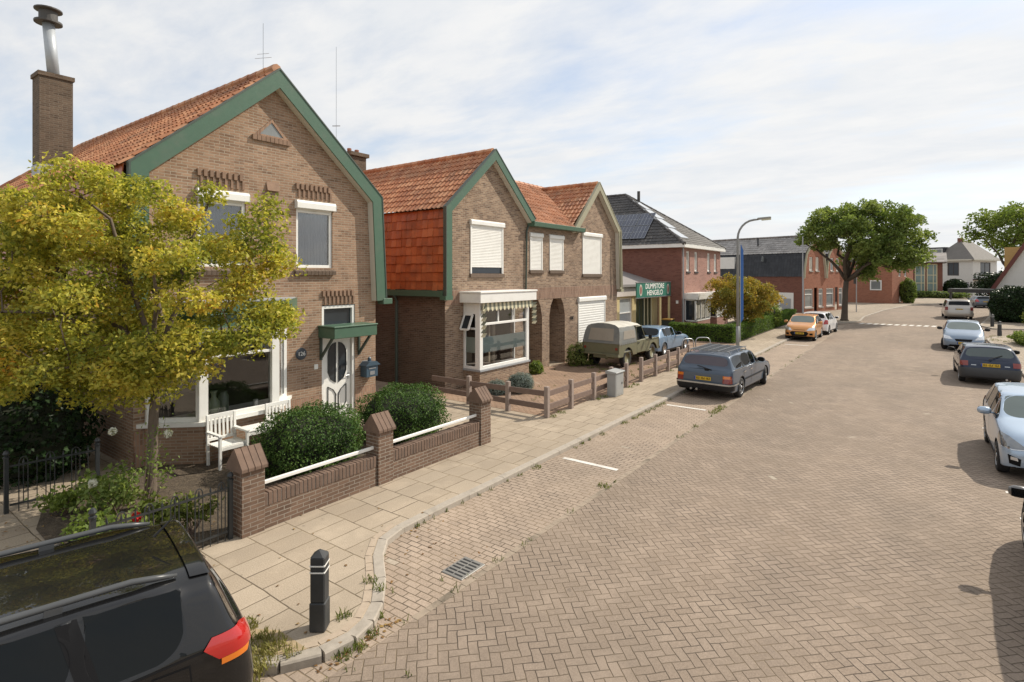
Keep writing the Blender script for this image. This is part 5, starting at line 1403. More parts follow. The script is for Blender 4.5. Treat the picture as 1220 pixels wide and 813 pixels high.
# skirt scallops over the tub edge
for s in (-1, 1):
    for i in range(9):
        x0 = -2.0 + i * .175; y_ = s * (hw + .012)
        b.add([(x0, y_, 1.07), (x0 + .165, y_, 1.07), (x0 + .165, y_, 1.0), (x0 + .08, y_, .965), (x0, y_, 1.0)], [(0, 1, 2, 3, 4)])
cvm = T_(b, 'canvas_top', [CV, CVT], tk, 0)
def on_back(y, z): return (-1.78 - (1.83 - z) * .3 - .012, y, z)
q = MB().add([on_back(-.58, 1.14), on_back(.58, 1.14), on_back(.53, 1.62), on_back(-.53, 1.62)], [(0, 1, 2, 3)]); T_(q, 'rear_vinyl_window', VIN, cvm, 0)
for s in (-1, 1):
    q = MB().add([(-1.62, s * .842, 1.18), (-.55, s * .842, 1.18), (-.55, s * .80, 1.52), (-1.5, s * .80, 1.52)], [(0, 1, 2, 3)]); T_(q, 'side_vinyl_window', VIN, cvm, 0)
# ---------------------------------------------------------------- house 4, the shop, houses beyond
h4 = thing('brick_house', 'pinkish red brick house with a hipped charcoal roof, solar panels and white windows', 'house', (-12.4, 39.75, 0))
A0, A1, EV = 35.42, 44.1, 5.72
wl = panel(F1, A0, A1, 0, EV, [(36.35, 37.0, 4.05, 5.4), (38.0, 38.65, 4.05, 5.4), (40.85, 41.5, 4.05, 5.4), (42.5, 43.15, 4.05, 5.4)])
wl.build('wall', M['brick_c'], h4)
MB(F1).add([(A0, .0, 0), (A0, -14, 0), (A0, -14, EV), (A0, .0, EV)], [(0, 1, 2, 3)]).add([(A1, .0, 0), (A1, -14, 0), (A1, -14, EV), (A1, .0, EV)], [(0, 1, 2, 3)]).add([(A0, -14, 0), (A1, -14, 0), (A1, -14, EV), (A0, -14, EV)], [(0, 1, 2, 3)]).build('side_wall', M['brick_c_dark'], h4)  # side's shade put into a darker brick colour than the front
for a in (36.35, 38.0, 40.85, 42.5): window(h4, F1, a, a + .65, 4.05, 5.4, bars=(('v', .5),) if a > 40 else (), fr=.11, pane_m=plain('pale curtain behind glass', (.45, .44, .40), .15, coat=.5), sill=M['slate'])
b = MB(F1)
b.box(A0 - .3, A1 + .3, .0, .32, EV - .12, EV + .12).box(A0 - .3, A0, -14.3, .0, EV - .12, EV + .12)
b.build('eaves_gutter', M['white'], h4)
RA, RB, RT = 39.75, -5.9, 10.0     # hip point: a, b, height
e0, e1 = P(A0 - .3, .3, EV + .1), P(A1 + .3, .3, EV + .1); ap = P(RA, RB, RT)
M['brown_tile'] = tile_mat('dark grey brown tiles', (.085, .078, .07), (.115, .105, .095), (.15, .14, .125), rough=.6, dirt_amt=.3)
def hip(par, O, A, top, m, clips, tw=.3, rl=.33, kind='low'):
    A = Vector(A); u = A.normalized(); h = (Vector(top) - Vector(O)); h = h - u * h.dot(u)
    return tiles(par, 'roof', O, A, h, tw, rl, m, kind, clips)
n_side = (e0 - ap).cross(P(A0 - .3, -14, EV + .1) - ap); n_fr = (e1 - ap).cross(e0 - ap)
def hipplane(p, q, outward):
    n = (q - p).cross(Vector((0, 0, 1))).normalized()
    return (p, n if n.dot(outward) > 0 else -n)
sdir = Vector((0, 1, 0)); fdir = Vector((1, 0, 0))
hip(h4, e0, e1 - e0, ap, M['brown_tile'], [hipplane(e0, ap, -sdir), hipplane(e1, ap, sdir)])
hip(h4, e0, P(A0 - .3, -14.3, EV + .1) - e0, ap, M['slate'], [hipplane(e0, ap, fdir)])
hip(h4, e1, P(A1 + .3, -14.3, EV + .1) - e1, ap, M['slate'], [hipplane(e1, ap, fdir)])
ridge(h4, ap, P(RA, -12, RT), M['slate']); ridge(h4, e0, ap, M['slate']); ridge(h4, e1, ap, M['slate'])
# solar panels on the slope that faces us
sl4 = (ap - e0); up4 = Vector((0, RA - A0 + .3, RT - EV - .1)); nrm4 = Vector((0, -(RT - EV - .1), RA - A0 + .3)).normalized()
PV = plain('dark blue solar cells', (.012, .016, .04), .12, var=.3, coat=1)
pvg = None
for i in range(3):
    for j in range(2):
        o_ = Vector((-15.0 - 1.12 * i, A0 - .3, EV + .1)) + up4 * (.10 + .235 * j) + nrm4 * .1
        q = MB(); ux = Vector((-1.05, 0, 0)); uy = up4 * .22
        q.add([o_, o_ + ux, o_ + ux + uy, o_ + uy, o_ - nrm4 * .05, o_ + ux - nrm4 * .05, o_ + ux + uy - nrm4 * .05, o_ + uy - nrm4 * .05], [(0, 1, 2, 3), (0, 4, 5, 1), (1, 5, 6, 2), (2, 6, 7, 3), (3, 7, 4, 0)])
        s_ = q.build('solar_panel', PV, h4)
        q = MB()
        for t in (0, .25, .5, .75, 1): q.bar(o_ + ux * t + nrm4 * .004, o_ + ux * t + uy + nrm4 * .004, .016, .006, nrm4)
        for t in (0, .5, 1): q.bar(o_ + uy * t + nrm4 * .004, o_ + uy * t + ux + nrm4 * .004, .02, .006, nrm4)
        q.build('panel_frame', M['zinc'], s_)
# long solar panels along the front hip, sky reflection put into their pale colour
PV2 = plain('solar glass with painted sky sheen', (.42, .45, .47), .06, coat=1)
fs = Vector((RB - .3, 0, RT - EV - .1)); fn = Vector((RT - EV - .1, 0, -(RB - .3))).normalized()
for k_ in range(4):
    t0 = .10 + .19 * k_
    o_ = Vector((-12.1, A0 - .3, EV + .1)) + fs * t0 + Vector((0, (RA - A0 + .3) * t0 + .55, 0)) + fn * .09
    uy = fs * .17; ux = Vector((0, 1.5, 0)) if k_ < 3 else Vector((0, 1.0, 0))
    MB().add([o_, o_ + ux, o_ + ux + uy, o_ + uy, o_ - fn * .05, o_ + ux - fn * .05, o_ + ux + uy - fn * .05, o_ + uy - fn * .05], [(0, 1, 2, 3), (0, 4, 5, 1), (1, 5, 6, 2), (2, 6, 7, 3), (3, 7, 4, 0)]).build('solar_panel', PV2, h4)
MB().tube([ap + Vector((.9, .4, -.8)), ap + Vector((.9, .4, .25))], .12, 8).build('vent_pipe', M['slate'], h4)
MB(F1).tube([(A0 + .12, .07, EV), (A0 + .12, .07, 0)], .05, 8).build('drainpipe', M['grey_pipe'], h4)
MB(F1).box(A0 - .06, A0 - .02, -.35, -.2, 1.95, 2.15).build('wall_lamp', M['white'], h4)
for a0, a1 in ((36.0, 39.0), (40.6, 43.4)):
    q = MB(F1).box(a0, a1, .0, .75, 0, .75); q.build('bay_base', M['brick_c'], h4)
    q = MB(F1)
    for a in (a0, (a0 * 2 + a1) / 3, (a0 + a1 * 2) / 3, a1 - .09): q.box(a, a + .09, .66, .76, .82, 2.2)
    q.box(a0, a1, .66, .755, .78, .86).box(a0, a1, .66, .755, 2.14, 2.22).box(a0, a0 + .08, .05, .66, .78, .86).box(a0, a0 + .08, .0, .08, .86, 2.2).box(a0, a0 + .08, .08, .66, 2.14, 2.22)
    bwn = q.build('bay_window', M['white'], h4)
    MB(F1).box(a0 + .03, a1 - .03, .04, .7, .84, 2.18).build('pane', M['glass'], bwn)
    q = MB(F1)
    for i in range(10):
        aa = a0 + .2 + (a1 - a0 - .5) * i / 9; q.box(aa, aa + .14, .702, .71, .95, 2.1)
    q.build('curtain', M['drape'], bwn)
    MB(F1).box(a0 - .12, a1 + .12, .0, .92, 2.22, 2.62).build('bay_fascia', M['white'], h4)

sh = thing('shop', 'single storey shop with pale fascia between the paired houses and the red brick house', 'shop', (-14, 32, 0))
FS = frame((-14, 0, 0), 0)
q = panel(FS, 26.0, 35.38, 0, 2.55, [(29.6, 31.35, .1, 2.45), (31.9, 34.6, .05, 2.45)])
q.build('wall', plain('cream yellow timber', (.58, .48, .26), .5, var=.1), sh)
MB(FS).box(26.1, 35.36, .0, .1, 2.55, 3.25).build('fascia', plain('pale pinkish render', (.60, .54, .50), .7, var=.06), sh)
window(sh, FS, 29.6, 31.35, .1, 2.45, frame_m=M['white'], pane_m=plain('pale blind behind glass', (.40, .43, .45), .12, coat=.5), bars=(('h', .3), ('h', .62)), fr=.08, name='shop_window')
for i in range(2): window(sh, FS, 31.95 + 1.32 * i, 31.95 + 1.32 * i + 1.3, .05, 2.45, frame_m=M['cream_frame'] if i else M['pipe'], pane_m=glass_mat('mossy green shop glass', (.045, .055, .03)), fr=.12, bars=(('v', .5),), name='shop_door')
b = MB(FS); b.add([(26, .25, 3.25), (35.4, .25, 3.25), (35.4, -3.2, 4.3), (26, -3.2, 4.3), (26, .25, 3.1), (35.4, .25, 3.1)], [(0, 1, 2, 3), (0, 1, 5, 4)])
b.build('shop_roof', plain('grey roofing felt', (.23, .21, .2), .85, var=.15), sh)
MB(FS).box(28.0, 30.0, -1.2, -.6, 3.55, 3.85).build('roof_vent', M['white'], sh)
sg = thing('shop_sign', 'green shop sign reading DUMPSTORE HENGELO on posts in front of the shop', 'sign', (-13.0, 32.3, 0))
MB().box(-13.05, -12.98, 29.7, 35.05, 2.5, 3.34).build('sign_board', plain('teal green sign paint', (.03, .16, .115), .45, var=.1), sg, bevel=.01)
MB().box(-13.07, -12.965, 29.66, 35.09, 3.34, 3.385).box(-13.07, -12.965, 29.66, 35.09, 2.455, 2.5).build('sign_edge', M['zinc'], sg)
SM = lambda y, z: face_M((-12.978, y, z), (0, 1, 0))
text_mesh('DUMPSTORE', .43, sg, SM(32.4, 3.12), M['white'], 'lettering', sx=1.2, bold=True)
text_mesh('HENGELO', .43, sg, SM(32.4, 2.73), M['white'], 'lettering', sx=1.28, bold=True)
for y in (30.25, 34.55):
    q = MB()
    q.prism([(y + .2 * math.cos(t), 2.92 + .33 * math.sin(t)) for t in [i * math.pi / 8 for i in range(16)]], 'x', -12.98, -12.97)
    em = q.build('emblem', M['cream'], sg)
    MB().prism([(y + .13 * math.cos(t), 2.92 + .25 * math.sin(t)) for t in [i * math.pi / 8 for i in range(16)]], 'x', -12.975, -12.962).build('emblem_centre', plain('brownish red emblem', (.25, .09, .07), .6), em)
for y in (33.35, 34.9): MB().box(-13.12, -13.0, y, y + .1, 0, 2.5).build('sign_post', plain('cream yellow timber', (.58, .48, .26), .5), sg)

# pair of mansard houses beyond
M['sky_sheen_tile'] = tile_mat('tiles with sky sheen colour', (.28, .265, .25), (.35, .33, .31), (.42, .4, .38), rough=.32, dirt_amt=.25)  # sky reflection on the upper slopes put into a paler tile colour
F5 = frame((-9.5, 61.8, 0), rad(16))
P5 = lambda a, b_, z: F5 @ Vector((a, b_, z))
NX = F5.to_3x3() @ Vector((0, 1, 0)); NA = F5.to_3x3() @ Vector((1, 0, 0))
specs5 = [(.3, 5.4, 2.85, 'orange red brick gabled house with a blue black mansard side facing us', 'h5'), (5.4, 10.1, 7.75, 'orange red brick gabled house behind the street tree, second of the mansard pair', 'h6')]
for a0, a1, am, lb, nm in specs5:
    h = thing('brick_house', lb, 'house', tuple(P5(am, 0, 0)))
    prof5 = [(a0 + .05, 0), (a0 + .05, 3.7), (a0 + .55, 6.0), (am, 7.7), (a1 - .55, 6.0), (a1 - .05, 3.7), (a1 - .05, 0)]
    cl = []
    for p, q_ in zip(prof5[1:6], prof5[2:6]):
        t = Vector(q_) - Vector(p); cl.append((p, tuple(Vector((-t.y, t.x)).normalized())))
    wn_ = [(am - 1.1, am - .35, 4.25, 5.65), (am + .3, am + 1.05, 4.25, 5.65), (am - 2.1, am - .3, .5, 2.4), (am + 1.0, am + 2.0, .5, 2.4), (am - .05, am + .7, .02, 2.5)]
    panel(F5, a0, a1, 0, 7.7, wn_, cl).build('wall', M['brick_red'], h)
    for i, k_ in enumerate(wn_[:4]): window(h, F5, *k_, fr=.1, pane_m=M['drape'] if i < 2 and nm == 'h5' else M['glass_lit'], sill=M['concrete'], bars=(('h', .7),) if i > 1 else ())
    MB(F5).box(*wn_[4][:2], -.6, -.5, .02, 2.5).build('front_door', M['brick_c_dark'], h)
    MB(F5).add([(a0 + .05, 0, 0), (a0 + .05, -13, 0), (a0 + .05, -13, 3.8), (a0 + .05, 0, 3.8)], [(0, 1, 2, 3)]).build('side_wall', M['brick_c_dark'], h)
    verge(h, F5, [(a0 - .05, 3.5), (a0 + .1, 4.6), (a0 + .5, 6.0), (am, 7.9), (a1 - .5, 6.0), (a1 - .1, 4.6), (a1 + .05, 3.5)], .22, .2, M['beige'], M['cream'])
    for sgn, ea, eb in ((-1, a0, a0 + .5), (1, a1, a1 - .5)):
        O = P5(ea, .1, 3.65); tiles(h, 'mansard_tiles', O, P5(ea, -13, 3.65) - O, P5(eb, .1, 6.1) - O, .3, .33, M['slate_blue'], 'low', up=tuple(NA * sgn))
        O = P5(eb - .1 * -sgn, .1, 6.05); tiles(h, 'roof', O, P5(eb, -13, 6.05) - P5(eb, .1, 6.05), P5(am, .1, 7.85) - O, .3, .33, M['sky_sheen_tile'], 'low')
    ridge(h, P5(am, .1, 7.9), P5(am, -13, 7.9), M['grey_tile'])
    if nm == 'h5':
        MB(F5).box(a0 + .05, a0 + .32, -9.6, -7.4, 4.5, 5.8).build('side_shutter', M['shutter'], h)
        MB(F5).bar((a0 + .24, -4.2, 5.2), (a0 + .36, -4.2, 5.75), .7, .05, (0, 1, 0)).build('roof_window', M['glass_lit'], h)
        MB(F5).tube([P5(am - 1, -5.5, 7) - Vector(P5(0, 0, 0)) + Vector((0, 0, 0)), ] * 0 or [(am - 1.0, -5.5, 7.0), (am - 1.0, -5.5, 7.9)], .09, 6).build('vent_pipe', M['slate_blue'], h)
        MB(F5).box(a0 - .04, a0 + .04, -2.4, -.9, .0, 2.0).build('side_door', M['white'], h)
        MB(F5).box(a0 - .07, a0 - .03, -2.25, -1.15, .0, 1.4).build('door_panel', M['grey_pipe'], h)
        MB(F5).tube([(a0 - .05, .1, 3.6), (a0 - .05, .1, 0)], .05, 6).build('drainpipe', M['grey_pipe'], h)

# flat fronted brick block past the tree
F6 = frame((-2.9, 89.4, 0), rad(16)); F6s = frame((-2.9, 89.4, 0), rad(-74))
h7 = thing('brick_house', 'red brick block behind the big street tree with a small square window', 'house', (-2.9, 89.4, 0))
panel(F6, 0, 8, 0, 5.6, [(2.4, 3.2, 3.6, 4.6), (4.6, 5.4, 3.6, 4.6), (2.6, 3.6, .1, 2.3)]).build('wall', M['brick_red'], h7)
q = MB(F6).add([(0, 0, 0), (0, -11, 0), (0, -11, 5.6), (0, 0, 5.6)], [(0, 1, 2, 3)]).add([(8, 0, 0), (8, -11, 0), (8, -11, 5.6), (8, 0, 5.6)], [(0, 1, 2, 3)]); q.build('side_wall', M['brick_red'], h7)
for k_ in ((2.4, 3.2, 3.6, 4.6), (4.6, 5.4, 3.6, 4.6), (2.6, 3.6, .1, 2.3)): window(h7, F6, *k_, fr=.1, pane_m=M['glass_lit'])
FS7 = frame(tuple(F6 @ Vector((0, -11, 0))), rad(106))     # its side, seen face on
window(h7, FS7, 11 - 2.6, 11 - 1.2, 1.75, 3.1, rec=-.04, fr=.14, pane_m=M['glass_lit'], name='side_window')
q = MB(F6).prism([(-11.3, 5.6), (.3, 5.6), (-3.0, 7.1), (-8.5, 7.1)], 'x', -.25, 8.2); q.build('roof', M['grey_tile'], h7)
MB(FS7).box(4.0, 5.0, -.02, .05, 0, 2.3).build('side_door', M['slate'], h7)

h8 = thing('modern_house', 'dark red brick house with a tall pale framed stair window', 'house', (.4, 118, 0))
F8 = frame((-1.7, 118, 0), rad(90))
panel(F8, 0, 4.9, 0, 6.0, [(1.1, 2.55, .7, 5.7), (2.75, 4.2, .7, 5.7)]).build('wall', M['brick_c_dark'], h8)
for k_ in ((1.1, 2.55), (2.75, 4.2)): window(h8, F8, *k_, .7, 5.7, bars=(('h', .35), ('h', .62), ('v', .62)), fr=.14, frame_m=M['cream_frame'], pane_m=glass_mat('greenish stair glass', (.14, .19, .18)), name='stair_window')
q = MB(F8).add([(4.9, 0, 0), (4.9, -8, 0), (4.9, -8, 6), (4.9, 0, 6), (0, 0, 0), (0, -8, 0), (0, -8, 6), (0, 0, 6)], [(0, 1, 2, 3), (4, 5, 6, 7)]); q.build('side_wall', M['brick_c_dark'], h8)
q = MB(F8).prism([(.7, 5.9), (.7, 6.05), (-3.6, 7.7), (-8.5, 6.05), (-8.5, 5.9)], 'x', -.4, 5.5); q.build('roof', M['grey_tile'], h8)
MB(F8).box(.4, 3.2, -3.0, -1.2, 6.6, 8.6).build('roof_lantern', M['cream'], h8)
for i in range(3): window(h8, F8, 0.6 + .85 * i, 1.4 + .85 * i, 7.2, 8.4, rec=-.02, b0=-1.2, fr=.12, frame_m=M['white'], pane_m=M['glass'], name='lantern_window')
MB(F8).tube([(.2, .1, 6), (.2, .1, 0)], .1, 6).build('drainpipe', M['cream'], h8)

h9 = thing('white_house', 'white rendered villa with a hipped grey roof at the end of the road', 'house', (8, 132.4, 0))
WR = plain('white render', (.68, .66, .62), .8, var=.04, dirt=((.5, .48, .44), .3)); DK = plain('dark brown window frame', (.06, .045, .04), .5)
cn = Vector((7.97, 132.44, 0)); FL = frame(tuple(cn - Vector((math.sin(rad(118)), math.cos(rad(118)), 0)) * 6.4), rad(118)); FRt = frame(tuple(cn), rad(28))
panel(FL, 0, 6.4, 0, 6.6, [(2.3, 4.2, 3.7, 6.2), (2.2, 5.8, .0, 2.5)]).build('wall', WR, h9)
panel(FRt, 0, 8.5, 0, 6.6, [(2.6, 6.2, 3.7, 6.2), (1.2, 6.6, .3, 2.8)]).build('wall', WR, h9)
window(h9, FL, 2.3, 4.2, 3.7, 6.2, frame_m=DK, fr=.16, bars=(('v', .5),)); window(h9, FRt, 2.6, 6.2, 3.7, 6.2, frame_m=DK, fr=.2, bars=(('v', .5),)); window(h9, FRt, 1.2, 6.6, .3, 2.8, frame_m=M['white'], fr=.15, bars=(('v', .33), ('v', .66)))
MB(FL).box(2.2, 5.8, -.2, -.1, 0, 2.5).build('garage_door', plain('lilac grey door', (.36, .35, .39), .6), h9)
MB(FRt).box(.0, 8.5, .0, 1.2, 2.9, 3.15).build('porch_roof', DK, h9)
MB(FL).box(-.5, 6.8, .0, .5, 6.5, 6.75).build('eaves_gutter', M['cream'], h9); MB(FRt).box(-.5, 9, .0, .5, 6.5, 6.749).build('eaves_gutter', M['cream'], h9)
c0, c1_, c2_ = FL @ Vector((-.5, .5, 6.7)), FL @ Vector((6.9, .5, 6.7)), FRt @ Vector((9, .5, 6.7)); c3_ = c0 + (c2_ - c1_)
cen = (c0 + c1_ + c2_ + c3_) / 4; r0_ = Vector((cen.x, cen.y, 10.5)) + (c1_ - c2_) * .18; r1_ = Vector((cen.x, cen.y, 10.5)) - (c1_ - c2_) * .18
MB().add([c0, c1_, c2_, c3_, r0_, r1_], [(0, 1, 4), (1, 2, 5, 4), (2, 3, 5), (3, 0, 4, 5)]).build('roof', plain('weathered grey roof', (.17, .155, .14), .8, var=.2, scale=1.5), h9)
MB(FL).box(-3.4, 1.6, -4.5, -.4, 6.6, 9.2).build('dormer', plain('dark dormer cladding', (.035, .035, .04), .5), h9)
for i in range(3): window(h9, FL, -2.6 + i * 1.35, -1.4 + i * 1.35, 7.5, 8.9, rec=-.03, b0=-.4, fr=.12, pane_m=M['glass_lit'], name='dormer_window')
MB(FL).box(-3.2, 0, -5, -.6, 0, 6.6).build('rear_wing', M['slate'], h9)
MB(FRt).lathe([(.5, 9.4), (.5, 10.9)], 4, (2.6, -3.2, 0)).build('chimney', M['brick_c_dark'], h9)

hr = thing('white_house', 'low white gabled house with dark red verge boards at the right edge', 'house', (11, 66, 0))
FR9 = frame((5.2, 67.0, 0), rad(106))
panel(FR9, 0, 11, 0, 8.6, [(7.2, 8.6, 1.0, 2.4)], [((0.1, 2.2), tuple(Vector((-1.8, 1)).normalized())), ((2.7, 6.85), tuple(Vector((-.7, 1)).normalized())), ((11, 2.2), tuple(Vector((1.8, 1)).normalized()))]).build('wall', WR, hr)
window(hr, FR9, 7.2, 8.6, 1.0, 2.4, fr=.12)
VR = plain('dark red verge paint', (.15, .045, .035), .5)
verge(hr, FR9, [(-.1, 2.1), (2.6, 7.0), (5.5, 9.0), (8.5, 7.0), (11.2, 2.1)], .3, .3, VR, M['cream'])
q = MB(FR9).prism([(-.1, 2.1), (2.6, 7.0), (5.5, 9.0), (8.5, 7.0), (11.2, 2.1), (11.0, 2.1), (8.4, 6.8), (5.5, 8.8), (2.7, 6.8), (.1, 2.1)], 'y', -9, .28); q.build('roof', M['brick_c_dark'], hr)
MB(FR9).box(.6, 1.7, -3.4, -2.4, 2.6, 6.4).build('dormer', plain('ochre panel', (.50, .33, .12), .6), hr)
MB(FR9).box(4.6, 5.6, -3.5, -2.7, 8.0, 10).build('chimney', M['cream'], hr)
MB(FR9).box(-2.5, 1.4, .2, 2.4, 2.2, 2.55).box(-2.4, -2.25, 2.1, 2.25, 0, 2.2).build('carport', M['slate'], hr)

# ---------------------------------------------------------------- garden walls, fences, street furniture
gw = thing('garden_wall', 'low brick garden wall with three gabled piers and white rails along the pavement', 'wall', (-8.0, 7, 0))
WX0, WX1 = -8.1, -7.88
for y0, y1 in ((4.46, 6.6), (6.97, 9.5)):
    MB().box(WX0, WX1, y0, y1, -.1, .34).build('wall_panel', M['brick_wall'], gw)
    q = MB(); nb_ = round((y1 - y0) / .0745)
    MB().box(WX0 + .004, WX1 - .004, y0, y1, .342, .525).build('mortar_bed', M['concrete'], gw)
    for i in range(nb_):
        yy = y0 + (y1 - y0) * i / nb_; dx = RND.uniform(0, .006); q.box(WX0 - .006, WX1 + .004 + dx, yy + .005, yy + (y1 - y0) / nb_ - .005, .343, .538 + RND.uniform(-.005, .006))
    q.build('coping', M['cope_brick'], gw, bevel=.006)
    MB().box(-8.02, -7.975, y0 - .02, y1 + .02, .635, .69).build('rail', M['white'], gw, bevel=.006)
for y in (4.12, 6.62, 9.52):
    p_ = MB().box(-8.2, -7.85, y, y + .35, -.1, .98).build('pier', M['brick_wall'], gw, bevel=.004)
    q = MB()
    for i in range(4):
        yy = y - .025 + i * .1005
        q.prism([(-8.25, .95), (-7.80, .95), (-7.80, 1.0), (-8.025, 1.27), (-8.25, 1.0)], 'y', yy, yy + .096)
    q.build('pier_cap', M['cope_brick'], p_, bevel=.006)

def iron_bars(par, p, q, n, h, hoops=True):
    p, q = Vector(p), Vector(q); u = (q - p) / n; Lg = (q - p).length / n
    rr = MB(); rr.bar(p + Vector((0, 0, .12)), q + Vector((0, 0, .12)), .012, .03).bar(p + Vector((0, 0, h - .12)), q + Vector((0, 0, h - .12)), .012, .03)
    rr.build('fence_rail', M['dark_metal'], par)
    for i in range(1, n):
        o_ = p + u * i
        if hoops and i % 3 == 1 and i + 1 < n:
            q_ = o_ + u; m_ = (o_ + q_) / 2
            pts = [o_, o_ + Vector((0, 0, h - .1))] + [m_ - u * .5 * math.cos(t) + Vector((0, 0, h - .1 + Lg * .9 * math.sin(t))) for t in (.5, 1.0, 1.57, 2.1, 2.6)] + [q_ + Vector((0, 0, h - .1)), q_]
            MB().tube(pts, .008, 6).build('hoop_bar', M['dark_metal'], par)
            MB().lathe([(0, 0), (.018, .02), (.0, .1)], 6, tuple(m_ + Vector((0, 0, h - .12)))).tube([m_ + Vector((0, 0, .1)), m_ + Vector((0, 0, h - .1))], .007, 6).build('spear_bar', M['dark_metal'], par)
        elif i % 3 == 0 or not hoops:
            MB().tube([o_ + Vector((0, 0, .0)), o_ + Vector((0, 0, h - .1))], .007, 6).lathe([(0, 0), (.016, .02), (0, .09)], 6, tuple(o_ + Vector((0, 0, h - .11)))).build('spear_bar', M['dark_metal'], par)
def iron_post(par, p, h):
    MB().box(p[0] - .028, p[0] + .028, p[1] - .028, p[1] + .028, 0, h - .12).lathe([(.045, 0), (.045, .02), (.025, .03), (.045, .07), (.03, .11), (0, .13)], 10, (p[0], p[1], h - .12)).build('fence_post', M['dark_metal'], par)
fe = thing('iron_fence', 'black wrought iron fence with hoops in front of the flower bed and small tree', 'fence', (-8.0, 3.2, 0))
iron_bars(fe, (-8.0, 4.06, 0), (-8.0, 2.42, 0), 16, .86); iron_post(fe, (-8.0, 4.03), .96); iron_post(fe, (-8.0, 2.38), 1.0)
ga = thing('iron_gate', 'black wrought iron gate across the tiled path beside the dark shrubs', 'gate', (-11.65, 3.0, 0))
iron_bars(ga, (-11.72, 2.38, 0), (-11.6, 3.5, 0), 10, .86); iron_post(ga, (-11.72, 2.34), 1.0); iron_post(ga, (-11.6, 3.52), .95)

be_ = thing('garden_bench', 'white wooden double garden seat with a joined table below the bay window', 'bench', (-11.2, 6.2, .012), rad(-90))
# local: x along the seat (towards -Y), y outward from the bay (+X)
WW = M['white']
def bb(nm, mb, par=be_):
    return link(nm, mb.mesh(nm, bevel=.004), WW, par)
def seat(xc):
    w_ = .58; x0, x1 = xc - w_ / 2, xc + w_ / 2
    for i in range(6): bb('seat_slat', MB().box(x0, x1, -.18 + i * .075, -.18 + i * .075 + .06, .42, .44))
    for x in (x0 + .02, x1 - .02):
        bb('leg', MB().box(x - .025, x + .025, .24, .29, 0, .64)); bb('leg', MB().bar((x, -.21, 0), (x, -.25, .98), .05, .045, (0, 1, 0)))
        bb('armrest', MB().box(x - .04, x + .04, -.24, .31, .64, .67))
    bb('back_rail', MB().bar((x0, -.25, .95), (x1, -.25, .95), .03, .08)); bb('back_rail', MB().bar((x0, -.222, .5), (x1, -.222, .5), .03, .06))
    for i in range(6): bb('back_slat', MB().bar((x0 + .09 + i * .08, -.222, .5), (x0 + .09 + i * .08, -.248, .94), .045, .018, (0, 1, 0)))
    bb('seat_rail', MB().box(x0, x1, .24, .262, .35, .42))
seat(-.62); seat(.62)
for i in range(5): bb('table_slat', MB().box(-.33, .33, -.2 + i * .095, -.2 + i * .095 + .085, .60, .625))
bb('table_rail', MB().box(-.33, .33, .235, .255, .52, .6))

mbx = thing('mailbox', 'small blue grey mailbox hung on the brick wall right of the front door', 'mailbox', (-12.27, 10.02, 1.0))
BG = plain('blue grey enamel', (.05, .085, .12), .35, var=.15)
MB().box(-12.4, -12.14, 9.82, 10.22, 1.0, 1.32).build('mailbox_body', BG, mbx, bevel=.01)
MB().prism([(9.78, 1.32), (10.26, 1.32), (10.14, 1.42), (9.90, 1.42)], 'x', -12.4, -12.1).lathe([(.05, 1.42), (.05, 1.5), (.0, 1.56)], 8, (-12.26, 10.02, 0)).build('mailbox_lid', BG, mbx, bevel=.006)
MB().box(-12.14, -12.13, 9.9, 10.14, 1.22, 1.25).box(-12.14, -12.13, 9.94, 10.1, 1.06, 1.16).build('mail_slot', M['zinc'], mbx)

def bollard(label, x, y, h=.86, z=0.0, group=None, w_=.155):
    t = thing('bollard', label, 'bollard', (x, y, z), rad(36), group)
    q = MB(); a = w_ / 2
    q.box(-a * 1.1, a * 1.1, -a * 1.1, a * 1.1, 0, h * .36).box(-a, a, -a, a, h * .36, h - .07)
    q.add([(-a, -a, h - .07), (a, -a, h - .07), (a, a, h - .07), (-a, a, h - .07), (0, 0, h)], [(0, 1, 4), (1, 2, 4), (2, 3, 4), (3, 0, 4)])
    me = q.mesh('post', bevel=.012); link('post', me, plain('black bollard plastic', (.03, .032, .034), .6, var=.25, dirt=((.12, .11, .1), .3)), t)
    for zz in (h - .235, h - .165):
        k_ = MB().box(-a - .003, a + .003, -a - .003, a + .003, zz, zz + .014); link('white_band', k_.mesh('white_band'), M['white'], t)
    return t
bollard('black square bollard with white bands standing at the rounded kerb, nearest the camera', -5.2, 3.58)
bollard('dark bollard on the far right corner nearest the low green plants', 4.05, 45.9, .95, 0, 'far corner bollards')
bollard('dark bollard on the far right corner standing before the big dark bush', 4.35, 53.9, .95, 0, 'far corner bollards')

cb = thing('utility_cabinet', 'grey street cabinet standing against the plank fence', 'cabinet', (-7.72, 16.15, 0))
GC = plain('grey cabinet polyester', (.33, .335, .325), .5, var=.08, dirt=((.2, .19, .17), .4))
MB().box(-7.9, -7.6, 15.78, 16.36, 0, .72).build('cabinet_body', GC, cb, bevel=.012)
MB().prism([(-7.93, .72), (-7.57, .72), (-7.57, .76), (-7.93, .80)], 'y', 15.75, 16.39).build('cabinet_lid', GC, cb, bevel=.01)
MB().box(-7.6, -7.594, 15.82, 16.32, .06, .68).build('cabinet_door', GC, cb)
MB().box(-7.594, -7.585, 16.2, 16.24, .35, .42).build('cabinet_lock', M['dark_metal'], cb)

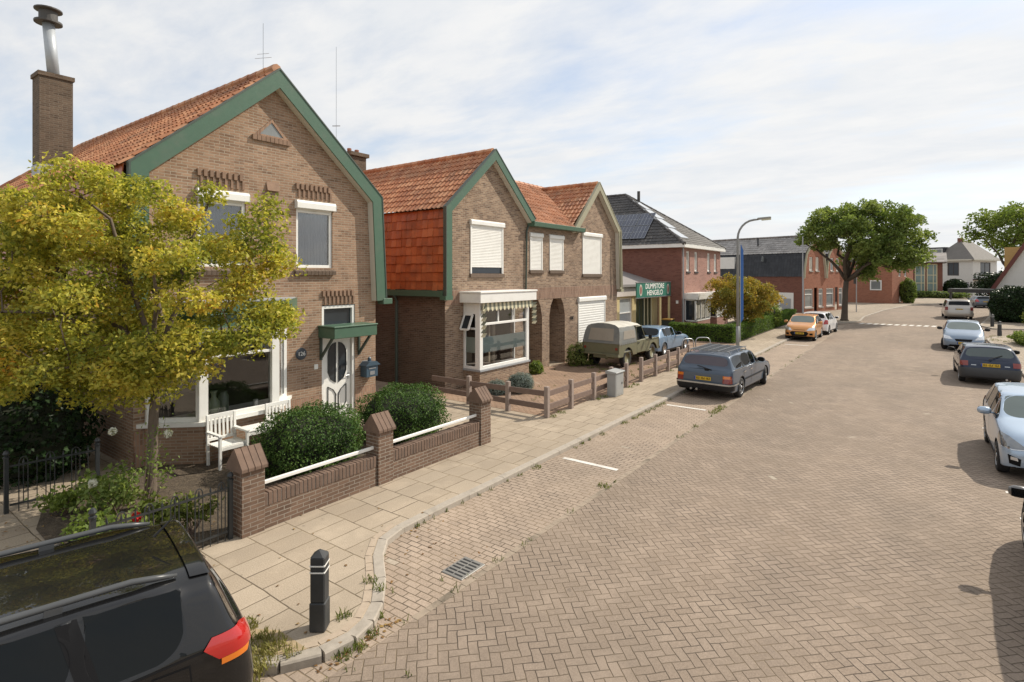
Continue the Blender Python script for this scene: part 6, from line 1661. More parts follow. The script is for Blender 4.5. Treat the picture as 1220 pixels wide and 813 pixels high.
pf = thing('plank_fence', 'two rail plank fence with pinkish concrete posts round the driveway', 'fence', (-8.0, 18, 0))
posts = [(-8.0, 12.46), (-8.0, 13.73), (-8.0, 15.1), (-8.03, 16.35), (-8.0, 17.43), (-8.0, 18.68), (-8.0, 20.0), (-8.0, 21.3), (-8.0, 22.45), (-8.0, 23.7)]
sidep = [(-8.0, 12.46), (-9.28, 12.44), (-10.7, 12.42), (-12.2, 12.4)]
for i, (x, y) in enumerate(posts + sidep[1:3]):
    a = .06; h = .84 if i != 5 else .88
    q = MB().box(x - a, x + a, y - a, y + a, -.1, h - .02).add([(x - a, y - a, h - .02), (x + a, y - a, h - .02), (x + a, y + a, h - .02), (x - a, y + a, h - .02), (x, y, h)], [(0, 1, 4), (1, 2, 4), (2, 3, 4), (3, 0, 4)])
    q.build('fence_post', M['post_conc'], pf, bevel=.008)
for seq in (posts[:5], posts[5:], sidep):
    for p, q_ in zip(seq, seq[1:]):
        for z in (.28, .62):
            MB().bar((p[0], p[1] + (.07 if p[0] == q_[0] else 0), z + RND.uniform(-.015, .015)), (q_[0], q_[1], z + RND.uniform(-.015, .015)), .035, .15).build('plank', M['wood_fence'], pf, bevel=.006)

lp = thing('street_lamp', 'tall grey street lamp with a curved arm reaching over the road', 'street lamp', (-7.15, 28.38, 0))
GP = plain('galvanised lamp steel', (.25, .255, .25), .6, metal=.15, var=.15)
MB().tube([(-7.15, 28.38, 0), (-7.15, 28.38, 1.3)], .085, 12).build('lamp_base', GP, lp, smooth=True)
pts = [(-7.15, 28.38, 1.3), (-7.15, 28.38, 5.6)] + [(-7.15 + .75 * (1 - math.cos(t)), 28.38 + .2 * (1 - math.cos(t)), 5.6 + .88 * math.sin(t)) for t in (.25, .5, .75, 1.0, 1.25, 1.5)] + [(-6.25, 28.62, 6.5)]
MB().tube(pts, [.07, .055] + [.05] * 6 + [.045], 10).build('lamp_pole', GP, lp, smooth=True)
q = MB().bar((-6.3, 28.6, 6.52), (-5.72, 28.76, 6.56), .2, .1); lh = q.build('lamp_head', plain('lamp housing grey', (.27, .265, .24), .5), lp, bevel=.02)
MB().bar((-6.12, 28.65, 6.46), (-5.72, 28.755, 6.49), .17, .06).build('lamp_diffuser', plain('yellowed diffuser', (.55, .52, .36), .3), lh)
fl = thing('banner', 'tall narrow blue feather banner on a pole behind the street lamp', 'banner', (-8.2, 33.1, 0))
MB().tube([(-8.2, 33.1, 0), (-8.2, 33.1, 5.5), (-8.17, 33.12, 5.65)], .022, 6).build('banner_pole', M['grey_pipe'], fl)
MB().add([(-8.18, 33.1, 1.1), (-8.05, 33.15, 1.3), (-8.05, 33.15, 4.3), (-8.1, 33.13, 5.2), (-8.18, 33.1, 5.6), (-8.18, 33.12, 1.1), (-8.05, 33.17, 1.3), (-8.05, 33.17, 4.3), (-8.05, 33.17, 5.2), (-8.18, 33.12, 5.6)], [(0, 1, 2, 3, 4), (9, 8, 7, 6, 5)] + [(i, (i + 1) % 5, (i + 1) % 5 + 5, i + 5) for i in range(5)]).build('banner_cloth', plain('faded blue banner', (.04, .13, .38), .7, var=.15), fl)
def hoop(label, x, y, ang):
    t = thing('bike_rack', label, 'bike rack', (x, y, .005), ang, 'bike hoops by the forecourt')
    q = MB().tube([(-.35, 0, 0), (-.35, 0, .55)] + [(-.15 - .2 * math.cos(a), 0, .55 + .2 * math.sin(a)) for a in (.4, .8, 1.2, 1.57)] + [(.15 + .2 * math.sin(a), 0, .55 + .2 * math.cos(a)) for a in (.0, .4, .8, 1.2, 1.57)] + [(.35, 0, 0)], .025, 8)
    link('hoop', q.mesh('hoop'), M['zinc'], t, True)
hoop('steel bike hoop beyond the plank fence, the one nearest the street lamp', -8.5, 27.3, rad(35))
hoop('steel bike hoop beyond the plank fence, the one nearest the light blue car', -8.9, 26.3, rad(60))
bn = thing('wheelie_bin', 'dark wheelie bin with an orange brown lid by the brick side wall', 'bin', (-12.9, 34.4, .005))
MB().prism([(-13.15, .08), (-12.65, .08), (-12.6, .95), (-13.2, .95)], 'y', 34.1, 34.65).build('bin_body', plain('dark green bin plastic', (.025, .035, .03), .5), bn, bevel=.03)
MB().box(-13.22, -12.58, 34.06, 34.7, .95, 1.03).build('bin_lid', plain('orange brown lid', (.42, .23, .05), .5), bn, bevel=.02)
for y in (34.15, 34.6): MB().lathe([(.09, 0), (.09, .05)], 12, (-13.1, y - .02, .09), 'y').build('bin_wheel', M['black'], bn)
pl2 = thing('street_pole', 'slim pale pole on the far pavement just right of the street tree', 'pole', (-5.2, 66.9, 0))
MB().tube([(-5.2, 66.9, 0), (-5.2, 66.9, 5.4)], .05, 8).build('pole_shaft', M['grey_pipe'], pl2)
MB().box(-5.45, -5.2, 66.85, 66.9, 2.9, 3.6).build('pole_sign', M['slate'], pl2)
pl3 = thing('street_pole', 'slim pale pole at the corner of the blue black mansard house', 'pole', (-7.5, 49.5, 0))
MB().tube([(-7.5, 49.5, 0), (-7.5, 49.5, 6.9)], [.055, .04], 8).build('pole_shaft', M['grey_pipe'], pl3)
dg = thing('drain_grate', 'small iron drain grate set in the pavers beside the gutter line', 'drain', (-4.83, 5.52, RZ))
MB().box(-5.05, -4.69, 5.3, 5.78, RZ - .03, RZ + .012).build('grate_frame', plain('worn drain steel', (.25, .24, .22), .55, metal=.4, var=.2), dg, bevel=.006)
for i in range(6):
    for r_ in (0, 1): MB().box(-5.02 + r_ * .155, -4.885 + r_ * .155, 5.345 + i * .07, 5.375 + i * .07, RZ + .0125, RZ + .0145).build('slot', M['black'], dg)
# pots behind the bay window
def pot(label, a, b_, h, prof, m):
    p_ = P(a, b_, .89); t = MB().lathe([(r * h, z * h) for r, z in prof], 18, tuple(p_)).build('vase', m, None, smooth=True)
    t['label'] = label; t['category'] = 'vase'; return t
GV = plain('celadon glaze', (.28, .33, .22), .3); 
pot('tall narrow necked green vase behind the bay window, left of the grey jar', 5.62, .56, .5, [(.0, 0), (.17, 0), (.24, .3), (.22, .55), (.09, .75), (.1, .9), (.15, 1), (.0, .99)], GV)
pot('grey green straight jar behind the bay window, between the vase and the glass box', 5.82, .56, .46, [(.0, 0), (.2, 0), (.22, .1), (.22, .8), (.15, .9), (.16, 1), (.0, .99)], plain('grey green glaze', (.16, .19, .15), .35))
pot('small white candle glass on the window board near the curtain', 6.5, .6, .17, [(.0, 0), (.3, 0), (.3, 1), (.0, .98)], M['white'])
# ---------------------------------------------------------------- plants
RS = np.random.RandomState(5)
RT_ = np.array((.8058, .5922, 0)); DP_ = np.array((-.5922, .8058, 0)); UPV = np.array((0, 0, 1.0))

def leaf_mesh(name, pts, size, m, par, nrm=None, upw=.5, asp=.55, fold=.18, var=None):
    """many small folded leaves; each has its own random number in 'var'"""
    n = len(pts); r = RS
    d = r.normal(size=(n, 3)); d /= np.linalg.norm(d, axis=1)[:, None]
    nn = d + np.array((0, 0, upw)) + (nrm if nrm is not None else 0); nn /= np.linalg.norm(nn, axis=1)[:, None]
    t = r.normal(size=(n, 3)); t -= (t * nn).sum(1)[:, None] * nn; t /= np.linalg.norm(t, axis=1)[:, None]
    b = np.cross(nn, t); L = (size * r.uniform(.65, 1.25, n))[:, None]
    a0 = pts - t * L * .5; a2 = pts + t * L * .5
    mid = pts - t * L * .06
    a1 = mid + b * L * asp * .5 + nn * L * fold; a3 = mid - b * L * asp * .5 + nn * L * fold
    V = np.stack([a0, a1, a2, a3], 1).reshape(-1, 3)
    if par is not None:
        Mi = np.array(wmat(par).inverted()); V = V @ Mi[:3, :3].T + Mi[:3, 3]
    me = bpy.data.meshes.new(name)
    me.vertices.add(4 * n); me.vertices.foreach_set('co', V.astype(np.float32).ravel())
    me.loops.add(4 * n); me.loops.foreach_set('vertex_index', np.arange(4 * n, dtype=np.int32))
    me.polygons.add(n); me.polygons.foreach_set('loop_start', np.arange(0, 4 * n, 4, dtype=np.int32))
    me.update(calc_edges=True)
    at = me.attributes.new('var', 'FLOAT', 'POINT')
    vv = r.uniform(0, 1, n) if var is None else np.clip(var + r.normal(0, .24, n), 0, 1)
    at.data.foreach_set('value', np.repeat(vv, 4).astype(np.float32))
    return link(name, me, m, par)

def in_poly(x, y, poly):
    c = False; j = len(poly) - 1
    for i in range(len(poly)):
        xi, yi = poly[i]; xj, yj = poly[j]
        if (yi > y) != (yj > y) and x < (xj - xi) * (y - yi) / (yj - yi) + xi: c = not c
        j = i
    return c

def tree(name, label, cat, base, poly, dr, ncl, nleaf, rc, lsize, lm, bark, fork, r0, limbs=7, thin=None, sq=.55, group=None, lean=(0, 0), extra=(), asp=.55, upw=.6, shrink=.55, gap=.62):
    root = thing(name, label, cat, base, 0, group); B = np.array(base); rr = random.Random(len(label))
    mx_ = sum(p[0] for p in poly) / len(poly); mz_ = sum(p[1] for p in poly) / len(poly)
    def inset(p):
        d = Vector((p[0] - mx_, p[1] - mz_)); l = d.length; d = d * max(.3, (l - rc * shrink * (1 if True else 0))) / l; return (mx_ + d.x, mz_ + d.y)
    poly = [inset(p) for p in poly]
    xs = [p[0] for p in poly]; zs = [p[1] for p in poly]; cx_, cz_ = (min(xs) + max(xs)) / 2, (min(zs) + max(zs)) / 2; hx, hz_ = (max(xs) - min(xs)) / 2, (max(zs) - min(zs)) / 2
    cl = []
    tries = 0
    while len(cl) < ncl and tries < 60000:
        tries += 1
        x, z = rr.uniform(min(xs), max(xs)), rr.uniform(min(zs), max(zs))
        if not in_poly(x, z, poly): continue
        if thin and in_poly(x, z, thin) and rr.random() < .62: continue
        e = max(.08, 1 - ((x - cx_) / hx) ** 2 * .8 - ((z - cz_) / hz_) ** 2 * .6)
        dd = rr.uniform(-1, 1) * math.sqrt(e) * dr
        if any((x - c[0]) ** 2 + (z - c[1]) ** 2 * 1.6 + (dd - c[2]) ** 2 < (rc * gap) ** 2 for c in cl): continue
        cl.append((x, z, dd))
    cl += [tuple(e) for e in extra]
    W = lambda x, z, dd: B * np.array((1, 1, 0)) + RT_ * x + DP_ * dd + UPV * z
    fk = W(lean[0], fork, lean[1])
    # trunk
    t = MB(); tp = [Vector(W(lean[0] * f_ ** 2 + .02 * math.sin(f_ * 5), base[2] + (fork - base[2]) * f_, lean[1] * f_ ** 2)) for f_ in (0, .04, .2, .45, .7, 1)]
    t.tube(tp, [r0 * 1.5, r0 * 1.15, r0, r0 * .92, r0 * .86, r0 * .8], 12)
    t.build('trunk', bark, root, smooth=True)
    # limbs: chosen clusters far apart, the others hang from the nearest limb
    ends = [max(cl, key=lambda c: c[1] + rr.random())]
    while len(ends) < min(limbs, len(cl)): ends.append(max(cl, key=lambda c: min((c[0] - e[0]) ** 2 + (c[1] - e[1]) ** 2 + (c[2] - e[2]) ** 2 for e in ends)))
    bt = MB(); nodes = []
    for e in ends:
        p0, p3 = Vector(fk), Vector(W(*e)); out = (p3 - p0); n = 7
        wob = [Vector((rr.gauss(0, .03), rr.gauss(0, .03), rr.gauss(0, .03))) * out.length for _ in range(n)]
        pts = []
        for i in range(n):
            f_ = i / (n - 1); q = p0 + out * f_ + Vector((0, 0, 1)) * out.length * .10 * math.sin(math.pi * f_) + (wob[i] if 0 < i < n - 1 else Vector())
            pts.append(q)
        rads = [r0 * .62 * (1 - .82 * i / (n - 1)) for i in range(n)]
        bt.tube(pts, rads, 7); nodes += [(pts[i], rads[i]) for i in range(1, n)]
    for c in cl:
        if c in ends: continue
        p3 = Vector(W(*c)); q, r_ = min(nodes, key=lambda k_: (k_[0] - p3).length + max(0, k_[0].z - p3.z) * .6)
        mid = q.lerp(p3, .5) + Vector((rr.gauss(0, .06), rr.gauss(0, .06), .10)) * (p3 - q).length
        bt.tube([q, mid, p3], [min(r_ * .7, r0 * .22), r0 * .1, r0 * .04], 5)
        nodes.append((mid, r0 * .1))
    # fine twigs inside each clump
    for c in cl:
        p3 = Vector(W(*c))
        for k_ in range(4):
            d = Vector((rr.gauss(0, 1), rr.gauss(0, 1), rr.gauss(0, .6))).normalized() * rc * .9
            bt.tube([p3, p3 + d * .5 + Vector((0, 0, .05 * rc)), p3 + d], [r0 * .045, r0 * .03, r0 * .012], 4, cap=False)
    bt.build('branches', bark, root, smooth=True)
    P_l = []; N_l = []; V_l = []
    for c in cl:
        n = int(nleaf / len(cl) * rr.uniform(.6, 1.4)); s_ = rr.uniform(.75, 1.2)
        d = RS.normal(size=(n, 3)); d /= np.linalg.norm(d, axis=1)[:, None]
        rad_ = RS.uniform(0, 1, n) ** .5
        # clumps are several flat sprays, not a ball
        q = d * rad_[:, None] * rc * s_ * np.array((1, 1, sq))
        lay = RS.randint(0, 3, n); q[:, 2] = q[:, 2] * .45 + (lay - 1) * rc * sq * .55 + .12 * rc * np.sin(q[:, 0] * 5 / rc + lay) - .18 * (q[:, 0] ** 2 + q[:, 1] ** 2) / rc
        P_l.append(W(*c) + q); V_l.append(np.full(n, min(1, max(0, rr.gauss(.5, .2)))))
    leaf_mesh('crown', np.concatenate(P_l), lsize, lm, root, None, upw, asp, var=np.concatenate(V_l))
    return root

BK = bark_mat('grey brown bark', (.16, .125, .095))
BK2 = bark_mat('dark bark', (.10, .08, .062))
LF_Y = leaf_mat('yellowing leaves', [(.05, (.12, .16, .03)), (.28, (.27, .30, .055)), (.52, (.54, .51, .095)), (.76, (.70, .59, .12)), (.92, (.64, .31, .05))], .48)
LF_G = leaf_mat('mid green leaves', [(.1, (.10, .155, .04)), (.5, (.20, .27, .075)), (.9, (.33, .39, .13))], .45)
LF_G2 = leaf_mat('fresh green leaves', [(.1, (.10, .155, .035)), (.5, (.19, .26, .06)), (.9, (.30, .36, .10))], .45)
LF_O = leaf_mat('orange bronze leaves', [(.1, (.15, .16, .035)), (.45, (.30, .26, .055)), (.75, (.48, .31, .06)), (.95, (.54, .36, .08))], .42)
LF_B = leaf_mat('box leaves', [(.05, (.03, .07, .018)), (.5, (.075, .14, .032)), (.9, (.16, .24, .06))], .25, .6)
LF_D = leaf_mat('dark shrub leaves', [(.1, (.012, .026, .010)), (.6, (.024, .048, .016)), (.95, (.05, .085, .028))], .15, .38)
LF_H = leaf_mat('hedge leaves', [(.05, (.05, .10, .018)), (.5, (.11, .19, .03)), (.9, (.19, .27, .05))], .3, .6)
LF_S = leaf_mat('silver sage leaves', [(.1, (.11, .14, .12)), (.6, (.20, .245, .22)), (.95, (.30, .34, .32))], .2, .7)
LF_W = leaf_mat('weed leaves', [(.1, (.06, .085, .02)), (.5, (.14, .175, .04)), (.9, (.26, .27, .08))], .35)
LF_WH = leaf_mat('white petals', [(.1, (.55, .56, .48)), (.9, (.78, .77, .70))], .3)
LF_R = leaf_mat('red petals', [(.1, (.35, .01, .012)), (.9, (.55, .03, .03))], .3)
CORE = plain('dark foliage core', (.018, .022, .010), .95, var=.4, scale=12)  # added dark solid that closes the view through the leaves

tree('street_tree', 'small tree with yellow green autumn leaves behind the iron fence', 'tree', (-10.14, 3.79, 0),
     [(-3.41, 4.6), (-2.45, 4.95), (-1.76, 5.3), (-.73, 5.6), (-.25, 5.4), (-.39, 5.01), (.03, 4.95), (.51, 5.45), (1.15, 5.25), (1.67, 5.1), (1.95, 4.9), (2.1, 4.53), (2.05, 4.1), (2.1, 3.7), (2.2, 3.02), (2.0, 2.61), (1.53, 2.5), (1.15, 2.2), (.71, 1.9), (.09, 1.72), (-.66, 1.7), (-1.35, 1.75), (-2.03, 1.7), (-3.41, 1.85)],
     1.35, 230, 74000, .38, .08, LF_Y, BK, 2.15, .085, 11, thin=[(-.2, 3.1), (-.1, 5.0), (1.75, 5.0), (1.9, 3.2), (1.1, 2.7)], lean=(.12, .05), extra=[(2.1, 3.98, .2), (1.9, 4.95, .1), (2.1, 2.95, .0), (1.6, 4.2, -.3), (1.85, 2.9, -.4), (1.9, 3.3, .1), (1.45, 2.75, -.5), (1.7, 3.7, -.1)], shrink=.4, gap=.6)
tree('street_tree', 'large spreading green street tree on the far left kerb', 'tree', (-5.05, 53.9, 0),
     [(-3.79, 8.93), (-2.17, 9.7), (-.06, 10.0), (2.4, 10.4), (4.51, 9.5), (6.3, 8.2), (6.7, 6.33), (6.4, 4.8), (5.21, 4.1), (3.81, 3.6), (2.4, 3.8), (1.7, 3.5), (.99, 4.4), (-.06, 5.5), (-1.47, 6.1), (-2.88, 6.4), (-3.6, 6.9)],
     3.4, 150, 27000, .85, .26, LF_G, BK2, 3.3, .24, 9, lean=(.3, .2), extra=[(1.6, 3.9, -.5), (2.3, 3.7, .3)], shrink=.7, gap=.8)
tree('street_tree', 'tall fresh green tree rising behind the white villa at the right edge', 'tree', (10.1, 100, 0),
     [(-6.0, 9.6), (-4.7, 12.5), (-2.36, 14.4), (2.16, 15.3), (9.8, 13.4), (11, 4.9), (3.86, 4.5), (-.66, 5.3), (-2.8, 7.2)],
     4.5, 120, 14000, 1.4, .42, LF_G2, BK2, 4.0, .3, 8, shrink=1.1, gap=.8)
tree('maple_tree', 'small maple with orange bronze leaves standing inside the clipped hedge', 'tree', (-8.97, 36.84, 0),
     [(-2.5, 2.5), (-1.97, 3.5), (-.53, 4.05), (1.06, 3.6), (2.33, 2.7), (1.85, 1.85), (.53, 1.0), (-1.06, 1.0), (-2.07, 1.75)],
     2.0, 80, 16000, .56, .14, LF_O, BK2, .9, .07, 8)

def core_mesh(root, rx, ry, rz, p, c, name='foliage_core'):
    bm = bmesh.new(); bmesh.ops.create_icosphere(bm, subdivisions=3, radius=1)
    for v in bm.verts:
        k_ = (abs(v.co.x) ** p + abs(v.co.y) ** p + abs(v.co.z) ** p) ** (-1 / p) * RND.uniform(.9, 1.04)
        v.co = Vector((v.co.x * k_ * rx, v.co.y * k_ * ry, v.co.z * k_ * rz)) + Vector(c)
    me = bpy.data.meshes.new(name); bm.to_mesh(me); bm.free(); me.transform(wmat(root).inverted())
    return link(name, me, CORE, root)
def bush(name, label, cat, c, r, n, size, m, p=2.6, group=None, rough=.12, asp=.6, core=.86, depth=.16, upw=.35, zmin=.0):
    root = thing(name, label, cat, (c[0], c[1], 0), 0, group)
    rx, ry, rz = r
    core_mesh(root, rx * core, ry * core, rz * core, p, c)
    d = RS.normal(size=(n, 3)); d /= np.linalg.norm(d, axis=1)[:, None]
    k_ = (np.abs(d) ** p).sum(1) ** (-1 / p)
    bumpy = 1 + rough * (np.sin(d[:, 0] * 7 + c[0]) * np.sin(d[:, 1] * 6 + c[1]) * .5 + np.sin(d[:, 2] * 9 + d[:, 0] * 5) * .35) + RS.normal(0, .03, n)
    q = d * (k_ * bumpy * (1 - depth * RS.uniform(0, 1, n) ** 1.6))[:, None] * np.array(r)
    pts = q + np.array(c); pts = pts[pts[:, 2] > zmin]; dd = (pts - np.array(c)) / np.array(r)
    leaf_mesh('foliage', pts, size, m, root, dd * .7, upw, asp)
    return root
bush('box_bush', 'rounded clipped box bush beside the white garden seat', 'bush', (-9.75, 6.5, .5), (.85, .98, .66), 15000, .05, LF_B, group='clipped box bushes', rough=.17)
bush('box_bush', 'rounded clipped box bush to the right of the front door, behind the middle pier', 'bush', (-9.78, 8.98, .5), (.85, 1.0, .68), 15000, .05, LF_B, group='clipped box bushes', rough=.17)
bush('dark_shrub', 'dark evergreen shrub in the shade behind the iron gate', 'bush', (-13.6, 3.0, .9), (1.1, 1.0, 1.0), 5000, .11, LF_D, p=2.2, rough=.25)  # dark leaf colour of both gate shrubs also stands for the shade here
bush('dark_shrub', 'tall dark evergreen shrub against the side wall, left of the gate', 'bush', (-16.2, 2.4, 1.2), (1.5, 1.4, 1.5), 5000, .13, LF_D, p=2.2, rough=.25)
bush('lavender', 'silvery lavender bush in front of the white box bay, bigger one', 'plant', (-10.45, 14.7, .28), (.42, .5, .34), 5000, .07, LF_S, p=2, asp=.16, group='silvery lavender bushes', upw=.9)
bush('lavender', 'small silvery lavender bush nearest the side fence, left of the bigger one', 'plant', (-10.85, 13.95, .2), (.32, .35, .26), 2600, .07, LF_S, p=2, asp=.16, group='silvery lavender bushes', upw=.9)
bush('weed_bush', 'yellow green weedy bush by the ground floor shutter behind the canvas truck', 'plant', (-11.6, 20.7, .35), (.5, .75, .55), 3800, .10, LF_W, p=2, rough=.35, asp=.35, upw=.8, core=.6)
bush('weed_bush', 'small bright green weed clump at the foot of the arched porch', 'plant', (-11.9, 17.75, .2), (.25, .3, .27), 1300, .08, LF_G2, p=2, rough=.3, core=.6)
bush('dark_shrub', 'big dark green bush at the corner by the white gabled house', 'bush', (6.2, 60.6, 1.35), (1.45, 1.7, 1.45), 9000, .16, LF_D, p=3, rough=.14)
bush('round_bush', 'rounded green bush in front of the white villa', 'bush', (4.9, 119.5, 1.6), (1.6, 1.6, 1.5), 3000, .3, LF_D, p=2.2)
bush('flowering_bush', 'tall bush with pale flowers at the corner of the red brick block', 'bush', (-1.2, 92.3, 1.6), (.9, .9, 1.7), 2600, .22, LF_G2, p=2.2, rough=.2)
bush('round_bush', 'low green planting along the foot of the modern house', 'bush', (1.8, 115.6, .5), (4.6, 1.0, .6), 4000, .22, LF_G, p=2.6, rough=.2)
bush('garden_plant', 'leafy green plant inside the clipped hedge with white flower heads', 'plant', (-8.75, 43.6, .9), (.75, 1.1, .8), 2800, .14, LF_G2, p=2.2, rough=.25)
bush('garden_plant', 'low bright green planting at the right kerb corner', 'plant', (5.2, 41.0, .35), (1.0, 1.6, .4), 3800, .13, LF_G2, p=2.4, rough=.3)
bush('garden_plant', 'light green shrub at the right edge beside the big dark bush', 'bush', (8.6, 60.5, 2.2), (1.2, 1.2, 2.2), 4000, .2, LF_G2, p=2.0, rough=.3, core=.6)
# white flower heads on the hedge garden plant
fw = None
for k_, (dy, dz, dx) in enumerate(((.0, 1.75, .2), (.5, 1.6, .35), (-.45, 1.65, .3), (.25, 1.35, .6), (-.2, 1.3, .65), (.8, 1.4, .3))):
    n = 70; d = RS.normal(size=(n, 3)); d /= np.linalg.norm(d, axis=1)[:, None]
    par = [o for o in bpy.data.objects if o.get('label', '').startswith('leafy green plant inside')][0]
    leaf_mesh('flower_head', np.array((-8.75 + dx, 43.6 + dy, dz)) + d * .14, .09, LF_WH, par, d, 0, .8)
def hedge(label, x0, x1, y0, y1, h, n):
    root = thing('hedge', label, 'hedge', ((x0 + x1) / 2, (y0 + y1) / 2, 0), 0, 'clipped hedges round the maple garden')
    MB().box(x0 + .09, x1 - .09, y0 + .09, y1 - .09, 0, h - .09).build('foliage_core', CORE, root)  # added dark block filling the hedge behind its leaves
    a = np.array(((y1 - y0) * h, (y1 - y0) * h, (x1 - x0) * h, (x1 - x0) * h, (x1 - x0) * (y1 - y0))); cnt = RS.multinomial(n, a / a.sum())
    pts = []; nr = []
    for i, k_ in enumerate(cnt):
        u, v = RS.uniform(0, 1, k_), RS.uniform(0, 1, k_); dpt = RS.uniform(-.03, .12, k_) + .035 * np.sin(u * 23 + i) * np.sin(v * 9)
        X, Y, Z = x0 + (x1 - x0) * u, y0 + (y1 - y0) * (u if i < 2 else v), h * v
        if i == 0: q = np.stack([x0 + dpt, Y, Z], 1); e = (-1, 0, 0)
        elif i == 1: q = np.stack([x1 - dpt, Y, Z], 1); e = (1, 0, 0)
        elif i == 2: q = np.stack([X, y0 + dpt, Z], 1); e = (0, -1, 0)
        elif i == 3: q = np.stack([X, y1 - dpt, Z], 1); e = (0, 1, 0)
        else: q = np.stack([X, Y, h - dpt], 1); e = (0, 0, 1)
        pts.append(q); nr.append(np.tile(np.array(e, float) * .8, (k_, 1)))
    leaf_mesh('foliage', np.concatenate(pts), .075, LF_H, root, np.concatenate(nr), .3, .6)
hedge('clipped green hedge between the forecourt and the maple, ending behind the lamp post', -12.0, -8.3, 32.1, 32.75, .95, 11000)
hedge('long clipped green hedge along the pavement running to the orange hatchback', -9.0, -8.3, 32.78, 51.5, .95, 26000)

bush('background_bush', 'broad dark green shrub mass beyond the carport, right of the white villa', 'bush', (13.5, 120, 2.0), (6.0, 2.0, 2.6), 6000, .35, LF_D, p=2.6, rough=.25)
bush('background_bush', 'green shrubs in the gap between modern house and red brick block', 'bush', (-3.6, 121, 1.6), (2.0, 1.5, 1.9), 2500, .3, LF_G, p=2.4, rough=.25)
# flower bed plants by the iron fence
def stalks(name, label, cat, base, h, n, leafn, lsize, lm, spread=.35, flowers=(), fm=None):
    root = thing(name, label, cat, base); q = MB(); B = Vector(base); P_l = []
    for i in range(n):
        a = RND.uniform(0, 6.28); d = Vector((math.cos(a), math.sin(a), 0)) * RND.uniform(.2, 1) * spread; hh = h * RND.uniform(.55, 1.1)
        pts = [B, B + d * .35 + Vector((0, 0, hh * .4)), B + d * .8 + Vector((0, 0, hh * .8)), B + d + Vector((0, 0, hh))]
        q.tube(pts, [.007, .006, .004, .002], 5)
        for k_ in range(leafn):
            f_ = RND.uniform(.3, 1); p = pts[1].lerp(pts[3], f_); P_l.append(p + Vector((RND.gauss(0, .07), RND.gauss(0, .07), RND.gauss(0, .05))))
    q.build('stem', M['wood_fence'], root)
    leaf_mesh('foliage', np.array([tuple(p) for p in P_l]), lsize, lm, root, None, .6)
    for f in flowers:
        d = RS.normal(size=(46, 3)); d /= np.linalg.norm(d, axis=1)[:, None]
        leaf_mesh('flower', np.array(f) + d * .045, .06, fm, root, d, .2, .9)
    return root
stalks('rose_shrub', 'straggly rose shrub with pale pink blooms behind the iron fence', 'plant', (-9.6, 3.5, 0), 1.5, 9, 26, .06, LF_G2, .7, [(-9.9, 3.2, 1.42), (-9.35, 3.75, 1.35), (-9.75, 2.9, .75)], LF_WH)
stalks('rose_shrub', 'small rose shrub with one red bloom behind the iron fence', 'plant', (-8.5, 3.0, 0), .7, 9, 18, .06, LF_G2, .35, [(-8.3, 2.95, .62)], LF_R)
stalks('garden_plant', 'leafy green plant at the foot of the small yellowing tree', 'plant', (-9.9, 3.2, 0), .75, 16, 30, .10, LF_G, .5)
stalks('garden_plant', 'leafy yellow green plant in the corner of iron fence and brick pier', 'plant', (-8.55, 3.75, 0), .55, 14, 26, .09, LF_W, .4)
stalks('garden_plant', 'low green plant beside the black post of the iron fence', 'plant', (-8.7, 2.65, 0), .45, 14, 26, .08, LF_G2, .35)
for k_, (x, y, h_, lm_) in enumerate(((-9.0, 3.45, .5, LF_W), (-9.3, 2.75, .4, LF_G2), (-10.5, 3.3, .5, LF_G), (-10.9, 2.9, .45, LF_G2))):
    stalks('garden_plant', ('leafy yellow green plant between the rose shrubs behind the iron fence', 'low fresh green plant near the path edge of the flower bed', 'mid green leafy plant left of the small yellowing tree', 'fresh green leafy plant in the bed corner nearest the gate')[k_], 'plant', (x, y, 0), h_, 16, 34, .09, lm_, .42)
stalks('tall_weed', 'single tall weed stalk rising from the far right corner planting', 'plant', (5.3, 46.2, 0), 1.7, 3, 30, .14, LF_W, .12)
# sprig of the shrub just left of the frame edge
# grass and weeds in the joints: uncountable
def tufts(name, label, spots, m, hmin=.04, hmax=.13, leaf=False):
    vs = []; fs = []; va = []
    for (x, y, z, r, n) in spots:
        for i in range(n):
            a = RND.uniform(0, 6.283); rr_ = r * math.sqrt(RND.random()); px, py = x + rr_ * math.cos(a), y + rr_ * math.sin(a)
            h = RND.uniform(hmin, hmax); w_ = RND.uniform(.004, .008); b_ = RND.uniform(0, 6.283); ln = RND.uniform(.2, .8) * h
            dx, dy = math.cos(b_), math.sin(b_); k_ = len(vs)
            vs += [(px - dy * w_, py + dx * w_, z), (px + dy * w_, py - dx * w_, z), (px + dx * ln * .4 + dy * w_ * .8, py + dy * ln * .4 - dx * w_ * .8, z + h * .65), (px + dx * ln, py + dy * ln, z + h)]
            fs += [(k_, k_ + 1, k_ + 2), (k_, k_ + 2, k_ + 3)]; v_ = RND.random(); va += [v_] * 4
    me = bpy.data.meshes.new(name); me.from_pydata(vs, [], fs)
    at = me.attributes.new('var', 'FLOAT', 'POINT'); at.data.foreach_set('value', va)
    o = link(name, me, m); o['kind'] = 'stuff'; o['label'] = label; o['category'] = 'weeds'
    return o
sp = []
for i in range(70):   # against the kerb and in the gutter
    y = 5.8 + RND.random() ** 1.1 * 30; sp.append((-6.25, y, RZ, RND.uniform(.02, .07), RND.randint(3, 12)))
for y in (9.3, 12.2, 13.5, 14.1, 14.5, 14.9, 15.3, 15.8, 16.2): sp.append((-6.24, y, RZ, .13, 45))
for i in range(30):
    y = 4.3 + RND.random() * 26; sp.append((-4.6, y, RZ, RND.uniform(.02, .08), RND.randint(3, 12)))
for y in (9.2, 15.9, 16.2, 16.5, 16.8): sp.append((-4.66, y, RZ, .13, 55))
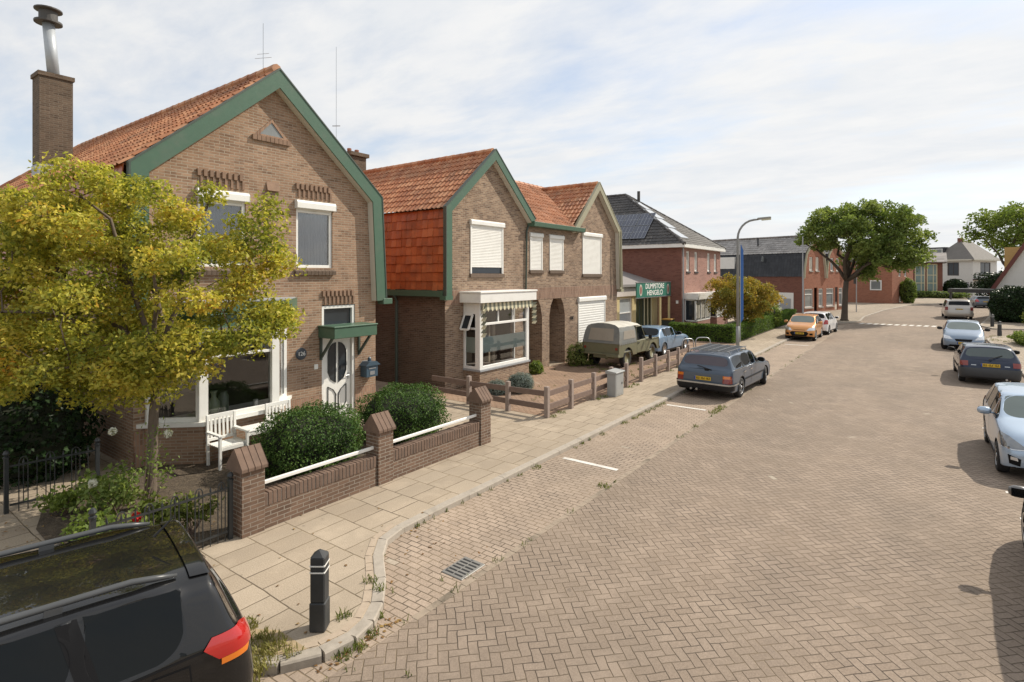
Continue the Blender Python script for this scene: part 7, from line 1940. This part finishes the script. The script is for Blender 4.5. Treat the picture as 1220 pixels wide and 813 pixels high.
for x, y in ((-5.95, 4.88), (-5.75, 4.72), (-6.1, 5.1), (-5.05, 4.15), (-5.2, 4.3), (-4.85, 3.95), (-4.78, 3.72), (-4.8, 3.55)): sp.append((x + .06, y - .02, RZ, .10, 60))
for x, y in ((-5.0, 3.85), (-5.12, 4.45), (-5.35, 4.5)): sp.append((x - .14, y, 0, .09, 44))
for i in range(14): sp.append((RND.uniform(-4.6, -3.9), RND.uniform(2.6, 3.9), RZ, .06, 5))
for i in range(6): sp.append((RND.uniform(-5.6, -4.5), RND.uniform(4.2, 6.5), RZ, .05, 5))
for x, y in ((-7.95, 12.6), (-7.95, 13.1), (-7.95, 15.2), (-7.9, 15.6), (-7.92, 17.5), (-7.9, 18.0), (-7.95, 21.4), (-7.95, 22.4), (-8.1, 22.9), (-8.2, 23.2)): sp.append((x, y, 0, .14, 55))
for i in range(60): sp.append((RND.uniform(-11.8, -8.2), RND.uniform(19.3, 24.5), .005, RND.uniform(.05, .22), 26))
for i in range(24): sp.append((RND.uniform(-12.2, -8.2), RND.uniform(12.6, 19), .005, RND.uniform(.03, .1), 10))
for i in range(40): sp.append((RND.uniform(3.4, 5.5), RND.uniform(39, 46), .0, RND.uniform(.1, .3), 22))
tufts('kerb_weeds', 'grass and weeds growing along the kerbs, gutter and fence', sp, LF_W, .02, .085)
sp = [(RND.uniform(-5.95, -5.05), RND.uniform(2.75, 3.2), .0, .09, 34) for i in range(52)] + [(RND.uniform(-5.6, -4.7), RND.uniform(2.5, 2.9) , RZ, .08, 26) for i in range(26)]
tufts('verge_grass', 'patch of dry grass on the tip of the rounded kerb behind the black car', sp, leaf_mat('dry grass', [(.1, (.12, .13, .035)), (.5, (.26, .25, .08)), (.9, (.42, .36, .16))], .3), .03, .09)
sp = []
# fallen leaves lie along the kerb curve
pts = np.array([(-6.3 + RND.random() * .0 + .1 * RND.random() + (.9 if i % 3 == 0 else 0) * RND.random(), 4.4 + RND.random() * 1.6, RZ + .006) for i in range(60)] + [(-4.74 + RND.gauss(0, .05), 3.2 + RND.random() * 1.1, RZ + .006) for i in range(60)] + [(RND.uniform(-8.2, -4.8), RND.uniform(2.4, 6.5), .008) for i in range(30)] + [(RND.uniform(-12, -8.3), RND.uniform(2.0, 4.2), .02) for i in range(160)])
o = leaf_mesh('fallen_leaves', pts, .05, leaf_mat('dry fallen leaves', [(.1, (.12, .06, .025)), (.6, (.26, .15, .06)), (.9, (.35, .25, .08))], .1), None, np.tile((0, 0, 3.0), (len(pts), 1)), 1, .6, .08)
tag(o, 'dry leaves fallen along the rounded kerb and in the flower bed', 'fallen leaves', None, 'stuff')
